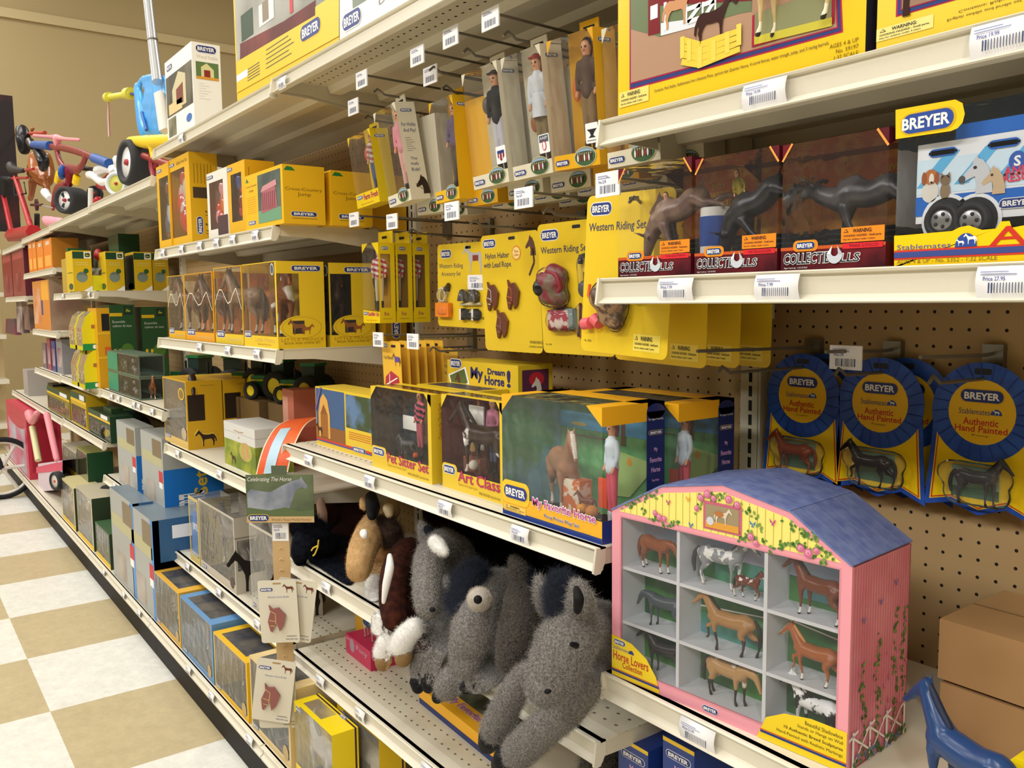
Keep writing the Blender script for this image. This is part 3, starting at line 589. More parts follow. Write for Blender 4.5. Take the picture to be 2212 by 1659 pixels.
def trailer_box():
    z = SH['D2']; Y = -16.0; s = 4.1474
    x0 = atY(1931, 580, Y).x; w = 15.5; d = 5.5; f = pixf(Y, x0, z, 1900, 200, s); h = f(760, 100)[1]
    t = thing('trailer_box', 'yellow window box holding a blue and white animal trailer, right of the bull boxes', 'toy box', (x0, Y, z))
    YB = mat('#F5CC14', .3); mb = MB()
    hb = f(140, 1275)[1]; top = [f(145, 155), f(145, 418), f(640, 345), f(700, 320), f(745, 270), f(765, 190), f(745, 95), f(680, 62)]
    carton(mb, w, d, h, YB, F=[f(130, 1575, 130, 1285)+f(650, 1240, 720, 1205, 800, 1190, 870, 1215, 920, 1230, 1045, 1218, 1085, 1155, 1165, 1150, 1185, 1210, 1290, 1190)+[(w, f(1290, 1190)[1]), (w, 0), (0, 0)]], R=[[(0, 0), (d, 0), (d, hb), (0, hb)]], T=[[(0, d*.8), (w, d*.8), (w, d), (0, d)]], L=[[(0, 0), (d, 0), (d, hb), (0, hb)]], Km=mat('#2E3C4A', .5, noise=('#5A7A9A', 6, .4, .6)))
    faces(mb, w, d, h)['F'].poly(top, YB, 1); mb.build('carton', t)
    mb = MB(); F = faces(mb, w, d, h)['F']
    u0, v0 = f(185, 378); u1, v1 = f(690, 140); cu, cv = (u0+u1)/2, (f(185, 290)[1]+f(690, 220)[1])/2; hh = f(430, 170)[1]-f(430, 345)[1]
    F.rrect(u0, cv-hh*.56, u1, cv+hh*.56, hh*.5, mat('#D8B010', .4), 2); F.rrect(u0+.08, cv-hh*.5, u1-.08, cv+hh*.5, hh*.48, mat('#2A4A9C', .35), 3)
    F.text('BREYER', f(220, 0)[0], cv-hh*.28, f(640, 0)[0], cv+hh*.28, WHITE, 4, .03)
    y1 = f(130, 1485)[1]; y2 = f(130, 1435)[1]
    F.rect(0, y1-.08, w, y2+.08, mat('#D03A2A', .4), 1); F.rect(0, y1, w, y2, mat('#3A4A8C', .4), 2)
    F.text('Stablemates', *f(158, 1412), *f(640, 1338), mat('#4A5A9A', .5), 2); F.ttext('AGES 4 & UP - No. 5352 - 1:32 SCALE', *f(158, 1535), .17, mat('#8A7A2A', .5), 2)
    F.text('Animal Rescue', f(1045, 0)[0], f(1045, 1368)[1], w-.6, f(1045, 1205)[1], mat('#C8321E', .4), 2, .01)
    cu, cv = f(775, 1382); r = f(875, 1382)[0]-cu; F.poly([(cu+r*math.cos(a), cv+r*1.25*math.sin(a)) for a in [i*math.pi/12 for i in range(13)]], mat('#2A4A9C', .4), 3)
    F.shape(HORSE2D, cu+.2, cv+.1, r*.7, WHITE, 4); F.shape(HORSE2D, cu-r*.45, cv+.05, r*.45, WHITE, 5)
    mb.build('front_print', t)
    # trailer
    q = pixf(Y+.7, x0, z, 1900, 200, s); mb = MB(); TW = mat('#E8ECF2', .25); TB = mat('#2468C4', .25)
    a = q(322, 1180); b = (w-1.0, q(322, 480)[1]); yy0, yy1 = .7, d-1
    mb.box(a[0], yy0, a[1], b[0], yy1, b[1], TW)
    mb.build('trailer_body', t)
    mb = MB(); S = Art(mb, (0, yy0, 0), (1, 0, 0), (0, 0, 1), (0, -1, 0))
    S.rect(a[0], q(322, 925)[1]*1.0, b[0], q(322, 620)[1], mat('#CFE6F6', .3), 1)
    for k in range(7): u = a[0]+k*1.5; S.poly([(u, q(0, 900)[1]), (u+.55, q(0, 900)[1]), (u+1.7, q(0, 615)[1]), (u+1.15, q(0, 615)[1])], mat('#5FB4E6', .3), 2)
    S.rect(a[0], q(322, 1115)[1], b[0], q(322, 945)[1], TB, 3); S.rect(a[0]+1.5, b[1], b[0], b[1]+.55, TB, 1)
    for (l, bt, r_, tp) in ((445, 590, 705, 455), (972, 515, 1272, 365)): u0, v0, u1, v1 = *q(l, bt), *q(r_, tp); v1 = v0+(v1-v0)*.75; S.rrect(u0, v0, u1, v1, .2, TB, 4); S.rrect(u0+.1, v0+.1, u1-.1, v1-.1, .15, mat('#1A1A22', .3), 5)
    # pets printed on the side
    u, v = q(455, 925); S.ell(u, v+.15, .34, .42, mat('#D8D4CC', .5), 4); S.ell(u+.02, v+.72, .27, .3, mat('#B86A2A', .5), 5); S.ell(u+.06, v+.64, .1, .22, mat('#E8E0D4', .5), 6); S.ell(u-.24, v+.68, .1, .26, mat('#9A4E1C', .5), 6); S.ell(u+.28, v+.66, .09, .24, mat('#9A4E1C', .5), 6); S.ell(u+.07, v+.5, .06, .05, BLACK, 7)
    u, v = q(592, 905); S.ell(u, v+.1, .2, .34, mat('#8A7458', .6), 5); S.ell(u, v+.52, .2, .19, mat('#7A6448', .6), 6); S.poly([(u-.19, v+.56), (u-.17, v+.82), (u-.04, v+.68)], mat('#7A6448', .6), 6); S.poly([(u+.19, v+.56), (u+.17, v+.82), (u+.04, v+.68)], mat('#7A6448', .6), 6)
    u, v = q(880, 790); S.shape(HEAD2D, u, v, .98, mat('#C9CCD2', .5), 6); S.ell(u-.56, v+.1, .13, .15, mat('#4A4A50', .5), 7); S.ell(u-.08, v+.5, .07, .06, BLACK, 7)
    u, v = q(1030, 800); S.shape(HEAD2D, u, v-.1, .72, mat('#C8AE8A', .5), 7); S.ell(u-.06, v+.26, .05, .045, BLACK, 8)
    u, v = q(1240, 610); S.ell(u, v, .3, .36, mat('#2A5AB4', .4), 4); S.ttext('S', u-.1, v-.18, .36, WHITE, 5, .03)
    S.ttext('ANIMAL', *q(1118, 745), .3, mat('#D83A5A', .4), 5, .03); S.ttext('RESCUE', *q(1118, 805), .3, mat('#D83A5A', .4), 5, .03)
    S.logo(q(1240, 975)[0], q(1240, 985)[1], 1.3, 4, h=.4)
    for k in (0, 1):
        cu, cv = q(600 if k == 0 else 862, 1140); S.ell(cu, cv, .98, 1.0, TW, 4); S.ell(cu, cv, .84, .86, mat('#101014', .6), 5)
    mb.build('trailer_print', t)
    for k in (0, 1):
        cu, cv = q(598 if k == 0 else 858, 1150); mb = MB(); mb.lathe([(0, .28), (.42, .28), (.46, .2), (.46, .05), (.62, 0), (.7, .12), (.7, .8), (.6, .9), (0, .9)], mat('#1B1B1E', .6), (cu, yy0-.5, cv), 'y', 28)
        mb.lathe([(0, .1), (.36, .1), (.43, .14), (.46, .3)], mat('#9A9A9C', .3, .5, .6), (cu, yy0-.52, cv), 'y', 28)
        for j in range(5): an = j*2*math.pi/5; mb.ball((cu+.25*math.cos(an), yy0-.42, cv+.25*math.sin(an)), .08, mat('#22222A', .5), 8)
        mb.build('wheel', t)
    pane(t, [('F', 0, hb, w, h), ('L', 0, hb, d, h), ('R', 0, hb, d, h), ('T', 0, 0, w, d*.8)], w, d, h)
trailer_box()
# ================================================================== hooks, hanging cards and boxes
def price_art(a, u0, v0, u1, v1, price='', l=1):
    W = u1-u0; H = v1-v0
    for k, (y, wd) in enumerate(((.86, .42), (.77, .55))): a.rect(u0+W*.08, v0+H*(y-.035), u0+W*(.08+wd), v0+H*(y+.012), mat('#9AA0C0', .5), l)
    if price: a.text(price, u0+W*.12, v0+H*.55, u0+W*.44, v0+H*.68, mat('#3A4A9A', .5), l, .01)
    a.bar(u0+W*.18, v0+H*.12, u0+W*.84, v0+H*.46, l, 30)
def hook(X, z, L, label, tag_at=None, low=None, price='', tip=True):
    t = thing('peg_hook', label, 'hook', (X, 0, z))
    mb = MB(); mb.box(-.55, -.5, -1.6, .55, -.02, .5, STEEL); mb.tube([(0, -.3, 0), (0, -1.2, -.05), (0, -L*.5, .02), (0, -L, .15)], .1, DKSTEEL, 8); mb.build('upper_wire', t)
    lw = low or L-1.4
    mb = MB(); mb.tube([(0, -.3, -1.35), (0, -lw*.5, -1.3), (0, -lw+.6, -1.25), (0, -lw+.2, -1.0), (0, -lw-.1, -.85), (0, -lw-.5, -1.2)] if tip else [(0, -.3, -1.35), (0, -lw, -1.1)], .1, DKSTEEL, 8); mb.build('lower_wire', t)
    if tag_at is not None:
        mb = MB(); mb.box(-1.0, -tag_at-.1, -.95, 1.0, -tag_at, .42, LABEL); A = Art(mb, (-1.0, -tag_at-.1, -.95), (1, 0, 0), (0, 0, 1), (0, -1, 0)); price_art(A, .05, .02, 1.95, 1.35, price); mb.build('price_plate', t)
    return t
hook(6.05, 12.75, 11.5, 'wire hook holding the ribbon card with the brown horse', low=9.2)
hook(11.5, 12.75, 7.2, 'wire hook with a 3.99 price plate, holding the ribbon card with the black horse', tag_at=5.2, low=5.8, price='Price 3.99')
hook(17.3, 12.75, 8.0, 'wire hook at the right edge, holding the ribbon card with the grey horse', low=6.6)
BLUE = mat('#2C58B4', .35, noise=('#2348A0', 30, .4, .6)); RY = mat('#F3CE12', .4)
def ribbon(X, Y, label, hcol, hmane, pose, flip, sub, plain=False, rz=0.0):
    t = thing('ribbon_card', label, 'toy card', (X, Y, 9.6), rz=rz, group=None); mb = MB(); n = 48
    circ = [(2.72*math.cos(2*math.pi*i/n), 2.72*math.sin(2*math.pi*i/n)) for i in range(n)]
    tail = [(-2.6, -.2), (-3.0, -5.55), (-1.5, -5.2), (0, -5.7), (1.45, -5.15), (2.95, -5.75), (2.6, -.2)]
    mb.prism(tail, .04, BLUE, 'y', -.02); mb.prism(circ, .05, BLUE, 'y', -.06)
    if not plain:
        for k in range(24): a = 2*math.pi*k/24; mb.tube([(1.85*math.cos(a), -.07, 1.85*math.sin(a)), (2.66*math.cos(a+.05), -.07, 2.66*math.sin(a+.05))], .035, mat('#1F3F92', .4), 5)
    mb.build('card', t); mb = MB(); A = Art(mb, (0, -.06, 0), (1, 0, 0), (0, 0, 1), (0, -1, 0)); B = Art(mb, (0, -.02, 0), (1, 0, 0), (0, 0, 1), (0, -1, 0), .006)
    rp = mat('#C4321C', .4)
    B.poly([(-2.4, -1.3), (-2.72, -5.2), (-1.5, -4.9), (0, -5.4), (1.45, -4.85), (2.68, -5.4), (2.4, -1.3)], YEL, 1)
    B.poly([(-2.33, -1.3), (-2.63, -5.12), (-1.5, -4.84), (0, -5.33), (1.45, -4.79), (2.6, -5.31), (2.33, -1.3)], rp, 2)
    B.poly([(-2.27, -1.3), (-2.55, -5.03), (-1.5, -4.77), (0, -5.26), (1.45, -4.72), (2.52, -5.21), (2.27, -1.3)], RY, 3)
    A.ell(0, 0, 1.78, 1.78, mat('#EDBE14', .4), 1); A.rrect(-.45, 2.05, .45, 2.38, .1, mat('#2A2A30', .6), 1)
    A.logo(0, .88, 2.35, 2, rim=mat('#D8A818', .4), h=.78)
    A.text('Stablemates', -1.2, -.14, .45, .18, mat('#3A4A7A', .5), 2); A.ell(.78, -.1, .3, .32, mat('#2A4A9C', .4), 2, a0=0, a1=180); A.shape(HORSE2D, .8, -.08, .2, WHITE, 3)
    A.text('Authentic', -.95, -.72, .9, -.34, mat('#C4321C', .4), 2, .015); A.text('Hand Painted', -1.38, -1.1, 1.38, -.76, mat('#C4321C', .4), 2, .015); A.text(sub, -.45, -1.36, .45, -1.22, mat('#6A4A1A', .5), 2)
    mb.build('print', t)
    if plain: return t
    mb = MB(); B = Art(mb, (0, -.03, 0), (1, 0, 0), (0, 0, 1), (0, -1, 0)); B.rect(-1.45, -4.75, 1.1, -3.0, mat('#8AAE9A', .5), 5); B.rect(-1.45, -4.75, 1.1, -4.2, mat('#4E6E52', .6), 6); mb.build('backdrop', t)
    horse(t, (-.15 if flip > 0 else .1, -.55, -5.0), 2.0, (.1 if flip > 0 else math.pi-.1), body=hcol, mane=hmane, pose=pose, sock=hcol, hoof='#1A1614', rough=.18)
    v, f = fuse([[(-1.3, -.5, -3.4, .75), (1.2, -.5, -3.5, .8)], [(-1.0, -.5, -4.4, .7), (1.2, -.5, -4.4, .7)]], .16, 2)
    mb = MB(); mb.add([(x, min(-.06, y*.8-.12), z_) for x, y, z_ in v], f, BLISTER, True); mb.build('blister', t)
    return t
ribbon(6.05, -1.4, 'blue ribbon-shaped card with a chestnut brown toy horse, leftmost of the row', '#8A3F22', '#7A3418', 'stand', 1, 'Thoroughbred')
ribbon(11.4, -1.4, 'blue ribbon-shaped card with a black prancing toy horse, in the middle of the row', '#1C191C', '#141216', 'trot', 1, 'Friesian')
ribbon(17.3, -1.4, 'blue ribbon-shaped card with a dark grey toy pony, at the right edge', '#3E3E44', '#26262A', 'stand', -1, 'Pony')
ribbon(12.6, -.6, 'ribbon card half hidden directly behind the one with the black horse', '', '', 'stand', 1, '', plain=True)
ribbon(7.0, -.6, 'ribbon card half hidden directly behind the one with the brown horse', '', '', 'stand', 1, '', plain=True)

def hung(name, label, cat, X, Y, Z, rx=0, ry=0, rz=0, group=None):
    return thing(name, label, cat, (X, Y, Z), rot=(math.radians(rx), math.radians(ry), math.radians(rz)), group=group)
def oval_photo(A, cu, cv, ru, rv, l=3):
    A.ell(cu, cv, ru, rv, mat('#D8CFA0', .5), l); A.ell(cu, cv, ru*.94, rv*.92, mat('#3A5A34', .6), l+1); A.ell(cu, cv+rv*.1, ru*.86, rv*.75, mat('#8FA8C0', .6), l+2, a0=10, a1=170); A.ell(cu, cv+rv*.3, ru*.8, rv*.25, mat('#2E4A2A', .6), l+3)
    for k, c in enumerate(('#E8E4DC', '#8A2A2A', '#6A3A22', '#E0DCD0', '#9A2A30', '#D8D8DC', '#3A2A24')):
        u = cu+ru*(-.62+.2*k); A.ell(u, cv-rv*.1, ru*.07, rv*.36, mat(c, .6), l+4); A.ell(u, cv+rv*.32, ru*.045, rv*.1, mat('#C99A78', .6), l+4)
IV = mat('#DAD3BC', .4)
def doll_box(label, X, Y, Z, rx, ry, rz, w, h, col, dollkw, side=False, text=None, emblem=None, d=1.9, acc=None):
    t = hung('doll_box', label, 'toy box', X, Y, Z, rx, ry, rz, group=None)
    c = mat(col, .38); mb = MB(); bh = .95 if not text else 1.3; cut = .85
    fa = carton(mb, w, d, h, c, F=[[(0, 0), (w, 0), (w, bh), (0, bh)], [(0, h-cut), (cut*.6, h), (0, h)], [(w, h-cut), (w, h), (w-cut*.6, h)]], T=[], L=[[(0, 0), (d, 0), (d, bh*.8), (0, bh*.8)]])
    mb.box(w*.3, d-.1, h-.1, w*.7, d, h+1.0, c); mb.box(w*.38, d-.12, h+.45, w*.62, d+.02, h+.65, mat('#1E1C1A', .6)); mb.build('carton', t)
    mb = MB(); fa = faces(mb, w, d, h); F = fa['F']
    if text:
        F.logo(w*.18, bh*.72, w*.26, 2, h=.36); F.text(text, w*.36, bh*.46, w*.97, bh*.86, mat('#B02A5A', .5), 2, .02); F.text('Capture the Classic Spirit', w*.2, bh*.12, w*.75, bh*.26, mat('#B06A1A', .5), 2)
    else: F.logo(w*.19, bh*.45, w*.32, 2, rim=c, h=.42); oval_photo(F, w*.70, bh*.66, w*.235, .62)
    R = fa['R']
    R.logo(d*.5, h-.7, d*.6, 1, h=.28)
    if side:
        R.text('For Hobby', d*.15, h*.74, d*.88, h*.79, NAVY, 1); R.text('And Play!', d*.2, h*.68, d*.85, h*.73, NAVY, 1)
        for k in range(7): R.rect(d*.22, h*(.63-k*.022), d*(.5+.1*(k % 3)), h*(.634-k*.022), mat('#7A7A70', .6), 1)
        for k, s in enumerate(('They', 'Really', 'Ride!')): R.ttext(s, d*.5, h*(.4-k*.055), .3, NAVY, 1, al='c')
        R.shape(HEAD2D, d*.72, h*.12, 1.1, mat('#2E1E16', .5), 1); R.line([(d*.35, h*.16), (d*.7, h*.1)], .05, mat('#6A4A2A', .5), 2)
    if emblem:
        F.rrect(w*.74, bh*1.45, w*1.0, bh*2.75, .08, LABEL, 3)
        if emblem == 'shield': F.poly([(w*.78, bh*2.4), (w*.96, bh*2.4), (w*.96, bh*1.95), (w*.87, bh*1.62), (w*.78, bh*1.95)], mat('#8A2A3A', .5), 4); F.rect(w*.78, bh*2.2, w*.96, bh*2.42, NAVY, 5); F.rect(w*.82, bh*1.75, w*.84, bh*2.2, WHITE, 5); F.rect(w*.9, bh*1.75, w*.92, bh*2.2, WHITE, 5)
        elif emblem == 'aaep': F.rect(w*.76, bh*2.2, w*.98, bh*2.68, mat('#4A5468', .5), 4); F.text('AAEP', w*.78, bh*2.4, w*.96, bh*2.58, WHITE, 5); F.ell(w*.87, bh*1.95, .22, .32, mat('#C8323A', .5), 5); F.ell(w*.87, bh*1.95, .16, .25, WHITE, 6); F.ttext('S', w*.83, bh*1.85, .22, mat('#C8323A', .5), 7)
        else: F.poly([(w*.77, bh*2.35), (w*.98, bh*2.35), (w*.93, bh*2.15), (w*.9, bh*1.95), (w*.95, bh*1.8), (w*.8, bh*1.8), (w*.85, bh*1.95), (w*.83, bh*2.15)], BLACK, 4); F.rect(w*.77, bh*1.6, w*.97, bh*1.64, BLACK, 4)
    mb.build('print', t)
    if dollkw: doll(t, (w*.62, d*.5, bh*.5), h*.92, .25, **dollkw)
    if acc:
        mb = MB()
        for (u, v, r, c2, sc) in acc: mb.ball((w*u, d*.75, h*v), r, mat(c2, .45), 14, sc)
        mb.build('accessory', t)
    pane(t, [('F', 0, bh, w, h), ('L', 0, bh, d, h), ('T', 0, 0, w, d)], w, d, h, mt=BLISTER)
    return t
FB = [('yellow farm fresh doll box with the doll in dungarees, leftmost hanging doll box', -37.5, -11, 24.9, 6, -3.5, 0, 4.6, 6.7, '#E6C71E', dict(top='#9A5A5A', legs='#4A5A8A', hair='#9A4A30', feet='#6A4A3A', stripes='#C8C0B0'), dict(text='Farm Fresh', acc=[(.25, .75, .7, '#C8483A', (1, .4, 1)), (.85, .3, .6, '#8A4A3A', (1, .5, 1))])),
      ('ivory box with pink-topped doll, side panel reading for hobby and play', -29.2, -12, 24.2, 7.4, -5, 0, 3.9, 8.2, '#DDD6C0', dict(top='#E79AA8', legs='#E3B0A8', feet='#1A1A1E', hair='#B8865A', skin_='#E8A878'), dict(side=True, acc=[(.3, .62, .35, '#C8403A', (1, .4, .8))])),
      ('yellow box with white hat and cowboy doll, between ivory doll boxes', -23.0, -11, 24.0, 2.8, -1.9, 0, 3.6, 8.15, '#E3B41C', dict(top='#6A5A78', legs='#5A4A3A', feet='#2A1E1A', hair='#3A2418'), dict(acc=[(.3, .74, .55, '#ECE8E0', (1, .4, .85)), (.32, .74, .8, '#E0DCD2', (1, .2, .7))])),
      ('ivory doll box with black-jacketed rider, shield emblem in the corner', -15.8, -12, 24.3, 6, -1.6, 0, 4.5, 8.45, '#DAD3BC', dict(top='#17181C', legs='#CBCBD6', feet='#22201E', hair='#A8452A', hat='#241A18'), dict(emblem='shield', acc=[(.22, .72, .6, '#5A5048', (1, .5, 1.1))])),
      ('ivory doll box with a doll in a long white coat and red cap', -10.7, -12, 24.4, 7, -1, 1, 4.3, 8.35, '#DAD3BC', dict(top='#D9DEE6', legs='#8A7652', feet='#5A4630', hair='#8A3A2A', hat='#B02A2A', coat='#D9DEE6'), dict(emblem='aaep', acc=[(.3, .45, .4, '#9A5A34', (1, .5, 1.6))])),
      ('yellow box with male doll in a brown jacket, anvil emblem, right of the white-coated doll', -6.1, -12, 24.5, 6, 1.4, 1, 4.4, 8.25, '#E0A91A', dict(top='#5A4436', legs='#8A7048', feet='#4A382A', hair='#2A1C16'), dict(emblem='anvil', acc=[(.25, .62, .5, '#D8702A', (.7, .4, 1.6)), (.85, .4, .5, '#C8B8A8', (.6, .6, 1.4))])),
      ('ivory doll box partly hidden behind the end of the right bay shelf', -.9, -12, 24.0, 4, 0, 1, 4.4, 8.3, '#DAD3BC', dict(top='#C8CCD0', legs='#C0C0B8', hair='#A88A5A'), dict())]
for (lab, X, Y, Z, rx, ry, rz, w_, h_, col, dk, kw) in FB: doll_box(lab, X, Y, Z, rx, ry, rz, w_, h_, col, dk, **kw)
# boxes queued behind the front ones on the same hooks: their lower ends show
k_ = 0
for X, cols in ((-28.6, ('#D6CFBA', '#D6CFBA')), (-20.5, ('#E0A91A', '#DAD3BC')), (-14.8, ('#DAD3BC', '#DAD3BC', '#DAD3BC')), (-9.6, ('#DAD3BC', '#DAD3BC', '#DAD3BC')), (-5.0, ('#E0A91A', '#DAD3BC', '#DAD3BC')), (.4, ('#DAD3BC', '#DAD3BC'))):
    for j, c in enumerate(cols):
        nm = {-28.6: 'the pink-topped doll', -20.5: 'the cowboy doll', -14.8: 'the black-jacketed rider', -9.6: 'the white-coated doll', -5.0: 'the brown-jacketed doll', .4: 'the shelf end of the right bay'}[X]
        w_, h_, d_ = 4.3, 8.2, 1.9; t = hung('doll_box', '%s %s doll box queued on the hook behind %s' % (('second', 'third', 'fourth')[j], 'yellow' if c[1] == 'E' else 'ivory', nm), 'toy box', X+.15*j, -9.5+2.4*j, 23.6-.15*j, 5, 0, 0)
        mb = MB(); carton(mb, w_, d_, h_, mat(c, .4), T=[]); mb.box(w_*.3, d_-.1, h_-.1, w_*.7, d_, h_+1.0, mat(c, .4)); mb.build('carton', t)
        mb = MB(); F = faces(mb, w_, d_, h_)['F']; F.logo(w_*.2, .45, w_*.34, 1, h=.42); oval_photo(F, w_*.7, .62, w_*.23, .6, 1); mb.build('print', t)
# upper row hooks
for px_, py_, L, lab in ((780, 162, 15.0, 'leftmost price-tagged hook under the top shelf'), (900, 110, 14.6, 'hook above the gap between the pink-topped and black-jacketed dolls'), (972, 68, 14.6, 'hook above the black-jacketed rider doll'), (1058, 28, 14.6, 'hook above the white-coated doll'), (762, 222, 13.2, 'hook above the farm fresh doll box'), (928, 152, 13.0, 'hook above the cowboy doll'),):
    p = atY(px_, py_, -L); hook(p.x, p.z-.3+.2, L, lab, tag_at=L-.1, low=L-1.6)
# lower row hooks with plates below the doll boxes
for px_, py_, L, pr, lab in ((764, 473, 11, '', 'hook with price plate below the farm fresh doll box'), (846, 477, 11, '', 'hook with price plate below the ivory box with pink-topped doll'), (975, 454, 13.5, 'Price 9.99', 'hook with price plate above the western accessory card'), (1130, 425, 14, 'Price 16.99', 'hook with price plate above the big western riding card'), (1312, 395, 15.6, 'Price 22.90', 'hook with price plate beside the leftmost bull box'), (816, 732, 11, 'Price 4.99', 'hook with price plate left of the foal blanket cards'), (891, 736, 11, 'Price 6.99', 'hook with price plate over the foal blanket cards')):
    p = atY(px_, py_, -L); hook(p.x, p.z+.2, L, lab, tag_at=L-.1, low=L-2.2, price=pr)

# ---- yellow blister cards
CARD = mat('#E6C42C', .3, .45)
def card(label, X, Y, Z, w, h, rx=2, ry=0, rz=0, d=.05, cm=None, r=.45, name='blister_card'):
    t = hung(name, label, 'toy card', X, Y, Z, rx, ry, rz)
    p = []
    for cu, cv, a in ((w-r, h-r, 0), (r, h-r, 90), (r, r, 180), (w-r, r, 270)):
        for i in range(5): th = math.radians(a+22.5*i); p.append((cu+r*math.cos(th), cv+r*math.sin(th)))
    MB().prism(p, d, cm or CARD, 'y', 0).build('card', t)
    mb = MB(); A = Art(mb, (0, 0, 0), (1, 0, 0), (0, 0, 1), (0, -1, 0)); A.rrect(w*.5, h-.55, w*.5+.9, h-.3, .1, mat('#1C1A1E', .6), 1); return t, mb, A
def dome(t, chains, vox=.2, name='blister'):
    v, f = fuse(chains, vox, 2); mb = MB(); mb.add([(x, min(-.03, y*.7), z_) for x, y, z_ in v], f, BLISTER, True); return mb.build(name, t)
def bridlehead(t, u, v, s, col='#6A3A30', st='#C9C2B4', straps=True):
    mb = MB(); P = [(-.5, -.9), (-.62, -.2), (-.42, .5), (-.5, .98), (-.3, .7), (.1, .78), (.55, .2), (.35, -.6), (.1, -.95), (-.05, -.35), (-.2, -.55), (-.38, -1.0)]
    mb.prism([(u+a*s*1.12, v+b*s) for a, b in P], .16*s, mat(col, .22, .5, coat=.6), 'y', -.2*s-.02)
    if straps:
        A = Art(mb, (0, -.2*s-.03, 0), (1, 0, 0), (0, 0, 1), (0, -1, 0)); m_ = mat(st, .5)
        A.line([(u-.58*s, v-.1*s), (u-.15*s, v-.2*s)], .06*s, m_); A.line([(u-.5*s, v+.6*s), (u-.1*s, v+.35*s), (u-.12*s, v-.4*s)], .06*s, m_); A.line([(u-.52*s, v-.5*s), (u-.2*s, v-.55*s)], .06*s, m_)
    mb.build('bridle_head', t)
# accessory card
t, mb, A = card('yellow western riding accessory card with price sticker and coiled rope', -31.2, -6, 13.6, 9.6, 7.65, 0, 1)
A.logo(1.5, 6.75, 1.9, 1, rim=WHITE, h=.8); A.text('Western Riding', .3, 5.3, 4.4, 5.85, mat('#3A3A5A', .5), 1); A.text('Accessory Set', .7, 4.6, 4.0, 5.1, mat('#3A3A5A', .5), 1)
A.shape(HORSE2D, 6.3, 4.9, 1.9, mat('#B8B8BE', .5), 1); A.rect(5.2+.8, 6.0, 6.9, 6.5, mat('#8A3A2A', .5), 2)
A.rrect(5.2, 3.4, 8.2, 4.75, .1, LABEL, 3); price_art(A, 5.3, 3.45, 8.1, 4.7, 'Price 14.99', 4); A.ttext('WARNING:', 7.0, .8, .25, BLACK, 2); mb.build('print', t)
mb = MB()
for k in range(3): mb.lathe([(.62+.05*math.cos(a), .05*math.sin(a)) for a in [i*math.pi/3 for i in range(7)]], mat('#D8D2BE', .7), (1.05+.06*k, -.25-.05*k, 3.0-.05*k), 'y', 24)
mb.tube([(1.6, -.2, 3.4), (2.3, -.2, 3.9)], .22, mat('#4A3A22', .6)); mb.build('rope', t)
MB().box(.3, -.5, .9, 2.6, -.05, 2.2, mat('#E8821C', .5)).build('saddle_pad', t)
mb = MB()
for u in (4.8, 6.7): mb.lathe([(.5, -.5), (.42, 0), (.25, .5), (0, .6)], mat('#4A4440', .25), (u, -.35, 2.9), 'z'); 
mb.build('boots', t); mb = MB()
for u in (4.7, 6.7): mb.box(u-.4, -.4, .7, u-.1, -.05, 1.7, mat('#E6E2D8', .5)); mb.box(u-.1, -.4, .7, u+.3, -.05, 1.75, BLACK)
mb.build('brush', t); mb = MB(); mb.tube([(4.3, -.2, 2.1), (7.5, -.2, 2.2)], .14, mat('#C9C0A0', .4)); mb.build('stick', t)
dome(t, [[(1.1, -.2, 2.9, .8), (2.0, -.2, 3.5, .4)], [(5.2, -.3, 2.9, .6), (6.7, -.3, 2.9, .6)], [(1.0, -.2, 1.5, .7), (2.0, -.2, 1.5, .7)], [(5, -.2, 1.2, .55), (7, -.2, 1.2, .55)]], .2)
# nylon halter card
t, mb, A = card('yellow nylon halter and lead rope card showing three brown horse heads', -21.8, -7, 11.7, 7.95, 9.7, 2.3)
A.logo(1.25, 9.0, 1.9, 1, h=.75); A.text('Nylon Halter', .6, 7.6, 4.0, 8.2, mat('#3A3A5A', .5), 1, .01); A.text('with Lead Rope', .3, 6.85, 4.2, 7.45, mat('#3A3A5A', .5), 1, .01)
A.shape(HEAD2D, 6.9, 8.3, 1.1, mat('#5A3A2E', .5), 1); A.line([(7.2, 8.3), (7.3, 7.2), (6.6, 6.2)], .22, mat('#4A3028', .5), 1)
A.ell(5.0, 8.05, .62, .6, mat('#E08A2A', .5), 1); A.ell(5.0, 8.05, .5, .48, mat('#F0DC8A', .5), 2); A.text('Three', 4.7, 8.08, 5.3, 8.3, RED, 3); A.text('Colors', 4.65, 7.8, 5.35, 8.02, RED, 3)
A.ttext('WARNING:', 6.3, .75, .25, BLACK, 1); A.ttext('CHOKING HAZARD', 6.2, .45, .14, BLACK, 1); mb.build('print', t)
for u, v, c in ((1.7, 4.6, '#B9C0C8'), (4.6, 4.7, '#B4603A'), (2.9, 2.3, '#8A6A6A')): bridlehead(t, u, v, 1.25, st=c)
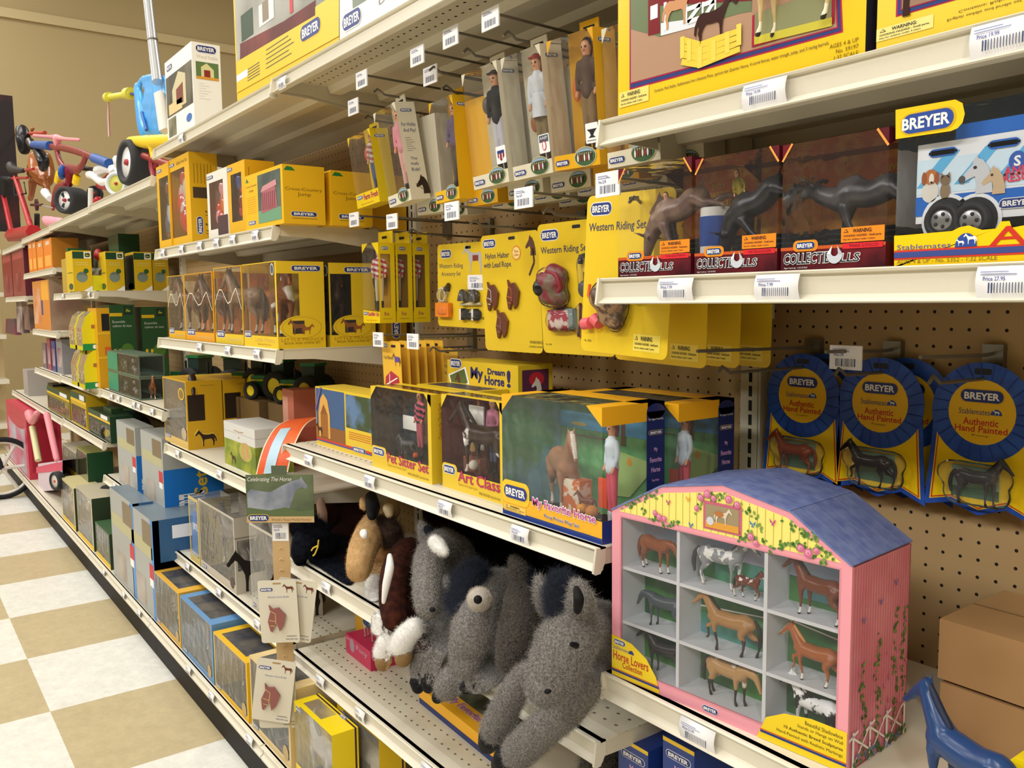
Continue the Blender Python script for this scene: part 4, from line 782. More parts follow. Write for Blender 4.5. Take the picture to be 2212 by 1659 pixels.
# western riding sets
def western(label, X, Y, Z, rx, ry, rz, full=True, dim=0):
    t, mb, A = card(label, X, Y, Z, 7.9, 9.7, rx, ry, rz)
    A.logo(1.4, 8.85, 2.1, 1, h=.85); A.text('Western Riding Set', .3, 7.35, 5.6, 8.0, mat('#3A3A5A', .5), 1, .01); A.shape(HEAD2D, 6.6, 8.2, 1.3, mat('#7A5A50', .5), 1)
    A.warn(5.0, .35, 7.3, 1.35, mat('#EFD95A', .4), 1); A.ttext('No. 2050', .35, .6, .13, BLACK, 1); mb.build('print', t)
    if not full: return t
    mb = MB(); v, f = fuse([[(1.2, -.5, 5.5, .75), (2.4, -.6, 5.2, .85)], [(2.2, -.5, 6.2, .6), (2.9, -.4, 5.9, .6)], [(1.4, -.5, 4.4, .7), (2.7, -.5, 4.3, .7)]], .15, 2)
    mb.add(v, f, mat('#6A5A48', .4, noise=('#7A2434', 40, .45, .55)), True); mb.ball((1.1, -.7, 5.0), .75, mat('#18161A', .3), 14); mb.tube([(2.0, -.9, 6.3), (3.0, -.9, 5.9), (3.3, -.8, 5.0), (2.6, -.9, 4.2)], .2, mat('#8A2A38', .4)); mb.build('saddle', t)
    dome(t, [[(1.2, -.55, 5.6, 1.0), (2.6, -.55, 5.6, 1.0)], [(1.3, -.55, 4.4, .95), (2.7, -.55, 4.3, .95)]], .25)
    mb = MB(); mb.tube([(5.0, -.3, 6.6), (5.1, -.3, 7.1), (5.7, -.3, 7.2), (6.1, -.3, 6.7), (6.1, -.3, 5.7), (5.8, -.3, 4.9)], .2, BLACK); mb.tube([(5.5, -.3, 6.0), (5.5, -.3, 5.2)], .16, BLACK); mb.ball((5.3, -.3, 4.8), .62, mat('#4A4C54', .4), 16, (1, .45, 1)); mb.build('bridle', t)
    dome(t, [[(5.4, -.35, 6.6, .75), (5.5, -.35, 5.0, .75)]], .2)
    mb = MB(); mb.box(1.3, -.5, 1.8, 3.6, -.05, 3.3, mat('#9A2A3C', .7, noise=('#C8B8B0', 60, .5, .55))); mb.box(3.3, -.48, 1.9, 4.1, -.05, 3.4, mat('#7A8A88', .7)); mb.build('blanket', t)
    mb = MB(); mb.tube([(4.7, -.2, 3.8), (4.6, -.2, 2.4), (4.3, -.2, 1.4), (5.0, -.2, 1.3)], .1, mat('#5A1E26', .4)); mb.build('crop', t)
    dome(t, [[(1.8, -.3, 2.5, .95), (3.5, -.3, 2.6, .95)], [(4.6, -.2, 3.4, .4), (4.5, -.2, 1.7, .4)]], .25)
    mb = MB(); mb.cyl((5.9, -.3, 2.4), (6.5, -.3, 2.4), .5, mat('#8A2030', .5)); mb.cyl((6.6, -.3, 2.4), (7.3, -.3, 2.4), .45, mat('#B8A890', .6)); mb.build('leg_wraps', t); dome(t, [[(6.0, -.3, 2.4, .62), (7.2, -.3, 2.4, .6)]], .2)
    return t
western('large yellow western riding card with grey saddle bundle in the left blister', -12.5, -8, 11.9, 3.3, 0, 1)
t = western('yellow riding card with turquoise and pink hat, under the end of the bull box shelf', -2.4, -13, 12.7, -2, 2.0, -3, full=False)
mb = MB(); v, f = fuse([[(2.5, -.5, 3.4, .85), (3.7, -.55, 3.2, .9)], [(3.0, -.5, 2.3, .6), (3.9, -.45, 1.9, .45)]], .16, 2); mb.add(v, f, mat('#4A3428', .35, noise=('#9A7A5A', 70, .45, .55)), True); mb.build('saddle', t)
dome(t, [[(2.5, -.6, 3.5, 1.05), (3.8, -.6, 3.2, 1.05), (3.7, -.5, 1.9, .65)]], .25)
mb = MB(); mb.ball((5.3, -.25, 4.0), .8, mat('#3FA8A8', .4), 16, (1, .25, 1.1)); mb.ball((5.3, -.38, 4.1), .58, mat('#E0506A', .4), 16, (1, .25, 1.1)); mb.build('hat', t)
mb = MB(); mb.tube([(1.0, -.3, 4.2), (.9, -.3, 3.5), (1.4, -.3, 3.1), (1.8, -.3, 3.6)], .1, mat('#E0602A', .4)); mb.build('rope', t)
mb = MB(); mb.cyl((.6, -.3, 1.7), (1.3, -.3, 1.8), .38, mat('#E0606A', .4)); mb.cyl((1.7, -.4, 2.1), (2.3, -.4, 1.8), .38, mat('#E0606A', .4)); mb.build('leg_wraps', t)
for j in range(3): western('%s card of the stack behind the riding card under the bull box shelf' % ('first', 'second', 'last')[j], -2.2, -10.2+3.0*j, 12.0-.15*j, 1, 1.5, -1, full=False)

# ---- eva doll boxes
def eva(X, Y, Z, label, d):
    w, h = 3.5, 7.85; t = thing('doll_box', label, 'toy box', (X, Y, Z), group='boxed dolls in striped shirts'); w = 2.1+1.4; mb = MB(); c = mat('#EACB1B', .35)
    carton(mb, w, d, h, c, F=[[(0, 0), (w, 0), (w, 1.1), (0, 1.3)], [(0, h), (0, h-.9), (w*.35, h)], [(w, h), (w, h-1.3), (w*.6, h)]], R=hole(d, h, d*.12, 1.5, d*.72, h*.86), T=[[(0, d*.4), (w, d*.4), (w, d), (0, d)]], Km=mat('#B88A1E', .5), L=[[(0, 0), (d, 0), (d, 1.3), (0, 1.3)]])
    mb.box(.4, d-.1, h, w-.2, d, h+1.2, c); mb.box(1.2, d-.12, h+.5, 2.2, d, h+.75, BLACK); mb.build('carton', t)
    mb = MB(); fa = faces(mb, w, d, h); fa['F'].logo(.55, .95, .9, 2, h=.36); fa['F'].text('Saddle Up', 1.05, .6, w-.15, 1.1, mat('#C23A6A', .5), 2, .02); fa['F'].text('Capture the Classic Spirit', .6, .2, w-.6, .35, mat('#C8581A', .5), 2)
    R = fa['R']; R.logo(d*.4, h-.55, d*.42, 1, h=.36); R.text('Eva', d*.3, .75, d*.58, 1.1, mat('#A02A5A', .5), 1, .01); R.rect(d*.2, .4, d*.75, .45, mat('#A8862A', .5), 1); mb.build('print', t)
    doll(t, (w*.62, d*.42, 1.2), 6.2, 1.1, top='#E8E2DC', stripes='#C23A5A', legs='#CFC2A4', feet='#17171A', hair='#9A7040')
    mb = MB(); mb.ball((w*.35, d*.6, 4.3), .75, mat('#2E2018', .4), 14, (1, .6, 1.6)); mb.build('saddle', t)
    pane(t, [('F', 0, 1.2, w, h), ('R', d*.12, 1.5, d*.72, h*.86), ('L', 0, 1.3, d, h), ('T', 0, 0, w, d*.4)], w, d, h, mt=BLISTER); return t
eX = atY(821, 702, -9.6).x-3.5; ys = [at(u, 702, 0, eX+3.5).y for u in (821, 858, 895, 932)]
for k, lab in enumerate(('front boxed doll in a pink striped shirt, box front reading saddle up', 'middle one of the three striped-shirt doll boxes', 'rearmost striped-shirt doll box, nearest the western accessory card')): eva(eX, ys[k], 13.85, lab, ys[k+1]-ys[k]-.12)

# ---- foal blanket cards, polo card
PALE = mat('#E8B93A', .45)
for j in range(6):
    Y = -10+.9*j; p = atY(830, 830, -10); w_, h_ = 3.6, 4.6
    t, mb, A = card('front foal blanket card with a blue-blanketed foal picture' if j == 0 else '%s of the yellow cards queued behind the foal blanket card' % ('', 'first', 'second', 'third', 'fourth', 'last')[j], p.x+.05*j, Y, p.z-.4, w_, h_, 2, 0, 0, cm=PALE, r=.2)
    if j == 0:
        A.logo(.7, 4.2, .9, 1, h=.4); A.text('Foal Blanket', .3, 2.9, 2.2, 3.25, mat('#5A4A3A', .5), 1); A.shape(HORSE2D, 2.9, 2.3, .9, mat('#7A4A2A', .5), 2); A.rect(2.45, 2.7, 3.3, 3.2, mat('#5A4AA8', .5), 3)
        A.poly([(.3, .3), (3.2, .2), (3.0, 1.3), (1.6, 1.8), (.5, 1.2)], mat('#B02A4A', .5), 2); A.line([(.5, .4), (2.8, 1.2)], .12, WHITE, 3); A.line([(1.2, .3), (1.3, 1.5)], .12, WHITE, 3)
    mb.build('print', t)
p = atY(932, 838, -3.0)
t, mb, A = card('yellow english bridle and polo wraps card, leaning behind the pour and mold kit', p.x, -3.0, p.z-.4, 4.9, 5.1, 2, 6, 0, cm=PALE, r=.2)
A.logo(1.0, 4.2, 1.4, 1, h=.5); A.text('English Bridle', .4, 2.9, 3.6, 3.4, mat('#5A4A3A', .5), 1); A.text('and Polo Wraps', .3, 2.2, 3.7, 2.65, mat('#5A4A3A', .5), 1); A.poly([(.9, .2), (3.2, .3), (3.2, 1.4), (2.2, 1.2)], mat('#D04A6A', .5), 1); mb.build('print', t)
# ================================================================== pink barn shadowbox and its neighbours
def pix3(O, rz, ax, off, ox=0, oy=0, s=1):
    Rz = Matrix.Rotation(-rz, 3, 'Z'); O = Vector(O); cl = Rz @ (CAM-O)
    def f(*a):
        r = []
        for i in range(0, len(a), 2):
            d = Rz @ ray(ox+a[i]/s, oy+a[i+1]/s); t = (off-cl[ax])/d[ax]; p = cl+d*t
            r.append((p.x, p.z) if ax == 1 else (p.y, p.z) if ax == 0 else (p.x, p.y))
        return r[0] if len(r) == 1 else r
    return f
def pink_barn():
    z = SH['D4']; rz = math.radians(4.6); O = (3.96, -16.19, z); w, d = 14.4, 5.8
    t = thing('barn_shadowbox', 'pink barn-shaped shadowbox with nine compartments of toy horses and a blue roof', 'toy display box', O, rz)
    PK = mat('#E79AA8', .42); PKS = mat('#DD8C9A', .5, noise=('#CF7486', 14, .35, .65)); WH = mat('#DADBE0', .5); ROOF = mat('#5B6AA2', .4, noise=('#7280B0', 60, .35, .65))
    prof = [(0, 0), (0, 9.72), (3.6, 11.65), (7.5, 12.35), (11.3, 11.65), (w, 9.72), (w, 0)]
    f = pix3(O, rz, 1, 0, 1280, 1000, 2.518)
    # front frame with one big opening
    i0, i1, j0, j1 = .7, w-.6, .75, 9.45
    mb = MB(); 
    mb.prism([(0, 0), (w, 0), (w, j0), (0, j0)], .12, PK); mb.prism([(0, j0), (i0, j0), (i0, j1), (0, j1)], .12, PK); mb.prism([(i1, j0), (w, j0), (w, j1), (i1, j1)], .12, PK)
    mb.prism([(0, j1), (w, j1), (w, 9.72), (11.3, 11.65), (7.5, 12.35), (3.6, 11.65), (0, 9.72)], .12, PK)
    A = Art(mb, (0, 0, 0), (1, 0, 0), (0, 0, 1), (0, -1, 0)); A.poly([(.55, 9.78), (3.75, 11.35), (7.5, 12.0), (11.15, 11.35), (13.9, 9.78)], mat('#EFE27A', .45), 1)
    for k in range(29): u = .95+k*.45; top = (11.35+(u-3.75)/3.75*.65 if 3.75 < u <= 7.5 else 12.0-(u-7.5)/3.65*.65 if 7.5 < u <= 11.15 else 9.78+(u-.55)/3.2*1.57 if u <= 3.75 else 11.35-(u-11.15)/2.75*1.57); A.rect(u, 9.8, u+.03, top-.02, mat('#B9A84A', .6), 2)
    G1 = mat('#4C7A34', .6); G2 = mat('#7A9A4A', .6); RO = mat('#C9688E', .5); RO2 = mat('#E39AB4', .5)
    rnd = random.Random(3)
    def vine(pts, n):
        for i in range(n):
            k = rnd.random()*(len(pts)-1); a = int(k); fr = k-a; u = pts[a][0]*(1-fr)+pts[a+1][0]*fr+rnd.uniform(-.22, .22); v = pts[a][1]*(1-fr)+pts[a+1][1]*fr+rnd.uniform(-.22, .22)
            A.shape([(0, -.5), (.35, -.1), (.2, .5), (-.2, .5), (-.35, -.1)], u, v, rnd.uniform(.13, .26), rnd.choice((G1, G1, G2)), 3+i % 3, 1, rnd.random()*6)
    def rose(u, v, r): A.ell(u, v, r, r, RO, 7, 10); A.ell(u-.02, v+.03, r*.6, r*.6, RO2, 8, 8); A.ell(u, v, r*.25, r*.25, RO, 9, 6)
    vine([(.8, 9.9), (2.0, 10.7), (3.6, 11.3)], 34); vine([(2.2, 10.1), (3.4, 9.75), (4.9, 9.8)], 26); vine([(5.9, 10.6), (6.3, 11.6), (7.6, 11.8), (9.2, 11.2), (9.9, 10.6)], 44); vine([(8.6, 9.8), (9.4, 10.2), (10.6, 9.6)], 28); vine([(10.8, 10.0), (12.0, 10.2), (13.2, 9.7)], 40); vine([(12.0, 10.9), (13.4, 10.0)], 22); vine([(11.0, 11.2), (12.2, 10.7)], 12)
    for u, v, r in ((3.2, 10.15, .17), (3.5, 9.98, .2), (3.85, 9.95, .17), (6.2, 11.5, .2), (6.6, 11.75, .22), (7.0, 11.6, .17), (7.9, 11.7, .22), (8.4, 11.5, .2), (5.95, 10.9, .16), (9.2, 10.05, .2), (9.5, 9.8, .17), (11.9, 10.05, .2), (12.3, 9.9, .24), (12.7, 10.1, .17)): rose(u, v, r)
    def butter(u, v, s_, c): A.poly([(u, v), (u-s_, v+s_), (u-s_*.7, v-.2*s_)], c, 7); A.poly([(u, v), (u+s_, v+s_), (u+s_*.7, v-.2*s_)], c, 7); A.poly([(u, v), (u-.5*s_, v-.8*s_), (u+.5*s_, v-.8*s_)], c, 7)
    butter(4.1, 10.9, .16, mat('#B04A7A', .5)); butter(5.4, 11.3, .16, mat('#E0A030', .5)); butter(5.6, 9.95, .16, mat('#3A6AB0', .5)); butter(10.4, 11.0, .18, mat('#C04A8A', .5)); butter(9.3, 10.7, .18, mat('#3A7AB8', .5))
    # window painting
    A.rect(6.35, 9.95, 8.65, 11.4, mat('#C2607A', .5), 4); A.rect(6.5, 10.05, 8.5, 11.25, mat('#9A8A6A', .6), 5); A.rect(6.5, 10.05, 8.5, 10.4, mat('#D89A3A', .6), 6); A.shape(HORSE2D, 7.5, 10.35, .62, mat('#D8C8B4', .5), 7, -1); A.ell(7.35, 10.85, .28, .14, mat('#B0703A', .5), 8); A.ell(6.8, 10.4, .22, .22, mat('#C8CCD4', .5), 7)
    mb.build('front_frame', t)
    # walls and roof
    mb = MB(); mb.prism([(0.12, 0), (d, 0), (d, 9.65), (.12, 9.65)], .12, PKS, 'x', w-.12); mb.prism([(0.12, 0), (d, 0), (d, 9.65), (.12, 9.65)], .12, PKS, 'x', 0); mb.box(0, .12, 0, w, d, .12, PKS); mb.prism(prof, .1, PKS, 'y', d-.1)
    S = Art(mb, (w, 0, 0), (0, 1, 0), (0, 0, 1), (1, 0, 0))
    for k in range(22): S.rect(.3+k*.25, .05, .3+k*.25+.025, 9.6, mat('#C8707F', .6), 1)
    A2 = A; A = S
    for x0, hh in ((1.2, 5.2), (2.6, 5.9), (4.3, 6.8), (5.2, 6.4)): vine([(x0, .3), (x0+.3, hh*.4), (x0-.1, hh*.7), (x0+.2, hh)], 55)
    for k in range(26): rose(rnd.uniform(.8, 5.5), rnd.uniform(.6, 5), rnd.uniform(.06, .11))
    butter(1.1, 7.0, .18, mat('#5A6AA8', .5)); butter(2.7, 7.5, .18, mat('#5A6AA8', .5)); butter(4.2, 8.1, .18, mat('#5A6AA8', .5))
    FW = mat('#ECE8E6', .5)
    for x0 in (.35, 1.95, 3.6, 5.45): A.rect(x0-.09, .1, x0+.09, 1.9, FW, 8); A.line([(x0-.4, 1.6), (x0+.45, 1.85)], .13, FW, 8)
    for x0 in (.4, 2.0, 3.7): A.line([(x0, .25), (x0+1.5, 1.7)], .1, FW, 7); A.line([(x0, 1.6), (x0+1.5, .6)], .1, FW, 7)
    for k in range(60): A.ell(rnd.uniform(.3, 5.6), rnd.uniform(.1, .65), .12, .12, rnd.choice((mat('#5A7A5A', .6), mat('#7A8AB8', .6), G1)), 9, 6)
    A = A2; mb.build('walls', t)
    mb = MB(); P = prof[1:6]
    for (a, b), (c, e) in zip(P, P[1:]):
        n = Vector((-(e-b), c-a)).normalized()*.1; vs = []
        for yy in (-.05, d+.05): vs += [(a, yy, b), (c, yy, e), (c+n.x, yy, e+n.y), (a+n.x, yy, b+n.y)]
        mb.add(vs, [(0, 1, 2, 3), (7, 6, 5, 4), (0, 4, 5, 1), (1, 5, 6, 2), (2, 6, 7, 3), (3, 7, 4, 0)], ROOF)
        for k in range(1, 6): yy = k*d/6; mb.add([(a+n.x*1.06, yy, b+n.y*1.06), (c+n.x*1.06, yy, e+n.y*1.06), (c+n.x*1.06, yy+.04, e+n.y*1.06), (a+n.x*1.06, yy+.04, b+n.y*1.06)], [(0, 1, 2, 3)], mat('#8496C6', .5))
    mb.build('roof', t)
    # compartments
    mb = MB(); dd = 2.1
    mb.box(i0-.05, .14, j0-.08, i0, dd, j1, WH); mb.box(i1, .14, j0-.08, i1+.05, dd, j1, WH); mb.box(i0, .14, j1, i1, dd, j1+.06, WH); mb.box(i0, .14, j0-.08, i1, dd, j0, WH)
    for u in (4.62, 9.95): mb.box(u-.1, .14, j0, u+.1, dd, j1, WH)
    for v in (6.5, 3.32): mb.box(i0, .16, v-.09, i1, dd, v+.09, WH)
    mb.build('dividers', t)
    GRN = mat('#4E8A4A', .6, noise=('#2F6A3A', 22, .4, .6)); SK = mat('#A8BAD8', .6, noise=('#C0B8CC', 18, .4, .6)); WT = mat('#5E9AA0', .6, noise=('#3E8A5A', 20, .4, .6)); DG = mat('#2C5A34', .6, noise=('#4A8A3A', 16, .4, .6))
    mb = MB(); B = Art(mb, (0, dd, 0), (1, 0, 0), (0, 0, 1), (0, -1, 0), .02)
    B.rect(i0, j0, i1, j1, GRN, 0); B.rect(i0, 7.9, i1, j1, SK, 1); B.rect(5.6, 6.6, 9.8, 7.9, WT, 2); B.rect(i0, 3.4, 4.5, 6.4, DG, 1); B.rect(10.8, 6.9, i1, 8.1, WT, 2); B.rect(4.7, 3.4, 9.9, 4.6, WT, 2); B.rect(i0, j0, i1, 3.2, DG, 1)
    B.line([(4.7, 4.9), (9.9, 5.4)], .08, WHITE, 3); B.line([(10, 5.6), (13.8, 5.2)], .08, WHITE, 3); mb.build('painted_backdrop', t)
    hs = [((2.45, .9, 6.6), 1.95, 2.95, dict(body='#8A4A22', mane='#7A3C1A', pose='graze', sock='#E9E4DA')),
          ((6.6, 1.2, 6.6), 2.2, math.pi+.1, dict(body='#8A8D92', mane='#3A3C42', spots=('#E6E6E4', 9, .5), sock='#E6E2DE', hoof='#C9A890')),
          ((8.65, .6, 6.6), 1.2, math.pi-.1, dict(body='#6A2E1A', mane='#1E1614', spots=('#E8E4E0', 9, .55), pose='trot')),
          ((12.45, .75, 6.6), 2.1, -.12, dict(body='#6E351A', mane='#15110F', sock='#EDE9E2', blaze='#2A1A12')),
          ((3.1, 1.0, 3.4), 1.9, .1, dict(body='#4A5258', mane='#1E2226', pose='graze', sock='#3A4044')),
          ((7.5, .85, 3.4), 2.25, .1, dict(body='#A97C4A', mane='#17130F', pose='trot', sock='#2A201A', dark='#3A2A20')),
          ((12.3, .8, 3.4), 1.95, .0, dict(body='#A05A2C', mane='#C88A52', pose='trot', sock='#EFEBE4', blaze='#EFEBE4')),
          ((3.2, 1.0, .75), 1.9, .2, dict(body='#2E2A2C', mane='#151315', sock='#2A2628')),
          ((7.3, .9, .75), 2.2, math.pi-.1, dict(body='#B28A58', mane='#2A211C', spots=('#E4DDD0', 6, .58), sock='#1E1814', dark='#241C18', pose='graze')),
          ((12.4, .8, .75), 2.1, -.1, dict(body='#17171A', mane='#EDEBE8', spots=('#E8E8EA', 7, .48), sock='#E8E8EA'))]
    for loc, sz, r_, kw in hs: horse(t, loc, sz, r_, **kw)
    # labels on the film
    mb = MB(); A = Art(mb, (0, -.02, 0), (1, 0, 0), (0, 0, 1), (0, -1, 0)); LY = mat('#EACB1B', .35)
    A.poly([(0.02, .05), (3.55, .05), (3.3, .9), (2.6, 1.75), (1.5, 2.3), (.02, 2.45)], LY, 1); A.logo(.62, 2.1, .9, 2, h=.32); A.text('Stablemates', .12, 1.66, 1.3, 1.86, mat('#4A5A9A', .5), 2); A.ell(1.5, 1.66, .2, .22, NAVY, 2, a0=0, a1=180)
    A.text('Horse Lovers', .15, 1.05, 2.75, 1.55, mat('#B8321E', .4), 2, .015); A.text('Collection', .85, .68, 2.3, 1.02, mat('#B8321E', .4), 2, .015); A.rect(.02, .3, 3.5, .42, NAVY, 2); A.rect(.02, .44, 3.5, .48, RED, 2)
    mb.build('title_label', t); mb = MB(); A = Art(mb, (0, -.02, 0), (1, 0, 0), (0, 0, 1), (0, -1, 0)); A.logo(6.9, .37, 1.0, 1, h=.34); mb.build('logo_badge', t); mb = MB(); A = Art(mb, (0, -.02, 0), (1, 0, 0), (0, 0, 1), (0, -1, 0))
    A.poly([(9.7, .02), (w-.02, .02), (w-.02, 2.0), (12.6, 2.0), (11.2, 1.75), (10.2, 1.2)], LY, 1)
    for k, s_ in enumerate(('Beautiful Shadowbox', 'Stands or Hangs on Wall', '10 Authentic Breed Sculptures', 'Hand-Painted with Realistic Markings')):
        wd = (1.9, 2.3, 3.0, 3.4)[k]; A.text(s_, w-.2-wd, 1.6-k*.3, w-.2, 1.8-k*.3, mat('#4A3A1A', .5), 2, .012 if k == 2 else 0)
    A.rect(9.9, .36, w-.02, .48, NAVY, 2); A.rect(9.9, .5, w-.02, .54, RED, 2); mb.build('description_label', t)
    mb = MB(); Art(mb, (0, -.005, 0), (1, 0, 0), (0, 0, 1), (0, -1, 0)).rect(i0-.1, j0-.1, i1+.1, j1+.1, clear('barn_film', .03, wob=.08), 0); mb.build('window_film', t)
pink_barn()
CB = mat('#A9855A', .75, .2, noise=('#B28E62', 5, .4, .6)); CBD = mat('#8A6A44', .8)
for z0, z1, x0, lab in ((SH['D4'], -3.15, 18.9, 'lower of two flat brown cardboard cartons behind the blue horse'), (-3.0, .05, 18.75, 'upper of two flat brown cardboard cartons behind the blue horse')):
    t = thing('cardboard_carton', lab, 'cardboard box', (x0, -8, z0)); hh = z1-z0; MB().box(0, 0, .03, 15, 6.8, hh, CB).build('carton', t)
    mb = MB(); mb.box(0, 3.3, hh, 15, 3.5, hh+.01, CBD); mb.box(-.01, 3.2, hh*.2, 0, 3.6, hh, CBD); mb.build('flap_seam', t)
# blue toy horse
n_ = atY(1957, 1508, -13.2); sz_ = (n_.z-SH['D4'])/.98
t = thing('toy_horse', 'dark metallic blue standing toy horse at the lower right corner of the pink barn shelf', 'toy horse', (n_.x+sz_*.98*math.cos(.35), n_.y-sz_*.98*math.sin(.35), SH['D4']), rz=-.35)
horse(t, (0, 0, 0), sz_, 0, body='#24406E', mane='#16203A', sock='#141C30', hoof='#0E1220', dark='#1A2848', name='body', rough=.25)
# yellow box with open flap at the right edge
t = thing('toy_box', 'bright yellow box with open flap at the lower right edge of the picture', 'toy box', (atY(2163, 1640, -14).x, -14, SH['D4']))
mb = MB(); mb.box(0, 0, 0, 7, 3, 2.8, mat('#F0D414', .3)); mb.build('carton', t); mb = MB(); mb.prism([(0, 2.8), (7, 2.8), (7, 3.6), (.5, 3.3)], .08, mat('#F0D414', .3), 'y', .1); mb.build('flap', t)
# boxes standing on the hidden lower shelf of the right bay
for uL, uR, lab in ((1336, 1400, 'blue and white pony box below the pink barn shelf, left one'), (1432, 1500, 'blue favourite horse box below the pink barn shelf, right one')):
    Y = -13.5; a = atY(uL, 1640, Y).x; b = atY(uR, 1640, Y).x; h_ = atY(uL, 1588, Y).z+20.2; wd = b-a
    t = thing('toy_box', lab, 'toy box', (a, Y, -20.2)); mb = MB(); carton(mb, wd, 5, h_, mat('#1E3A86', .35)); mb.build('carton', t)
    mb = MB(); F = faces(mb, wd, 5, h_)['F']; F.logo(wd/2, h_-.9, wd*.8, 1, h=.5)
    for k, s_ in enumerate(('My', 'Favorite', 'Horse')): F.ttext(s_, wd/2, h_-1.9-k*.7, .45, mat('#D8A8D0', .5), 1, al='c')
    F.rect(0, h_-.25, wd, h_, YEL, 1); mb.build('print', t)
# hat-like white disc is a barrel inside the bull box, built with it

# ================================================================== MIDDLE BAY SHELF
z3 = (580, 740, 2.4043)
def P3(x, y): return (580+x/2.4043, 740+y/2.4043)
def c1box(uvBL, uvBR, ytop, name, label, d, col=None, Y=None, **kw):
    z = SH['C1']; bl = P3(*uvBL); br = P3(*uvBR); a = atZ(*bl, z) if Y is None else atY(*bl, Y); Yv = a.y if Y is None else Y
    x0 = a.x; x1 = atY(*br, Yv).x; h = atY(bl[0], P3(0, ytop)[1], Yv).z-z
    t = thing(name, label, 'toy box', (x0, Yv, z)); return t, x0, Yv, z, x1-x0, h
YB = mat('#E0BF2C', .3); YBD = mat('#C99A1A', .45)
# barn picture box
t, x0, Y, z, w, h = c1box((252, 525), (540, 607), 228, 'playset_box', 'yellow box with wooden barn picture, left end of the perforated shelf', 3)
f = pixf(Y, x0, z, *z3); w = w+1.2; mb = MB(); carton(mb, w, 3.2, h, YB); mb.build('carton', t); mb = MB(); F = faces(mb, w, 3.2, h)['F']
F.rect(.12, .75, w*.5, h-.15, mat('#3A5A86', .5), 1); F.rect(.12, .75, w*.5, h*.35, mat('#8A5A2A', .6), 2); F.rect(w*.52, h*.42, w-.1, h-.25, mat('#5A7AA0', .5, noise=('#3A4A2A', 12, .4, .55)), 1)
F.poly([(.7, .9), (.7, h*.55), (1.2, h*.8), (2.0, h*.9), (2.9, h*.8), (3.4, h*.55), (3.4, .9)], mat('#D9A24E', .5), 3); F.poly([(1.2, .9), (1.2, h*.55), (2.0, h*.72), (2.9, h*.55), (2.9, .9)], mat('#8A5220', .6), 4)
for k in range(5): F.rect(1.3+k*.35, 1.0, 1.4+k*.35, h*.55, mat('#C98A3A', .5), 5)
F.shape(HORSE2D, .95, 1.0, .9, mat('#4A2414', .5), 6); F.poly([(.1, h*.55), (.1, h*.66), (1.3, h), (1.7, h)], mat('#4A6AB0', .4), 7); F.line([(.12, h*.6), (1.45, h*.98)], .07, RED, 8)
F.rect(0, .55, w, .75, mat('#C8321E', .4), 2); F.rect(0, .42, w, .55, mat('#2A4A9C', .4), 2)
for k in range(4): F.rect(w*.56, h*.35-k*.2, w*.9, h*.35-k*.2+.07, mat('#C8621E', .5), 2)
F.logo(w*.72, .62, w*.2, 4, h=.5); F.text('World of Breyer', w*.08, .1, w*.4, .3, mat('#8A5A1A', .5), 2) if False else None
mb.build('front_print', t)
# pink box behind the orange track at the left
p = atZ(*P3(100, 440), SH['C1']) 
# pet sitter
def playbox(uvBL, uvBR, ytop, label, title, d, back, sub='Capture the Classic Spirit', tw=None, sidelogo=True):
    t, x0, Y, z, w, h = c1box(uvBL, uvBR, ytop, 'doll_playset_box', label, d, None); bh = h*.2; mb = MB()
    win = [(w*.09, h), (0, h*.87), (0, h), (w*.09, h)]
    carton(mb, w, d, h, YB, F=[[(0, 0), (w, 0), (w, bh), (0, bh)], [(0, h*.86), (w*.1, h), (0, h)], [(w, h*.86), (w, h), (w*.9, h)], [(w*.95, bh), (w, bh), (w, h), (w*.95, h)]], T=[[(0, 0), (w, 0), (w, d*.25), (0, d*.25)], [(0, d*.7), (w, d*.7), (w, d), (0, d)]], R=hole(d, h, d*.3, h*.45, d*.95, h*.8), Km=back, Lm=back); mb.build('carton', t)
    mb = MB(); fa = faces(mb, w, d, h); F = fa['F']; F.rrect(0, bh*.72, w*.26, bh*1.35, bh*.25, YB, 1); F.logo(w*.125, bh*1.02, w*.21, 2, h=bh*.48)
    F.text(title, w*.28, bh*.55, tw or w*.95, bh*1.12, mat('#B42A5E', .4), 3, .02); F.text(sub, w*.28, bh*.3, w*.6, bh*.45, mat('#B06A1A', .5), 3); F.text('WARNING: CHOKING HAZARD - Small parts. Not for children', w*.62, bh*.1, w*.95, bh*.3, mat('#7A5A1A', .5), 2)
    if sidelogo: fa['R'].logo(d*.5, h*.2, h*.24, 1, vert=True); fa['R'].text('Capture the Classic Spirit', d*.2, h*.5, d*.35, h*.9, mat('#A05A1A', .5), 1, vert=True); fa['R'].shape(HEAD2D, d*.7, h*.62, .8, mat('#2A1E1A', .5), 1)
    mb.build('print', t); pane(t, [('F', 0, bh, w, h), ('T', 0, d*.25, w, d*.7), ('R', d*.3, h*.45, d*.95, h*.8)], w, d, h); return t, w, h, bh
t, w, h, bh = playbox((540, 640), (850, 712), 225, 'yellow pet sitter set box with a doll in a pink and black dress', 'Pet Sitter Set', 3.2, mat('#6A4E36', .6, noise=('#33404E', 7, .45, .55)))
doll(t, (w*.58, 1.5, bh), h*.78, .1, top='#D85A7A', stripes='#2A1A20', legs='#B85A6A', hair='#5A3420', feet='#3A1E22')
horse(t, (w*.42, 1.2, bh), 1.3, .4, body='#54565C', mane='#2E3036', name='pet_dog', sock='#8A8C90'); horse(t, (w*.88, 1.1, bh), 1.2, math.pi, body='#1C1A1C', mane='#101010', name='pet_dog')
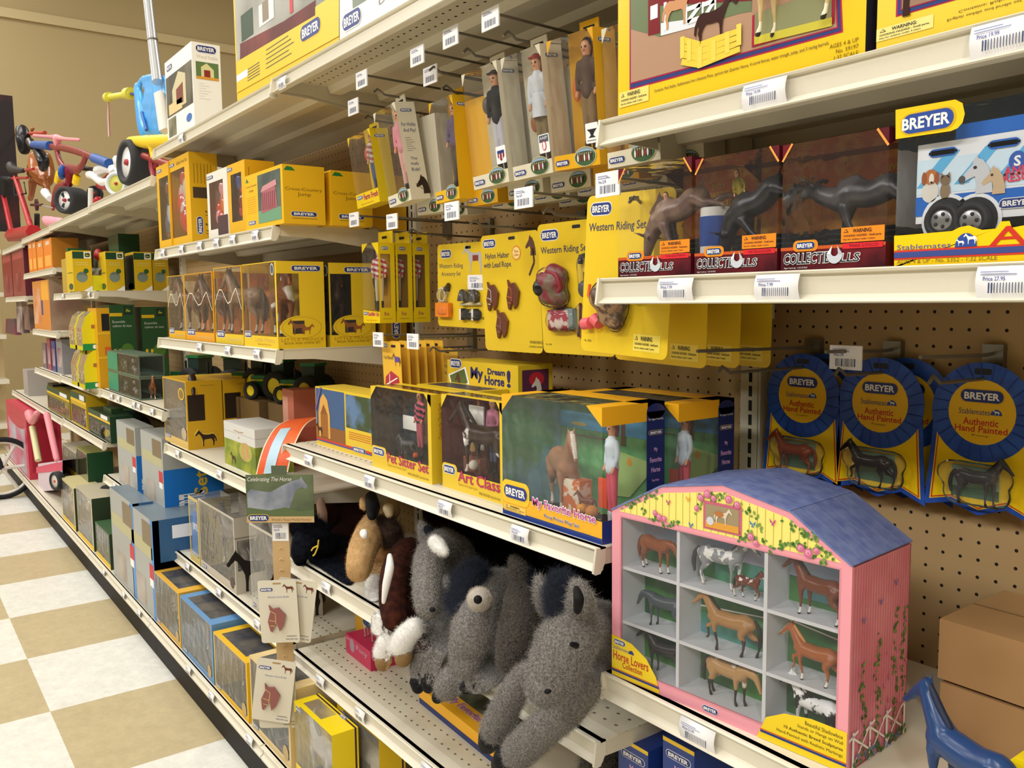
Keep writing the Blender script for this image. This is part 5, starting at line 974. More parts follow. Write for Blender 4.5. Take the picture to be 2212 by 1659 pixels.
mb = MB(); mb.ball((w*.6, .9, bh+.25), .26, mat('#E8541E', .5)); mb.ball((w*.82, 2.2, h*.5), .9, mat('#C83A4A', .5), 14, (1.1, .4, .9)); mb.box(w*.1, 2.6, h*.45, w*.38, 2.7, h*.62, WHITE); mb.box(w*.1, 1.8, bh, w*.5, 2.6, bh+.9, mat('#2A2420', .6)); mb.build('accessory', t)
# art class
t, w, h, bh = playbox((905, 745), (1222, 818), 268, 'yellow art class box with an easel and a brown horse, partly hidden on its right', 'Art Class', 3.0, mat('#6E2226', .6), tw=None)
doll(t, (w*.52, 1.9, bh), h*.8, .1, top='#B06A86', legs='#56607A', hair='#4A2A22')
horse(t, (w*.58, 1.0, bh), h*.55, .2, body='#3A2016', mane='#17100D', sock='#E4E0DA', spots=('#E8E4E0', 5, .6))
mb = MB(); mb.box(w*.16, 1.7, bh+1.6, w*.4, 1.8, h*.88, WHITE); mb.tube([(w*.14, 1.9, bh), (w*.3, 1.9, h*.98)], .08, mat('#8A5A2A', .6)); mb.tube([(w*.42, 1.9, bh), (w*.28, 1.9, h*.98)], .08, mat('#8A5A2A', .6)); Art(mb, (0, 1.7, 0), (1, 0, 0), (0, 0, 1), (0, -1, 0)).shape(HEAD2D, w*.29, h*.55, 1.0, mat('#B8B4B0', .6), 1); mb.build('easel', t)
mb = MB(); mb.ball((w*.34, 1.0, bh+1.9), .5, mat('#C8A060', .5), 14, (1, .3, .8)); mb.box(w*.22, .8, bh, w*.5, 1.4, bh+1.1, mat('#8A4A34', .6)); mb.ball((w*.45, .5, bh+.7), .4, mat('#E6DCCB', .5)); mb.build('accessory', t)
def favorite(x0, Y, label, w=9.5, d=5.0, h=8.0, front=True):
    z = SH['C1']; t = thing('pony_playset_box', label, 'toy box', (x0, Y, z)); mb = MB(); GB = mat('#F0B020', .3); NB = mat('#1F3A86', .35); bh = h*.17
    NVY = mat('#1A2A66', .35)
    carton(mb, w, d, h, GB, F=[[(0, 0), (w, 0), (w, bh), (0, bh)], [(0, h*.86), (w*.12, h), (0, h)], [(w, h*.86), (w, h), (w*.86, h)]], T=[[(0, 0), (w*.12, 0), (w*.12, d), (0, d)], [(w*.86, 0), (w, 0), (w, d), (w*.86, d)], [(0, d*.6), (w, d*.6), (w, d), (0, d)]],
           R=[[(0, 0), (d, 0), (d, bh), (0, bh)], [(0, h*.86), (d, h*.86), (d, h), (0, h)], [(d*.72, 0), (d, 0), (d, h), (d*.72, h)]], Km=mat('#7CC47E', .6, noise=('#5CA866', 30, .4, .6)), Lm=mat('#5E9A68', .6, noise=('#7AAEC8', 12, .45, .55)))
    mb.build('carton', t); mb = MB(); fa = faces(mb, w, d, h); F = fa['F']; R = fa['R']; Kf = fa['K']
    Kf.rect(0, h*.68, w, h*.82, mat('#5AB4F0', .5), 1); Kf.rect(0, h*.82, w, h, mat('#3A7A4A', .6), 1); Kf.rect(w*.62, h*.6, w*.66, h*.95, mat('#7A5A34', .6), 2); Kf.ell(w*.64, h*.92, .9, .5, mat('#2E7A3A', .6), 3); Kf.ell(w*.2, h*.72, .8, .15, mat('#D8C878', .5), 2); Kf.rect(w*.1, h*.62, w*.5, h*.63, mat('#8A6A3A', .6), 2)
    Kf.poly([(w*.5, bh), (w*.7, bh+.2), (w*.95, h*.5), (w*.6, h*.55)], mat('#A8C878', .6), 2); Kf.ell(w*.7, h*.48, .22, .28, mat('#E0A030', .5), 3)
    F.rect(0, 0, w, h*.045, NB, 1); R.rect(0, 0, d, bh, NB, 1); R.rect(d*.7, .02, d, h*.93, NVY, 2); R.ell(d*.85, h*.93, d*.15, h*.06, NVY, 2)
    F.rrect(-.02, bh*.62, w*.3, bh*1.75, .5, YEL, 2); F.logo(w*.15, bh*1.2, w*.27, 3, rim=YEL, h=h*.125); F.warn(w*.02, bh*.22, w*.26, bh*.55, mat('#EFC75A', .4), 2)
    for l, (g_, m_) in enumerate(((.07, WHITE), (.012, mat('#C24A9A', .4)))): F.text('My Favorite Horse', w*.34, bh*.75, w*.95, bh*1.22, m_, 4+l*2, g_)
    F.text('Pony Picnic Play Set', w*.46, bh*.4, w*.8, bh*.62, WHITE, 4, .04); F.text('Pony Picnic Play Set', w*.46, bh*.4, w*.8, bh*.62, NAVY, 6, .0); F.ttext('For Ages 4 and Up', w*.82, bh*.2+.05, .1, NAVY, 4)
    R.logo(d*.85, h*.77, d*.24, 3, rim=YEL, h=.3)
    for k, s_ in enumerate(('My', 'Favorite', 'Horse', 'Pony Picnic', 'Play Set')): R.ttext(s_, d*.85, h*(.62-k*.075), .3 if k < 3 else .17, mat('#D8A8DC', .5), 3, .02, al='c', sq=.75)
    R.ell(d*.85, h*.27, d*.1, .32, mat('#9AA8D8', .5), 3); R.ell(d*.85, h*.12, d*.1, .28, mat('#E0A0B8', .5), 3); R.text('For Ages 4 and Up', d*.73, h*.86, d*.97, h*.88, WHITE, 3)
    mb.build('print', t)
    horse(t, (w*.38, 2.2, bh*.5), h*.5, math.pi-.5, body='#A8795A', mane='#E4DACB', sock='#D8C8B8', blaze='#ECE6DC', hoof='#C8A88A')
    doll(t, (w*.85, 2.2, .3), h*.84, -.3, top='#CFDDE8', legs='#D85A6A', feet='#DDE2EA', hair='#8A4A30', coat=None)
    mb = MB(); mb.box(w*.5, 1.2, bh*.5, w*.66, 2.2, bh+1.7, mat('#D8702A', .6, noise=('#E8DCC8', 60, .48, .52))); mb.box(w*.44, 1.4, bh*.5, w*.52, 2.0, bh+1.0, mat('#C8D8EC', .6)); mb.ball((w*.72, .9, bh+.2), .38, mat('#E89A2A', .5)); mb.ball((w*.82, .8, bh+.15), .42, mat('#D88A2A', .5)); mb.box(w*.7, 2.4, bh, w*.78, 2.5, bh+1.9, mat('#E8501E', .5)); mb.poly if False else None; mb.build('picnic_set', t)
    horse(t, (w*.76, .9, bh*1.0), .95, .3, body='#7A3A20', mane='#4A2414', name='small_horse')
    pane(t, [('F', 0, bh, w, h), ('T', w*.12, 0, w*.86, d*.6), ('R', 0, bh, d*.72, h*.86)], w, d, h, mt=clear('play_film', .06, wob=.4)); return t
a = atZ(*P3(1218, 885), SH['C1']); b = atY(*P3(1732, 1012), a.y); hh = atY(P3(1218, 0)[0], P3(0, 268)[1], a.y).z-SH['C1']; print('fav', a, b, hh)
favorite(a.x, a.y, 'my favorite horse pony picnic box at the front right corner of the perforated shelf', b.x-a.x, 5.2, hh)
favorite(a.x+.8, a.y+5.6, 'second pony picnic box behind the front one, blue end panel showing', b.x-a.x, 5.2, hh*.98)
# second row boxes behind pet sitter / art class
for uvL, wd, lab in (((770, 215), 9.2, 'yellow box standing behind the pet sitter set, only its top showing'),):
    p = atY(*P3(*uvL), -10.7); t = thing('toy_box', lab, 'toy box', (p.x, -10.7, SH['C1'])); mb = MB(); hh_ = p.z-SH['C1']; mb.box(0, 0, 0, wd, 3.4, hh_, YB); mb.box(.6, .6, hh_, wd-.6, 2.8, hh_+.01, mat('#2A2A40', .4)); mb.build('carton', t)
# dream horse kit
p = atY(*P3(928, 88), -7.2); q = atY(*P3(1296, 100), -7.2); hD = p.z-SH['C1']
t = thing('craft_kit_box', 'yellow my dream horse pour and mold activity kit standing at the back', 'toy box', (p.x, -7.2, SH['C1'])); w = q.x-p.x; mb = MB(); mb.box(0, 0, 0, w, 3.6, hD, YB); mb.build('carton', t)
mb = MB(); fa = faces(mb, w, 3.6, hD); F = fa['F']; f = pixf(-7.2, p.x, SH['C1'], *z3); PUR = mat('#5A1E5A', .4); DB = mat('#2A2A6A', .4)
F.rect(0, 0, w, f(0, 225)[1], PUR, 1); F.logo(*f(972, 108), 2.0, 2, rim=WHITE, h=.85); F.poly(f(935, 165, 1025, 125, 1045, 215, 955, 245), WHITE, 2); F.poly(f(943, 170, 1018, 136, 1036, 208, 960, 238), mat('#5A6A3A', .5), 3); F.shape(HEAD2D, *f(985, 200), .8, mat('#5A3A24', .5), 4)
F.text('My', w*.36, hD-1.75, w*.53, hD-.5, DB, 2, .03); F.text('Dream', w*.6, hD-.95, w*.83, hD-.45, DB, 2, .03); F.text('Horse', w*.56, hD-1.85, w*.82, hD-1.1, DB, 2, .03); F.text('!', w*.86, hD-1.85, w*.9, hD-.5, DB, 2, .03); F.text('Pour and Mold Activity Kit', w*.4, hD-2.3, w*.86, hD-2.05, BLACK, 2, .01)
R = fa['R']; R.rect(.4, hD-2.6, 3.2, hD-.4, mat('#5A2A4A', .5), 1); R.ell(1.9, hD-1.2, .8, .6, mat('#C82A3A', .5), 2); R.shape(HEAD2D, 1.9, hD-1.9, .9, mat('#E4DFD4', .5), 3); mb.build('print', t)
# ================================================================== PLUSH ANIMALS on the shelf below
def fur_mat(c1, c2, scale=300, tip=None):
    return mat(c1, .95, .1, noise=(c2, scale, .38, .62), bump=.6)
def S(ox, oy, s, Y0=-17):
    def g(*a):
        """(x, y, depthY, r_px)... in crop pixels -> chain"""
        r = []
        for x, y, Y, rp in a:
            p = atY(ox+x/s, oy+y/s, Y); r.append((p.x, p.y, p.z, px(rp/s, p)))
        return r
    return g
g6 = S(600, 1040, 2.6797)
ZC = SH['c2']
def clampshelf(v, zs):
    """cloth resting on the shelf: nothing goes through the deck or its rail, it slides out in front of them"""
    r = []
    for p in v:
        p = Vector(p); k = 0
        while p.z < zs+.05 and p.y > -17.05 and k < 60: p = CAM+(p-CAM)*.995; k += 1
        r.append(tuple(p))
    return r
def plush(name, label, base, parts, fur=None, group=None):
    """parts: (part name, chains, material, voxel, rule)"""
    t = thing(name, label, 'plush toy', base, group=group); B = Vector(base)
    for (pn, ch, m_, vox, rule) in parts:
        v, f = fuse(ch, vox, 3); v = clampshelf(v, base[2]); v = [(a-B.x, b-B.y, c-B.z) for a, b, c in v]
        o = skin((v, f), m_, pn, t, rule)
        if fur and fur.get(pn):
            n, ln, c = fur[pn]; ps = o.modifiers.new('fur', 'PARTICLE_SYSTEM').particle_system; st = ps.settings
            st.type = 'HAIR'; st.count = n; st.hair_length = ln*K; st.hair_step = 2; st.render_step = 2; st.display_step = 2; st.use_advanced_hair = True
            st.brownian_factor = .012*ln*2.2; st.root_radius = .014; st.tip_radius = .004; st.radius_scale = .02; st.length_random = .4; st.emit_from = 'FACE'; st.use_modifier_stack = False
            if c is not None: o.data.materials.append(c); st.material = len(o.data.materials)
            ps.seed = n % 97
    return t
GR1 = fur_mat('#8E8A86', '#6A6663', 260); GR2 = mat('#B0ACA7', .9, .1, noise=('#5E5A57', 400, .42, .58)); NV = mat('#1C202B', .95, .1); NVH = mat('#262C3A', .9); BK = mat('#0E0E12', .7, .2); WHF = mat('#E8E6E2', .9, .1)
GRD = fur_mat('#5A544E', '#3A3632', 260); GRDH = mat('#8A847C', .9, .1, noise=('#4A4642', 400, .4, .6))
CRM = mat('#C9BDAE', .95, .1)
# front grey donkey (nearest): head drooping over the shelf lip, two front legs hanging
head = [g6((1800, 860, -16, 120), (1720, 860, -18.0, 150), (1660, 960, -19.6, 172), (1600, 1090, -20.6, 158), (1560, 1180, -21.2, 128))]
ear1 = [g6((1560, 740, -17.8, 48), (1535, 650, -18.2, 56), (1515, 575, -18.2, 34))]; ear2 = [g6((1750, 800, -18.4, 58), (1752, 690, -18.8, 82), (1735, 610, -18.8, 50))]
neck = [g6((1740, 820, -16, 130), (1880, 860, -12, 150), (1920, 980, -10, 170))]
legs = [g6((1790, 1200, -17.2, 84), (1690, 1310, -18.2, 94), (1520, 1450, -18.8, 98), (1390, 1570, -19.0, 92))]
leg2 = [g6((1440, 1110, -17.3, 66), (1370, 1210, -17.8, 78), (1300, 1350, -18.1, 86), (1255, 1440, -18.2, 82))]
hf1 = [g6((1320, 1610, -18.8, 80), (1285, 1640, -18.8, 56))]; hf2 = [g6((1235, 1480, -18.2, 80), (1215, 1520, -18.2, 60))]
body = [g6((1880, 1000, -10, 160), (1820, 1080, -12, 150))]
plush('plush_donkey', 'largest grey plush donkey with drooping head and long legs hanging over the shelf edge', (1.0, -12, ZC), [
    ('body', head+ear1+ear2+neck+legs+leg2+body, GR1, .15, None), ('hooves', hf1+hf2, BK, .16, None), ('mane', [g6((1600, 770, -19.6, 26), (1605, 700, -18.9, 42), (1625, 620, -18.0, 50), (1650, 570, -17.2, 40))], NV, .14, None),
    ('inner_ear', [g6((1735, 745, -20.45, 26), (1742, 680, -20.65, 34), (1728, 620, -20.25, 20))], BK, .08, None), ('eye', [g6((1728, 950, -22.05, 20), (1700, 942, -22.5, 16))], BK, .07, None), ('nostril', [g6((1556, 1216, -23.35, 17), (1572, 1214, -23.3, 15))], BK, .07, None)],
    fur=dict(body=(80000, .13, GR2), mane=(6000, .3, NVH)))
# second donkey with ringed ear
plush('plush_donkey', 'grey plush donkey with pale round ear and dark blue forelock, second from the right', (-9, -13, ZC), [
    ('body', [g6((1280, 620, -12, 120), (1190, 700, -14.5, 120), (1140, 850, -16.2, 140), (1100, 1000, -16.8, 110), (1100, 1050, -17, 90)), g6((1000, 640, -14.6, 40), (985, 600, -14.8, 48), (970, 570, -14.8, 32)),
              g6((1130, 1050, -13.8, 95), (1040, 1130, -16.5, 90), (980, 1190, -17.2, 80)), g6((1250, 1040, -12.6, 100), (1200, 1120, -15.5, 90), (1150, 1160, -16.5, 70)), g6((1280, 700, -10, 150), (1300, 950, -9, 170))], GR1, .16, None),
    ('mane', [g6((1090, 700, -16, 70), (1100, 590, -15.3, 95), (1140, 540, -14.4, 80)), g6((1020, 680, -16.2, 50), (1050, 760, -16.9, 30))], NV, .16, None),
    ('ear', [g6((1165, 680, -17.2, 66), (1165, 682, -17.0, 66))], mat('#B4AFA8', .95, .1), .12, None), ('inner_ear', [g6((1158, 684, -18.6, 27), (1158, 684, -18.5, 25))], BK, .08, None),
    ('hooves', [g6((945, 1225, -17.4, 52), (925, 1250, -17.6, 38)), g6((1110, 1180, -16.8, 50), (1085, 1190, -16.8, 40))], BK, .14, None)],
    fur=dict(body=(45000, .12, GR2), mane=(6000, .28, NVH), ear=(2500, .08, CRM)))
# third: narrow grey one behind the front donkey
plush('plush_donkey', 'narrow grey plush donkey squeezed behind the largest donkey, one upright ear', (-4, -11, ZC), [
    ('body', [g6((1450, 600, -11, 75), (1410, 640, -13, 78), (1380, 850, -15.2, 100), (1340, 1000, -16, 75), (1340, 1050, -16, 62)), g6((1400, 560, -13, 50), (1390, 500, -13, 55), (1370, 460, -13, 35))], GRD, .15, None), ('mane', [g6((1440, 540, -12.4, 45), (1450, 640, -12.8, 40))], NV, .14, None)],
    fur=dict(body=(22000, .11, GRDH), mane=(2500, .2, NVH)))
# big grey horse with white patch
plush('plush_horse', 'tall grey plush horse with a white forehead patch, between the brown and the blue-maned animals', (-13, -13, ZC), [
    ('body', [g6((960, 380, -12, 110), (890, 440, -14.5, 100), (870, 600, -16, 92), (870, 720, -16.8, 78)), g6((850, 330, -13.4, 42), (840, 270, -13.3, 36), (830, 240, -13.2, 20)), g6((1000, 450, -10, 150), (1050, 800, -8.5, 200)),
              g6((880, 830, -13.5, 85), (830, 1000, -16.2, 60), (815, 1120, -16.8, 52)), g6((960, 880, -13.8, 80), (900, 1020, -16, 62), (875, 1120, -16.6, 52))], GR1, .15, None),
    ('forehead_patch', [g6((910, 350, -16.4, 38), (940, 385, -16.6, 36), (965, 410, -16.6, 22))], WHF, .1, None), ('mane', [g6((860, 280, -13.2, 30), (900, 330, -13, 35))], NV, .12, None),
    ('hooves', [g6((808, 1160, -17.0, 48), (812, 1190, -17.0, 40)), g6((868, 1155, -16.8, 46), (872, 1190, -16.8, 38))], BK, .13, None), ('eye', [g6((893, 742, -18.6, 17), (900, 742, -18.6, 15))], BK, .07, None)],
    fur=dict(body=(40000, .12, GR2), forehead_patch=(2500, .09, WHF)))
# dark brown horse with white blaze and white feathered legs
BR = mat('#2E1611', .9, .1, noise=('#4A2418', 60, .45, .7)); TAN = mat('#C4A071', .95, .1, noise=('#B08C5E', 40, .4, .6)); TN2 = mat('#8A6E48', .9, .1)
plush('plush_horse', 'dark brown plush horse with a long white blaze and fluffy white feet', (-21, -14, ZC), [
    ('body', [g6((760, 430, -12.4, 110), (690, 520, -14.8, 92), (670, 660, -16.2, 88), (680, 790, -17, 80)), g6((820, 500, -10, 140), (800, 850, -11, 140)), g6((740, 860, -13.4, 70), (640, 840, -15.5, 40))], BR, .15, None),
    ('blaze', [g6((648, 430, -16.6, 15), (648, 500, -17.6, 27), (628, 600, -18.1, 24), (612, 700, -18.3, 12))], WHF, .08, None),
    ('lower_legs', [g6((640, 870, -16.2, 38), (625, 930, -16.8, 50), (608, 990, -17, 55)), g6((790, 850, -17.2, 60), (740, 900, -17.8, 66), (715, 950, -18.0, 66))], WHF, .13, None),
    ('hooves', [g6((612, 1035, -17, 55), (610, 1050, -17, 50)), g6((730, 1005, -17.9, 56), (725, 1025, -17.9, 52))], TN2, .13, None), ('feather', [g6((585, 800, -15.4, 48), (580, 850, -15.6, 40)), g6((565, 600, -13.6, 62), (560, 640, -13.6, 55))], WHF, .13, None)],
    fur=dict(body=(14000, .1, mat('#331A13', .9)), lower_legs=(9000, .1, WHF), feather=(4000, .1, WHF)))
# tan horse
plush('plush_horse', 'tan plush horse with a white forehead spot and dark forelock', (-26, -14, ZC), [
    ('body', [g6((590, 240, -11, 95), (540, 300, -13.5, 92), (490, 400, -15.5, 85), (470, 500, -16.4, 78), (465, 520, -16.4, 66)), g6((660, 170, -11, 52), (655, 150, -11, 50)), g6((500, 140, -12, 30), (495, 110, -12, 24)), g6((620, 330, -9.5, 110), (650, 480, -8, 120))], TAN, .15, None),
    ('forelock', [g6((540, 90, -12.4, 36), (550, 150, -13.4, 44), (545, 200, -14.3, 28))], BK, .13, None), ('mane', [g6((600, 250, -12.6, 50), (660, 290, -12.4, 60), (640, 350, -12.2, 40))], mat('#2E1E18', .95, noise=('#4A3428', 80, .4, .6)), .14, None), ('inner_ear', [g6((640, 160, -12.3, 36), (645, 190, -12.3, 26))], mat('#D8C29A', .9), .11, None),
    ('forehead_spot', [g6((498, 300, -16.65, 26), (502, 312, -16.75, 22))], WHF, .09, None)],
    fur=dict(body=(12000, .08, TAN), mane=(4000, .25, mat('#33221A', .9))))
# black horse with yellow halter and the pinto behind it
BLK = mat('#0B0E16', .9, .12, noise=('#141926', 90, .4, .6))
plush('plush_horse', 'small black plush horse with a thin yellow halter, leftmost of the plush row', (-37, -14, ZC), [
    ('body', [g6((260, 360, -13.6, 85), (180, 330, -15.5, 88), (135, 400, -16.4, 62), (130, 450, -16.4, 42)), g6((260, 400, -13, 100), (340, 480, -12, 70), (410, 560, -13, 38)), g6((330, 420, -11, 110), (420, 430, -9, 110))], BLK, .15, None),
    ('mane', [g6((110, 270, -16, 45), (180, 250, -15.6, 55), (250, 280, -14.6, 50))], BLK, .14, None)], fur=dict(body=(9000, .13, BLK), mane=(4000, .3, BLK)))
mb = MB(); pts = [atY(600+x/2.6797, 1040+y/2.6797, -19.3) for x, y in ((236, 340), (232, 380), (215, 420), (205, 430))]; mb.tube(pts, .07, mat('#D8B81E', .4), 6)
pts = [atY(600+x/2.6797, 1040+y/2.6797, -19.3) for x, y in ((232, 372), (205, 385), (195, 400))]; mb.tube(pts, .07, mat('#D8B81E', .4), 6); o = mb.build('halter', loc=(0, 0, 0)); 
_pl = [o_ for o_ in C.objects if o_.get('label', '').startswith('small black plush')][0]; o.parent = _pl; o.location = (37*K, 14*K, (-ZC)*K)
PINT = mat('#2E1A16', .95, .1)
plush('plush_horse', 'brown and pale pinto plush horse behind the small black one', (-34, -9, ZC), [
    ('body', [g6((330, 110, -9, 70), (300, 200, -10, 60), (270, 270, -11, 42)), g6((420, 150, -7, 130), (480, 350, -6, 150)), g6((300, 60, -9, 40), (240, 60, -10, 24))], PINT, .2, None), ('blaze', [g6((240, 100, -12.4, 22), (258, 180, -12.4, 30), (262, 250, -12.6, 24))], mat('#C9A898', .95), .12, None)], fur=dict(body=(5000, .15, PINT)))
# grey animal lying below, at the lower right
plush('plush_donkey', 'grey plush donkey leg and flank at the lower edge beside the blue pony boxes', (.0, -9, -20.2), [
    ('body', [g6((1960, 1400, -9, 110), (1900, 1520, -10.5, 110), (1860, 1680, -11, 120)), g6((2050, 1400, -6, 120), (2040, 1620, -6, 130))], GRD, .2, None)], fur=dict(body=(14000, .2, GRDH)))
# near-black plush shapes added to stand for the deep shade at the back
for k, (x, c, lab) in enumerate(((-31, '#1A1210', 'added very dark brown plush filling the shaded back, behind the tan horse'), (-21.5, '#120E0E', 'added black plush filling the shaded back, behind the brown horse with blaze'), (-12, '#17120F', 'added dark plush filling the shaded back, behind the ringed-ear donkey'), (-3, '#14110F', 'added dark plush filling the shaded back, behind the largest donkey'))):
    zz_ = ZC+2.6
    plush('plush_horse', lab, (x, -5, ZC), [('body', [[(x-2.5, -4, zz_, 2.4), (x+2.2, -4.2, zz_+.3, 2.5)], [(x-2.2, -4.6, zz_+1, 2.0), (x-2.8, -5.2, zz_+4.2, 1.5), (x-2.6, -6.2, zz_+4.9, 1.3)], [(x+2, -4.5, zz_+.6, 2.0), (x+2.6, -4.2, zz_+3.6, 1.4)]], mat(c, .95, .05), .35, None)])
# ---- lower shelf of the middle bay
z = SH['c3']
def L3(x, y): return (600+x/2.6797, 1040+y/2.6797)
a = atZ(*L3(820, 1280), z); b = atZ(*L3(1250, 1635), z); ang = math.atan2(b.y-a.y, b.x-a.x); w = (Vector((b.x, b.y))-Vector((a.x, a.y))).length; print('lying', a, b, ang)
t = thing('pony_playset_box', 'pony box lying flat with its clear window up, under the hanging plush legs', 'toy box', (a.x, a.y, z), ang); mb = MB(); hh = 1.5; d = 9; GB = mat('#F0B020', .3)
mb.box(0, 0, 0, w, d, hh, GB); mb.build('carton', t); mb = MB(); fa = faces(mb, w, d, hh); T = fa['T']
fa['F'].rect(0, 0, w, hh*.35, mat('#1A2A66', .35), 1); T.rect(.2, 1.9, w-.2, d-.3, mat('#46503E', .3, noise=('#8A8A70', 9, .5, .6)), 1); T.logo(1.4, 1.0, 2.4, 2, h=1.0, rim=YEL)
for l, (g_, m_) in enumerate(((.07, mat('#D8C8C8', .5)), (.012, mat('#B85A8A', .4)))): T.text('My Favorite Horse', w*.28, .7, w*.92, 1.7, m_, 2+l*2, g_)
mb.build('print', t); mb = MB(); Art(mb, (0, 0, hh+.03), (1, 0, 0), (0, 1, 0), (0, 0, 1)).rect(.2, 1.9, w-.2, d-.3, CLEAR, 2); mb.build('window_film', t)
a = atZ(*L3(396, 985), z); t = thing('pony_toy_box', 'pink-based toy box with a pale pony in a blue blanket, on the low shelf', 'toy box', (a.x, a.y, z), math.radians(-2)); mb = MB(); w = 6; PKB = mat('#C22A56', .4)
mb.box(0, 0, 0, w, 3, 2.0, PKB); mb.box(.05, 2.9, 2.0, w, 3, 4.6, mat('#4A2430', .5)); mb.build('carton', t); mb = MB(); F = faces(mb, w, 3, 2)['F']; F.ell(1.6, 1.2, .6, .7, mat('#A88A98', .5), 1); F.text('Pony', 2.6, .9, 5.2, 1.6, mat('#C8B0BC', .5), 1); F.text('Pony Club', .2, 1.5, 1.0, 1.7, WHITE, 1); mb.build('print', t)
horse(t, (3.2, 1.4, 2.0), 2.2, math.pi, body='#B8A49A', mane='#A88A80', sock='#B8A49A'); mb = MB(); v, f = fuse([[(-.25, 0, .78, .23), (.35, 0, .8, .23)]], .04); mb.add([(3.2-x*2.2, 1.4-y*2.2, 2.0+z_*2.2) for x, y, z_ in v if True], f, mat('#1E3C5A', .7), True); mb.build('blanket', t)
# yellow boxes with horse portraits seen under the plush shelf rail (B / C corner)
def dark_horse_box(label, x0, Y, z, w, d, h, rz=0):
    t = thing('model_horse_box', label, 'toy box', (x0, Y, z), rz); mb = MB(); carton(mb, w, d, h, mat('#C9971C', .4)); mb.build('carton', t); mb = MB(); fa = faces(mb, w, d, h)
    for A, W in ((fa['F'], w), (fa['R'], d)):
        A.rect(0, h*.5, W*.55, h*.9, mat('#241A16', .4), 1)
        for k in range(int(W//3)): A.shape(HEAD2D, 1.6+k*3, h*.42, 2.0, mat('#2A1712', .5), 2+k, 1); A.line([(1.0+k*3, h*.35), (1.9+k*3, h*.5), (2.1+k*3, h*.7)], .07, mat('#A8895A', .5), 6)
        A.ell(W*.85, h*.8, .6, .6, BLACK, 2); A.ell(W*.85, h*.8, .48, .48, mat('#C9971C', .4), 3)
    mb.build('print', t); return t
dark_horse_box('yellow box printed with two dark horse heads, under the rail of the plush shelf', -43.8, -9.5, SH['c3'], 7.5, 5, 8.6)
# bottom deck boxes of the middle bay
zb = SH['base']
for j, (x, y, lab) in enumerate(((1100, 100, 'bright yellow window box with clear front on the bottom deck, front one'), (1260, 90, 'darker yellow window box behind the bright one on the bottom deck'))):
    w, d, h = 8.5, 2.6+.0*j, 7.4; p = (-37.5+3.2*j, -19.2+3.0*j, zb)
    t = thing('model_horse_box', lab, 'toy box', p, math.radians(0)); mb = MB(); c = mat('#EBD016' if j == 0 else '#D8B414', .3)
    carton(mb, w, d, h, c, F=[[(0, 0), (w, 0), (w, 1.2), (0, 1.2)], [(0, h), (0, h-1.2), (w*.18, h)]], T=hole(w, d, w*.12, d*.2, w*.6, d*.8)); mb.build('carton', t)
    mb = MB(); fa = faces(mb, w, d, h); fa['T'].rect(0, d*.86, w, d*.93, mat('#3A1E3A', .4), 1); fa['R'].rect(d*.86, 0, d*.93, h, mat('#3A1E3A', .4), 1); fa['F'].logo(1.1, h-.5, 1.4, 1, h=.5); fa['T'].logo(w*.7, d*.9, 1.2, 2, h=.4); mb.build('print', t)
    horse(t, (w*.5, d*.5, .5), h*.6, .0, body='#C9C4BC', mane='#8A8680'); pane(t, [('F', 0, 1.2, w, h), ('T', w*.12, d*.2, w*.6, d*.8)], w, d, h, mt=HAZY)
# ================================================================== HANGING STRIP at the bay corner
rzS = math.radians(52)
p0 = atY(603, 1300, -17.4)
def dist(u, v, D):
    d = ray(u, v); return CAM+d*(D/-((ROT.transposed() @ d).z))
STRIP = mat('#C8A878', .6)
DS = 84.5; a = dist(604, 1095, DS); b = atY(602, 1482, a.y)
t = thing('clip_strip', 'tan hanging clip strip with a barcode label, in front of the bay corner', 'clip strip', (a.x, a.y, b.z), rzS)
hh = a.z-b.z; mb = MB(); mb.box(-.85, 0, 0, .85, .06, hh, STRIP)
for k in range(int(hh/1.1)): mb.tube([(-.2, -.05, .5+k*1.1), (0, -.12, .7+k*1.1), (.2, -.05, .5+k*1.1)], .05, mat('#D8BC90', .4), 6)
mb.build('strip', t); mb = MB(); mb.box(-.8, -.06, hh-3.4, .8, 0, hh-1.6, LABEL); A = Art(mb, (-.8, -.06, hh-3.4), (1, 0, 0), (0, 0, 1), (0, -1, 0)); price_art(A, 0, 0, 1.6, 1.8, 'Price 3.99'); mb.build('barcode_label', t)
mb = MB(); mb.tube([(0, 0, hh), (-.3, .8, hh+2), (-1.2, 2.6, hh+4.2)], .03, WHITE, 5); mb.build('string', t)
# header card
a = dist(607, 1128, DS-.5); t = thing('header_card', 'picture card of a grey horse reading celebrating the horse, top of the hanging strip', 'sign card', (a.x, a.y, a.z), rzS)
mb = MB(); mb.box(-3.3, -.08, 0, 3.3, 0, 4.7, mat('#4E5A44', .5, noise=('#6A7656', 8, .4, .6))); mb.box(-.75, -.08, 4.7, .75, 0, 5.6, mat('#56604A', .5)); mb.build('card', t)
mb = MB(); A = Art(mb, (0, -.08, 0), (1, 0, 0), (0, 0, 1), (0, -1, 0)); GH = mat('#9AA0AC', .6, noise=('#6E7686', 14, .4, .6))
A.poly([(-3.2, .8), (-3.2, 2.9), (-2.8, 3.3), (-1.8, 3.1), (-.9, 3.0), (.2, 3.6), (1.3, 4.1), (2.0, 4.3), (2.15, 4.55), (2.3, 4.2), (2.75, 3.6), (2.6, 3.3), (2.2, 3.5), (1.6, 3.2), (1.3, 2.4), (.9, 1.4), (.7, .8)], GH, 1)
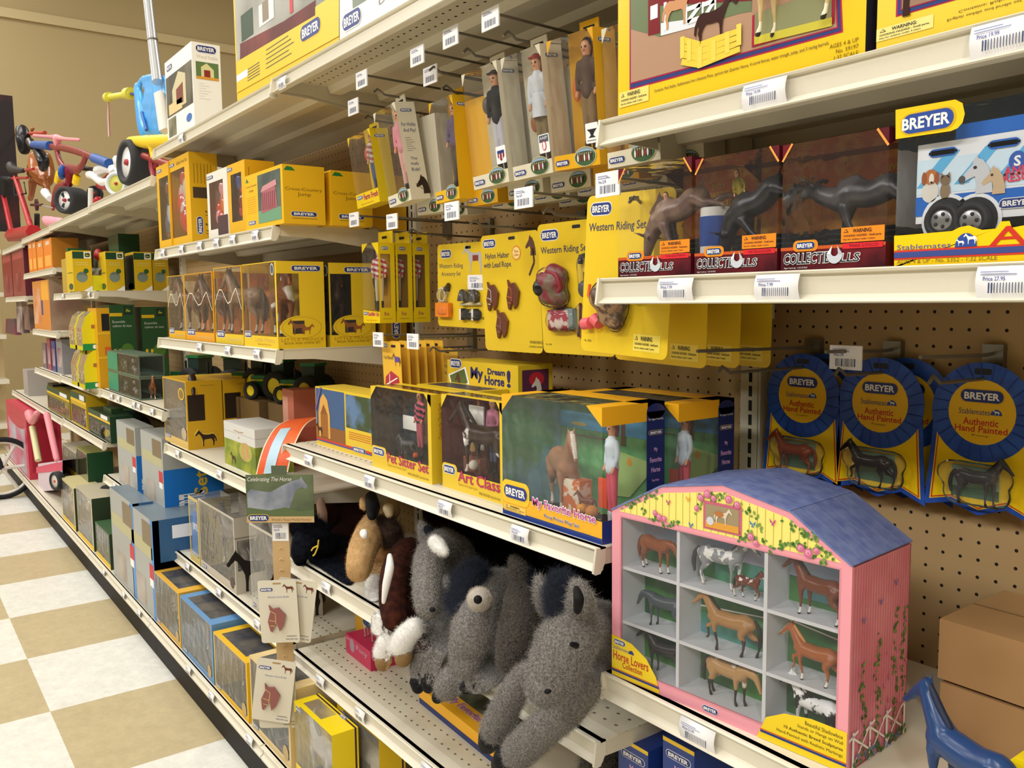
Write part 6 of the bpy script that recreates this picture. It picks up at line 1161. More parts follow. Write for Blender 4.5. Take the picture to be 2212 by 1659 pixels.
A.poly([(-3.3, .55), (3.3, .55), (3.3, 1.3), (2, 1.1), (.5, 1.5), (-1, 1.2), (-3.3, 1.5)], mat('#5A6A44', .6), 2); A.rect(-3.3, 0, 3.3, .6, mat('#C9A878', .5), 3); A.logo(-2.15, .45, 2.1, 4, rim=YEL, h=.75); A.text("World's Finest Model Horses!", -.9, .15, 3.0, .42, mat('#8A6A40', .5), 4)
A.text('Celebrating The Horse', -3.1, 3.95, 1.2, 4.5, mat('#E8E8E0', .5), 3, 0, .3); mb.build('print', t)
IVC = mat('#D9D3C2', .45)
for (u, v, ry, lab, Y) in ((607, 1388, -2, 'ivory card with a brown bridled horse head, upper front card on the strip', -1.0), (630, 1384, 8, 'ivory bridle card tucked behind the upper one, leaning right', -.35), (584, 1558, 8, 'ivory card with a brown bridled horse head, lower front card, tilted', -1.2), (602, 1572, -1, 'ivory bridle card behind the lower tilted one', -.4)):
    a = dist(u, v, DS+Y); t = thing('bridle_card', lab, 'toy card', (a.x, a.y, a.z), rot=(0, math.radians(ry), rzS)); w, h = 3.75, 6.2; x0 = -w/2
    p = []
    for cu, cv, an in ((w/2-.25, h-.25, 0), (-w/2+.25, h-.25, 90), (-w/2+.25, .25, 180), (w/2-.25, .25, 270)):
        for i in range(5): th = math.radians(an+22.5*i); p.append((cu+.25*math.cos(th), cv+.25*math.sin(th)))
    MB().prism(p, .05, IVC, 'y', 0).build('card', t); mb = MB(); A = Art(mb, (0, 0, 0), (1, 0, 0), (0, 0, 1), (0, -1, 0))
    A.logo(-1.05, 5.3, 1.3, 1, h=.4); A.shape(HORSE2D, 1.15, 4.95, .62, mat('#6A3424', .5), 1); A.text('Western Show Bridle', -1.0, 4.45, 1.1, 4.65, mat('#7A84A8', .5), 1); A.rrect(-.4, 5.8, .4, 5.95, .05, mat('#A88A5A', .5), 1); A.ttext('WARNING:', .6, .55, .14, BLACK, 1); A.text('CHOKING HAZARD - Small parts', .5, .2, 1.7, .4, NAVYINK, 1); mb.build('print', t)
    if 'front' in lab: bridlehead(t, -.1, 2.5, 1.35, '#8A4440', '#C8A86A')

# ================================================================== BAY OF THE PRINCE BOXES
def crop(ox, oy, s): return lambda x, y: (ox+x/s, oy+y/s)
def wbox(name, label, x0, Y, z, w, d, h, col, win=None, rwin=None, fig=None, logo=None, band=None, back=None, topwin=False, film=None, group=None, art=None, cat='toy box', extra=None):
    t = thing(name, label, cat, (x0, Y, z), group=group); mb = MB(); kw = {}
    if win: kw['F'] = hole(w, h, *win)
    if rwin: kw['R'] = hole(d, h, *rwin)
    if topwin: kw['T'] = []; kw['L'] = []
    carton(mb, w, d, h, mat(col, .38), Km=mat(back, .5) if back else mat(col, .5), **kw); mb.build('carton', t)
    mb = MB(); fa = faces(mb, w, d, h); F, R = fa['F'], fa['R']
    if logo: F.logo(logo[0]*w, logo[1]*h, logo[2]*w, 2, h=logo[3] if len(logo) > 3 else None)
    if art: art(fa, w, d, h)
    if mb.v: mb.build('print', t)
    if fig: fig(t, w, d, h)
    ps = ([('F', *win)] if win else [])+([('R', *rwin)] if rwin else [])+([('T', 0, 0, w, d)] if topwin else [])
    if ps: pane(t, ps, w, d, h, mt=film or CLEAR)
    return t
g4 = crop(330, 300, 5.1442); g5 = crop(330, 550, 3.3186); YO = '#E2AE1C'
def sbox(cr, BL, BR, ytop, z, Y):
    a = atY(*cr(*BL), Y); b = atY(*cr(*BR), Y); return a.x, Y, z, b.x-a.x, atY(cr(*BL)[0], cr(0, ytop)[1], Y).z-z
z = SH['cc']
def blobs(cols, n=9, sd=1):
    def f(t, w, d, h):
        r = random.Random(sd); mb = MB()
        for i in range(n): mb.ball((r.uniform(.3, .72)*w, d*.3, r.uniform(.2, .8)*h), r.uniform(.14, .24)*min(w, h*.6), mat(r.choice(cols), .25, coat=.5), 12, (1, min(1, .2*d/(.2*min(w, h*.6))), 1.2))
        mb.build('accessory', t)
    return f
def feedart(tx):
    def f(fa, w, d, h):
        fa['F'].text(tx, w*.4, h*.91, w*.92, h*.95, mat('#6A4A1A', .5), 1); R = fa['R']; R.logo(d*.3, h*.2, h*.2, 1, vert=True); R.text('Stable Feed Set', d*.5, h*.03, d*.85, h*.42, mat('#3A3A2A', .5), 1, vert=True); R.rect(d*.1, h*.5, d*.95, h*.62, mat('#4A3A2A', .5), 1)
        for k in range(6): R.rect(d*(.15+k*.12), h*.66, d*(.18+k*.12), h*.88, mat('#A87A1A', .5), 1)
    return f
x0, Y, _, w, h = sbox(g4, (80, 1228), (213, 1190), 300, z, -15.9)
wbox('stable_set_box', 'yellow stable set box with a blue bucket, leftmost on the cross-country shelf', x0, Y, z, w, 2.6, h, YO, (.2*w, h*.1, w*.95, h*.85), fig=blobs(('#3A7AC8', '#8A5A3A', '#6A6A7A', '#B8C8D8'), 9, 2), back='#8A6A5A', logo=(.25, .94, .4, .5))
x0, Y, _, w, h = sbox(g4, (215, 1190), (440, 1138), 228, z, -15.7)
wbox('stable_set_box', 'yellow stable feed set box with red items, side panel facing the camera', x0, Y, z, w, 3.6, h, YO, (.08*w, h*.1, w*.78, h*.86), fig=blobs(('#D8403A', '#C85A4A', '#E8A8B8', '#8A3A2A', '#D8D0C8'), 14, 5), back='#B8463A', logo=(.15, .93, .3, .45), art=feedart('Stable Feed Set'))
x0, Y, _, w, h = sbox(g4, (625, 1092), (848, 1035), 385, z, -15.7)
wbox('stable_set_box', 'white accessory box with an orange and red window, on the cross-country shelf', x0, Y, z, w, 2.4, h, '#E4E1D8', (.12*w, h*.14, w*.8, h*.85), fig=blobs(('#D84A3A', '#E8A0A8', '#E87A2A', '#B02A2A'), 12, 7), back='#A84038', logo=(.18, .93, .32, .45), art=lambda fa, w, d, h: fa['F'].rect(w*.5, h*.04, w*.98, h*.32, mat('#4A3038', .5), 3))
x0, Y, _, w, h = sbox(g4, (852, 1030), (1045, 985), 290, z, -15.6)
wbox('stable_set_box', 'yellow grooming box with shining blue rods, left of the cross-country jump box', x0, Y, z, w, 3.4, h, YO, (.2*w, h*.18, w*.8, h*.85), fig=blobs(('#C84A4A', '#D8D8DC', '#8A3A2A', '#3A4A8A'), 10, 9), back='#9A4A3A', logo=(.16, .93, .3, .45), art=lambda fa, w, d, h: fa['R'].rect(.4, h*.7, .5, h*.9, mat('#A87A1A', .5), 1))
def ccart(fa, w, d, h):
    F, R = fa['F'], fa['R']
    F.rect(w*.36, h*.08, w*.95, h*.94, mat('#3E4A48', .5, noise=('#5A6A60', 9, .4, .6)), 1); F.rect(w*.36, h*.08, w*.95, h*.3, mat('#6A9A7A', .5), 2); F.poly([(w*.45, h*.25), (w*.47, h*.62), (w*.82, h*.68), (w*.86, h*.3)], mat('#A8606A', .5), 3)
    for k in range(7): F.rect(w*(.49+k*.05), h*.3, w*(.505+k*.05), h*.6, mat('#6A3038', .5), 4)
    F.poly([(w*.44, h*.62), (w*.5, h*.72), (w*.84, h*.78), (w*.86, h*.68)], mat('#C88A90', .5), 4)
    F.text('Cross-Country', w*.03, h*.76, w*.33, h*.81, mat('#6A4A1A', .5), 1); F.text('Jump', w*.12, h*.67, w*.24, h*.73, mat('#6A4A1A', .5), 1); F.logo(w*.18, h*.12, w*.2, 1, h=.45); F.poly([(w*.03, h*.87), (w*.12, h*.87), (w*.06, h*.95)], mat('#1F7A3A', .5), 1)
    for k in range(8): F.rect(w*.06, h*(.3+k*.04), w*.3, h*(.305+k*.04), mat('#C87A1A', .5), 1)
    jr(R, d, h)
def jr(R, d, h): R.poly([(d*.03, h*.9), (d*.3, h*.9), (d*.22, h*.96), (d*.1, h*.97)], mat('#1F7A3A', .5), 1); R.text('Cross-Country', d*.05, h*.55, d*.93, h*.62, mat('#7A5A1A', .5), 1); R.text('Jump', d*.34, h*.46, d*.66, h*.54, mat('#7A5A1A', .5), 1); R.logo(d*.48, h*.17, d*.62, 1, h=.5); R.rect(d*.2, h*.09, d*.8, h*.1, mat('#8A6A1A', .5), 1)
x0, Y, _, w, h = sbox(g4, (1040, 985), (1458, 895), 415, z, -16.3)
wbox('jump_set_box', 'yellow cross-country jump box with red jump picture, at the shelf end', x0, Y, z, w, 4.4, h, '#EBB81E', art=ccart)
wbox('jump_set_box', 'second cross-country jump box, right behind the one with the jump picture', x0+.2, Y+5.0, z, w, 4.6, h*.96, '#EBB81E', art=lambda fa, w, d, h: jr(fa['R'], d, h))
wbox('stable_set_box', 'plain yellow box at the back of the cross-country shelf', x0-2.5, Y+10.6, z, w, 4.6, h*1.04, YO)
wbox('stable_set_box', 'yellow box behind the stable feed set, only a sliver showing', x0-14.5, Y+5.0, z, w, 4.0, h*.8, '#D8D2C4')
# prince shelf
z = SH['lp']
def hfig(body, mane, sz=.62, rz=.2, spots=None):
    return lambda t, w, d, h: horse(t, (w*.5, d*.5, h*.14), h*sz, rz, body=body, mane=mane, spots=spots)
def cutart(c2):
    def f(fa, w, d, h):
        F, K_ = fa['F'], fa['K']; K_.ell(w*.3, h*.85, w*.25, h*.09, mat('#D8661A', .3), 1); K_.ell(w*.75, h*.85, w*.22, h*.08, mat('#B84A12', .3), 1)
        F.rect(0, 0, w, h*.13, mat(c2, .35), 1); F.logo(w*.2, h*.12, w*.3, 2, h=h*.09); F.text('Horse and Foal', w*.42, h*.04, w*.9, h*.09, mat('#D8C88A', .5), 2)
        pts = [(w*.02, h*.5)]+[(w*(.1+.1*k), h*(.62+.1*math.sin(k*1.1))) for k in range(8)]+[(w*.97, h*.45)]
        F.line(pts, .12, mat('#EDE6C8', .5), 2)
    return f
specs = [((120, 592), (238, 603), 155, 'golden yellow horse box at the far left of the prince shelf', '#6A3A22', YO, '#E8B01E'), ((242, 605), (445, 628), 140, 'horse box with orange glow and a dark horse, second on the prince shelf', '#5E3220', '#E8A01C', '#F0A41C'),
         ((455, 624), (655, 642), 95, 'taller yellow horse box with a grey and brown horse, third on the prince shelf', '#8A6A50', YO, '#E6C42C')]
for BL, BRc, yt, lab, bc, cc_, c2 in specs:
    x0, Y, _, w, h = sbox(g5, BL, BRc, yt, z, -15.8)
    wbox('model_horse_box', lab, x0, Y, z, w, 4.4, h, cc_, (0.02*w, h*.12, w*.98, h*.99), rwin=(.1, h*.14, 3.2, h*.9), fig=hfig(bc, '#2A1A14'), back='#E0803A', film=BLISTER, topwin=True, art=cutart(c2))
def prince(fa, w, d, h):
    F, R = fa['F'], fa['R']; y = mat('#E6C42C', .35)
    F.rect(0, 0, w, h*.14, y, 1); F.logo(w*.13, h*.15, w*.22, 2, h=h*.08); F.text('Little Prince', w*.35, h*.07, w*.9, h*.12, mat('#D8B060', .5), 2); F.text('Book and Horse Set', w*.42, h*.03, w*.8, h*.055, mat('#B88A2A', .5), 2)
    R.logo(d*.62, h*.92, d*.62, 2, h=.62); R.ell(d*.5, h*.24, d*.46, h*.14, y, 1); R.ell(d*.5, h*.24, d*.42, h*.125, mat('#C9A024', .4), 2); R.ell(d*.5, h*.24, d*.405, h*.12, y, 3); R.rect(d*.3, h*.17, d*.55, h*.32, mat('#3A3436', .5), 4)
    R.shape(HORSE2D, d*.42, h*.16, 1.15, mat('#8A5A3A', .5), 5); R.shape(HORSE2D, d*.6, h*.16, .8, mat('#9A5A34', .5), 6, -1); R.text('LITTLE PRINCE', d*.06, h*.085, d*.95, h*.12, mat('#B88A1A', .5), 2); R.text('BOOK AND HORSE SET', d*.12, h*.05, d*.88, h*.075, mat('#8A6A1A', .5), 2); F.ell(w*.9, h*.91, .5, .6, mat('#D8DCD8', .4), 3); F.ell(w*.9, h*.91, .38, .48, mat('#4A5A6A', .5), 4)
x0, Y, _, w, h = sbox(g5, (660, 652), (903, 670), 70, z, -16.2)
wbox('model_horse_box', 'yellow prince horse box with round badge, front one at the shelf end', x0, Y, z, w, 5.2, h, '#E6C42C', (0, h*.14, w*.96, h*.99), rwin=(.0, h*.14, 2.4, h*.86), fig=hfig('#7A4426', '#E8E6E0', .62, 2.9, ('#ECEAE6', 4, .55)), back='#B8952A', film=BLISTER, topwin=True, art=prince)
wbox('model_horse_box', 'second prince horse box with round badge, standing behind the front one', x0+.2, Y+5.8, z, w, 5.2, h*.99, '#E6C42C', (0, h*.14, w*.96, h*.99), rwin=(.0, h*.14, 2.4, h*.86), fig=hfig('#3A2018', '#201410', .6, 2.9), back='#6A4A1A', film=BLISTER, art=prince)
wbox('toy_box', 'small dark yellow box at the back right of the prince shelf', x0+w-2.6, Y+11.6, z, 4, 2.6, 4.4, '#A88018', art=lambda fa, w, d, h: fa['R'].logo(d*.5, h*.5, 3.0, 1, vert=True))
# horse box shelf
z = SH['hb']
def hbart(fa, w, d, h):
    R, F = fa['R'], fa['F']; R.rect(.15, h*.42, d*.5, h*.8, mat('#2A2018', .3), 1); DKH = mat('#2E1A16', .5); edge = mat('#E8C84A', .5)
    R.shape(HORSE2D, d*.53, h*.045, d*.36, edge, 2); R.shape(HORSE2D, d*.54, h*.04, d*.34, DKH, 3); R.text('Traditional Series', d*.4, h*.92, d*.8, h*.94, mat('#8A6A1A', .5), 1)
    F.ell(w*.8, h*.8, w*.12, h*.09, mat('#E3C03A', .5), 2); F.ell(w*.8, h*.8, w*.09, h*.07, mat('#8A6A3A', .5), 3); F.rect(0, 0, w, h*.12, mat('#D8B86A', .5), 1); F.logo(w*.16, h*.1, w*.24, 2, h=.5); F.ell(w*.85, h*.22, w*.1, h*.09, mat('#B8A88A', .5), 3)
x0, Y, _, w, h = sbox(g5, (92, 1358), (258, 1420), 878, z, -15.6)
dd = 4.9
for j in range(3):
    wbox('model_horse_box', ('nearest', 'middle', 'rearmost')[j]+' of three yellow boxes printed with a dark standing horse', x0+.15*j, Y+(dd+.15)*j, z, w, dd, h*(1-.005*j), '#CDA01C', (w*.03, h*.12, w*.97, h*.98) if j == 0 else None, fig=hfig('#2E1A16', '#15100E', .7, 2.9) if j == 0 else None, back='#7A6A5A', topwin=False, film=HAZY, art=hbart)
# music box
a = atZ(*g5(520, 1500), z); b = atY(*g5(740, 1545), a.y); w = b.x-a.x; h = atY(*g5(515, 1190), a.y).z-z
def mbart(fa, w, d, h):
    for A, W in ((fa['F'], w), (fa['R'], d)):
        A.rect(0, h*.02, W, h*.62, mat('#A8AA3A', .6, noise=('#6E8228', 12, .4, .6)), 1); A.ell(W*.7, h*.45, W*.2, h*.2, mat('#C8906A', .6, noise=('#A8B84A', 30, .4, .6)), 2); A.shape(HORSE2D, W*.3, h*.08, h*.2, mat('#4A3018', .5), 3); A.rect(0, h*.8, W, h*.805, mat('#8A8A8A', .5), 1)
        A.line([(W*.35, h*.86), (W*.5, h*.84), (W*.65, h*.86)], .1, mat('#A8845A', .4), 2); A.ell(W*.5, h*.72, .18, .1, mat('#A8845A', .4), 2)
wbox('music_box', 'white jewellery music box painted with a green meadow scene', a.x, a.y, z, w, 4.6, h, '#D5D5D2', art=mbart, cat='music box')
# pink-orange box behind
a = atY(*g5(940, 1330), -8.5)
wbox('toy_box', 'pinkish orange toy box standing behind the curled orange track', a.x, -8.5, z, 3.6, 6.5, atY(*g5(940, 962), -8.5).z-z, '#C9705A', art=lambda fa, w, d, h: (fa['F'].rect(.1, h*.1, w*.5, h*.9, mat('#DDA08A', .5), 1), fa['R'].ell(d*.7, h*.62, 1.0, .7, mat('#2A5AA0', .5), 1), fa['R'].rect(.2, h*.1, d*.6, h*.5, mat('#B85A4A', .5), 1)))
# curled orange track
def track():
    z = SH['hb']; ctr = [(1150, 1180, -11.5), (1060, 1175, -12.6), (960, 1230, -14.2), (890, 1340, -16.2), (850, 1450, -17.4), (822, 1570, -18.0)]
    P = []
    for i in range(len(ctr)):
        x, y, Y = ctr[i]; P.append(atY(*g5(x, y), Y))
    Q = []
    for i in range(len(P)-1):
        p0, p1, p2, p3 = P[max(i-1, 0)], P[i], P[i+1], P[min(i+2, len(P)-1)]
        for k in range(6): t_ = k/6; Q.append(.5*((2*p1)+(-p0+p2)*t_+(2*p0-5*p1+4*p2-p3)*t_**2+(-p0+3*p1-3*p2+p3)*t_**3))
    Q.append(P[-1]); base = P[0].copy(); base.z = z
    t = thing('sign_band', 'curled orange banner with pale edges and a light blue stripe, arching over the shelf end', 'banner', base)
    side = Vector((.80, .42, .12)).normalized(); OR = mat('#E2621C', .5, noise=('#D04A14', 10, .4, .6)); BLS = mat('#A9C6D6', .5); ED = mat('#D8C8A8', .5)
    def band(a, b, off, m_, nm, i0=0, i1=None):
        mb = MB(); R = Q[i0:i1]; vs = []; n = Vector((.6, -.75, .2)).normalized()
        for q in R: vs += [q+side*a+n*off-base, q+side*b+n*off-base, q+side*b+n*(off-.06)-base, q+side*a+n*(off-.06)-base]
        fs = []
        for i in range(len(R)-1):
            o_ = 4*i
            for k in range(4): fs.append((o_+k, o_+(k+1) % 4, o_+4+(k+1) % 4, o_+4+k))
        mb.add(vs, fs+[(0, 1, 2, 3), tuple(4*(len(R)-1)+k for k in (3, 2, 1, 0))], m_); mb.build(nm, t)
    band(-1.4, 1.4+1.2, 0, OR, 'band'); band(-1.55, -1.38, .03, ED, 'edge_trim'); band(2.55, 2.72, .03, ED, 'edge_trim'); band(-.5, .9, .06, BLS, 'blue_stripe', 13)
track()
# low shelf: clear grey boxes
z = SH['low']; gb = crop(200, 1000, 2.518); gr = '#BFB8AA'
def gart(fa, w, d, h):
    F, R = fa['F'], fa['R']; F.logo(w*.12, h*.06, w*.14, 2, h=.55); F.rect(w*.3, .2, w*.9, .7, mat('#C8BCA8', .5), 1); F.ell(w*.9, h*.12, .8, .7, mat('#5A4A40', .5), 2); R.shape(HORSE2D, d*.5, .2, h*.4, mat('#1C1614', .5), 2); R.rect(0, h*.72, d, h*.74, mat('#8A8478', .5), 1)
data = [((592, 600), (785, 745), 200, 'front clear-windowed grey box with horse, on the low shelf left of the hanging strip', 5.5), ((868, 760), (1000, 850), 330, 'clear-windowed grey box just behind the hanging strip', 5.5)]
for BL, BRc, yt, lab, d_ in data:
    x0, Y, _, w, h = sbox(gb, BL, BRc, yt, z, -15.7)
    wbox('model_horse_box', lab, x0, Y, z, w, d_, h, gr, (w*.02, h*.12, w*.98, h*.97), rwin=(.3, h*.3, d_*.8, h*.7), fig=hfig('#6A5A50', '#2A2420', .6, .2), back='#B4AC9E', film=HAZY, topwin=True, art=gart)
x0, Y, _, w, h = sbox(gb, (540, 560), (592, 605), 185, z, -15.7)
wbox('model_horse_box', 'grey and yellow-edged clear box left of the front grey horse box', x0-.3, Y, z, w, 4.5, h, '#C9B46A', (0.1*w, h*.1, w*.9, h*.95), back='#A8A090', film=HAZY, topwin=True)
wbox('toy_box', 'blue curved toy box at the left end of the low shelf', x0-4.6, Y+1.5, z, 3.8, 4.2, h*.62, '#2A72C0', art=lambda fa, w, d, h: fa['F'].text('ERTL', w*.2, h*.6, w*.8, h*.75, WHITE, 1, .03))
# bottom deck boxes B
z = SH['base']; Yb = -19.4
data = [((350, 880), (485, 1040), 600, '#D9A93A', 'blue-cornered clear box with yellow-orange edges on the bottom deck', '#8A8A80'), ((490, 1040), (665, 1220), 735, '#5F8FC0', 'clear box with light blue edges and a horse on the bottom deck', '#7F8A98'),
        ((670, 1225), (855, 1440), 930, '#E2B41C', 'clear box with yellow edges, next to the light blue one on the bottom deck', '#8E8A80'), ((868, 1440), (1085, 1659), 1060, '#D8C08A', 'clear box with pale edges under the hanging strip cards', '#A8A294')]
for k, (BL, BRc, yt, c, lab, bk) in enumerate(data):
    x0, Y, _, w, h = sbox(gb, BL, BRc, yt, z, Yb); h = atY(*gb(BL[0], yt), Yb).z-z
    wbox('model_horse_box', lab, x0, Y, z, w*.985, 5.5, h, c, (w*.03, h*.1, w*.95, h*.97), fig=hfig('#6A5A4E', '#3A3430', .6, .2), back=bk, film=HAZY, art=lambda fa, w, d, h: (fa['T'].rect(w*.12, d*.1, w*.85, d*.72, mat('#3A3C44', .25, noise=('#5A5650', 12, .4, .6)), 1), fa['F'].logo(w*.12, h*.08, w*.15, 2, h=.5), fa['T'].logo(w*.5, d*.85, 1.4, 2, h=.5), fa['F'].ell(w*.88, h*.16, .7, .8, mat('#B8A070', .5), 2)))
# ================================================================== TOP SHELF BOXES
Yt = -15.9; z = SH['topB']
a = atY(364, 318, Yt); b = atY(421, 268, Yt); w = b.x-a.x; zt = atY(421, 82, Yt).z; h = zt-z; e = at(480, 230, 0, b.x); d = e.y-Yt
def stb(fa, w, d, h):
    F, R = fa['F'], fa['R']
    for A, W in ((F, w), (R, d)): A.logo(W*.5 if A is R else W*.18, h*.93 if A is R else h*.9, W*.75 if A is R else W*.22, 2, h=.95 if A is R else .8)
    F.rect(w*.02, h*.3, w*.98, h*.8, mat('#6A6450', .5, noise=('#3A3A34', 5, .4, .6)), 1); F.poly([(w*.25, h*.35), (w*.25, h*.6), (w*.5, h*.78), (w*.75, h*.7), (w*.75, h*.35)], mat('#C9BE98', .5), 2); F.poly([(w*.4, h*.4), (w*.4, h*.58), (w*.65, h*.62), (w*.65, h*.38)], mat('#7A3A2A', .5), 3)
    F.rect(w*.05, h*.05, w*.35, h*.28, mat('#5A5A44', .5, noise=('#B0A888', 6, .4, .6)), 1); F.ell(w*.82, h*.16, w*.1, h*.05, mat('#3A6AB4', .5), 1); F.rect(w*.1, h*.32, w*.6, h*.45, mat('#D8C088', .5), 3)
    R.text('Wood Stable', d*.15, h*.82, d*.9, h*.86, mat('#C9C4B4', .5), 1); R.rect(d*.12, h*.58, d*.92, h*.78, mat('#5E7A4A', .5), 1); R.poly([(d*.3, h*.6), (d*.3, h*.72), (d*.5, h*.77), (d*.75, h*.7), (d*.75, h*.6)], mat('#D8D49A', .5), 2); R.rect(d*.4, h*.61, d*.62, h*.69, mat('#8A2A2A', .5), 3); R.rect(d*.12, h*.58, d*.92, h*.61, mat('#D89A3A', .5), 3)
    for k in range(7): R.rect(d*.2, h*(.53-k*.03), d*(.4+.06*(k*3 % 5)), h*(.534-k*.03), mat('#C4C4C8', .5), 1)
wbox('stable_box', 'tall white wood stable box standing at the left end of the top shelf', a.x, Yt, z, w, d, h, '#F2F1EC', art=stb)
z = SH['topC']; a = atY(512, 201, -16); b = atY(732, 78, -16)
f = pixf(-16, a.x, z, 500, 0, 2.6333)
def by(fa, w, d, h):
    F = fa['F']; F.rect(.4, f(40, 365)[1], w, h, mat('#B9B6B0', .5, noise=('#8A8A80', 3, .4, .6)), 1); q = f(50, 345, 480, 60, 480, 20, 600, -60, 50, 230)
    F.poly(f(50, 345, 480, 85, 480, 0, 300, 120, 50, 250), mat('#7A3A34', .6, noise=('#5E2A28', 6, .4, .6)), 2); F.rect(*f(60, 240), *f(120, 40), mat('#3E5040', .6), 3); F.rect(*f(160, 160), *f(240, -30), mat('#D8D8DC', .5), 3); F.rect(*f(180, 130), *f(210, -10), mat('#8A7A66', .5), 4); F.rect(*f(335, 80), *f(350, -10), mat('#C8323A', .5), 4)
    F.poly(f(33, 530, 36, 350, 480, 88, 480, 40, 615, -50, 615, 205), YEL, 5); u, v = f(452, 168); F.logo(u, v, 4.6, 6, rim=YEL, h=1.6)
    for k in range(5): F.rect(*f(200, 290+k*26), f(200+120+k % 3*15, 0)[0], f(200, 290+k*26)[1]+.1, mat('#5A5A3A', .5), 6)
    for k in range(5): F.rect(*f(95, 400+k*16), f(150, 0)[0], f(95, 400+k*16)[1]+.1, mat('#5A5A3A', .5), 6)
    F.rect(*f(34, 470), f(80, 0)[0], f(34, 420)[1]-.2, LABEL, 6)
wbox('playset_box', 'large yellow stable playset box on the top shelf, cut by the picture edge', a.x, -16, z, b.x-a.x, 5, 17, '#EAC22A', art=by)
f2 = pixf(-16, b.x+.15, z, 500, 0, 2.6333)
def wy(fa, w, d, h):
    F = fa['F']; u, v = f2(685, 110); F.logo(u, v, 3.6, 3, h=1.5); F.text('Deluxe Stable', *f2(840, 30), f2(840, 0)[0]+9, f2(840, -15)[1], mat('#8A8A8A', .5), 2); F.rect(*f2(690, 50), w-1, h-1, mat('#7E8A7A', .5), 1)
wbox('playset_box', 'white stable playset box on the top shelf, right of the yellow one', b.x+.15, -16, z, 19, 5, 15, '#ECEAE4', art=wy)

# ================================================================== RIDE-ON TOYS ON THE FAR TOP SHELF
gT = (0, 260, 6.3794); z1 = (0, 0, 3.95)
def Tt(crop_, Y): 
    ox, oy, s = crop_
    def f(x, y, r=None, dy=0):
        p = atY(ox+x/s, oy+y/s, Y+dy); return (p.x, p.y, p.z) if r is None else (p.x, p.y, p.z, px(r/s, p))
    return f
def rel(t, mb, base, name): mb.v = [(x-base[0], y-base[1], z_-base[2]) for x, y, z_ in mb.v]; return mb.build(name, t)
def wheel(t, base, c, r, wd, axis, hub='#ECEAE6', tyre='#2A2A2E', cap='#A8323A', name='wheel', spokes=False):
    ax = Vector(axis).normalized(); mb = MB(); T_ = mat(tyre, .7); H_ = mat(hub, .4)
    mb.lathe([(0, -wd*.3), (r*.7, -wd*.3), (r*.74, -wd/2), (r*.95, -wd/2), (r, -wd*.35), (r, wd*.35), (r*.95, wd/2), (r*.74, wd/2), (r*.7, wd*.3), (0, wd*.3)], T_, n=32)
    n0 = len(mb.v); 
    for sg in (-1, 1): mb.lathe([(0, sg*wd*.36), (r*.68, sg*wd*.36), (r*.72, sg*wd*.25)], H_, n=28); mb.lathe([(0, sg*wd*.5), (r*.12, sg*wd*.48), (r*.15, sg*wd*.34)], mat(cap, .4), n=12)
    if spokes:
        for k in range(3):
            an = k*2.094+.5
            for sg in (-1, 1): mb.prism([(r*.25*math.cos(an-.3), r*.25*math.sin(an-.3)), (r*.6*math.cos(an-.25), r*.6*math.sin(an-.25)), (r*.6*math.cos(an+.25), r*.6*math.sin(an+.25)), (r*.25*math.cos(an+.3), r*.25*math.sin(an+.3))], sg*.06, mat('#1A1E2A', .6), 'z', sg*wd*.36)
    q = Vector((0, 0, 1)).rotation_difference(ax).to_matrix().to_4x4(); mb.xform(Matrix.Translation(Vector(c)-Vector(base)) @ q); return mb.build(name, t)
# tricycle with blue seat back and push pole
Y = -11; f = Tt(z1, Y); bx = f(1200, 1560); base = (bx[0], Y, SH['topA'])
t = thing('push_tricycle', 'tricycle with light blue seat back, yellow seat and silver push pole', 'tricycle', base)
BLU = mat('#3FA0E6', .3); YL = mat('#F4CF1E', .3); RD = mat('#8A141E', .35); SIL = mat('#C9CCD0', .25, .5, .6)
v, fc = fuse([[f(1170, 760, 60), f(1200, 900, 95), f(1220, 1060, 100), f(1240, 1120, 80)], [f(1330, 740, 60), f(1330, 900, 100), f(1320, 1060, 110)], [f(1450, 760, 60), f(1440, 900, 95), f(1420, 1060, 100)], [f(1215, 680, 34), f(1320, 655, 30), f(1430, 685, 34)], [f(1180, 740, 40), f(1205, 690, 34)], [f(1460, 740, 40), f(1435, 690, 34)], [f(1230, 735, 34), f(1330, 740, 40), f(1430, 735, 34)], [f(1260, 820, 70), f(1400, 830, 80)], [f(1260, 900, 90), f(1400, 900, 95)], [f(1270, 1000, 95), f(1400, 1010, 100)], [f(1270, 1090, 80), f(1380, 1090, 90)]], .35)
mb = MB(); mb.add([(x, Y+(y-Y)*.45, z_) for x, y, z_ in v], fc, BLU, True); rel(t, mb, base, 'seat_back')
mb = MB(); mb.tube([f(1210, 960, dy=-.9), f(1250, 1110, dy=-1.1)], .28, mat('#1F5FA8', .4)); mb.tube([f(1365, 800, dy=-1.5), f(1410, 1120, dy=-1.8)], .9, mat('#D8D4C8', .5), 4); rel(t, mb, base, 'seat_label')
mb = MB(); mb.tube([f(1345, 700, dy=-1), f(1300, 340, dy=-.6), f(1255, -60, dy=-.2)], [.85, .75, .72], SIL, 14); mb.tube([f(1303, 345, dy=-.6), f(1302, 335, dy=-.6)], .82, DKSTEEL, 14); rel(t, mb, base, 'push_pole')
v, fc = fuse([[f(1110, 1200, 35), f(1250, 1210, 60), f(1420, 1200, 60), f(1560, 1200, 60)], [f(1300, 1240, 40), f(1320, 1370, 30)], [f(1200, 1190, 30), f(1500, 1170, 40)]], .32); mb = MB(); mb.add(v, fc, YL, True); rel(t, mb, base, 'seat')
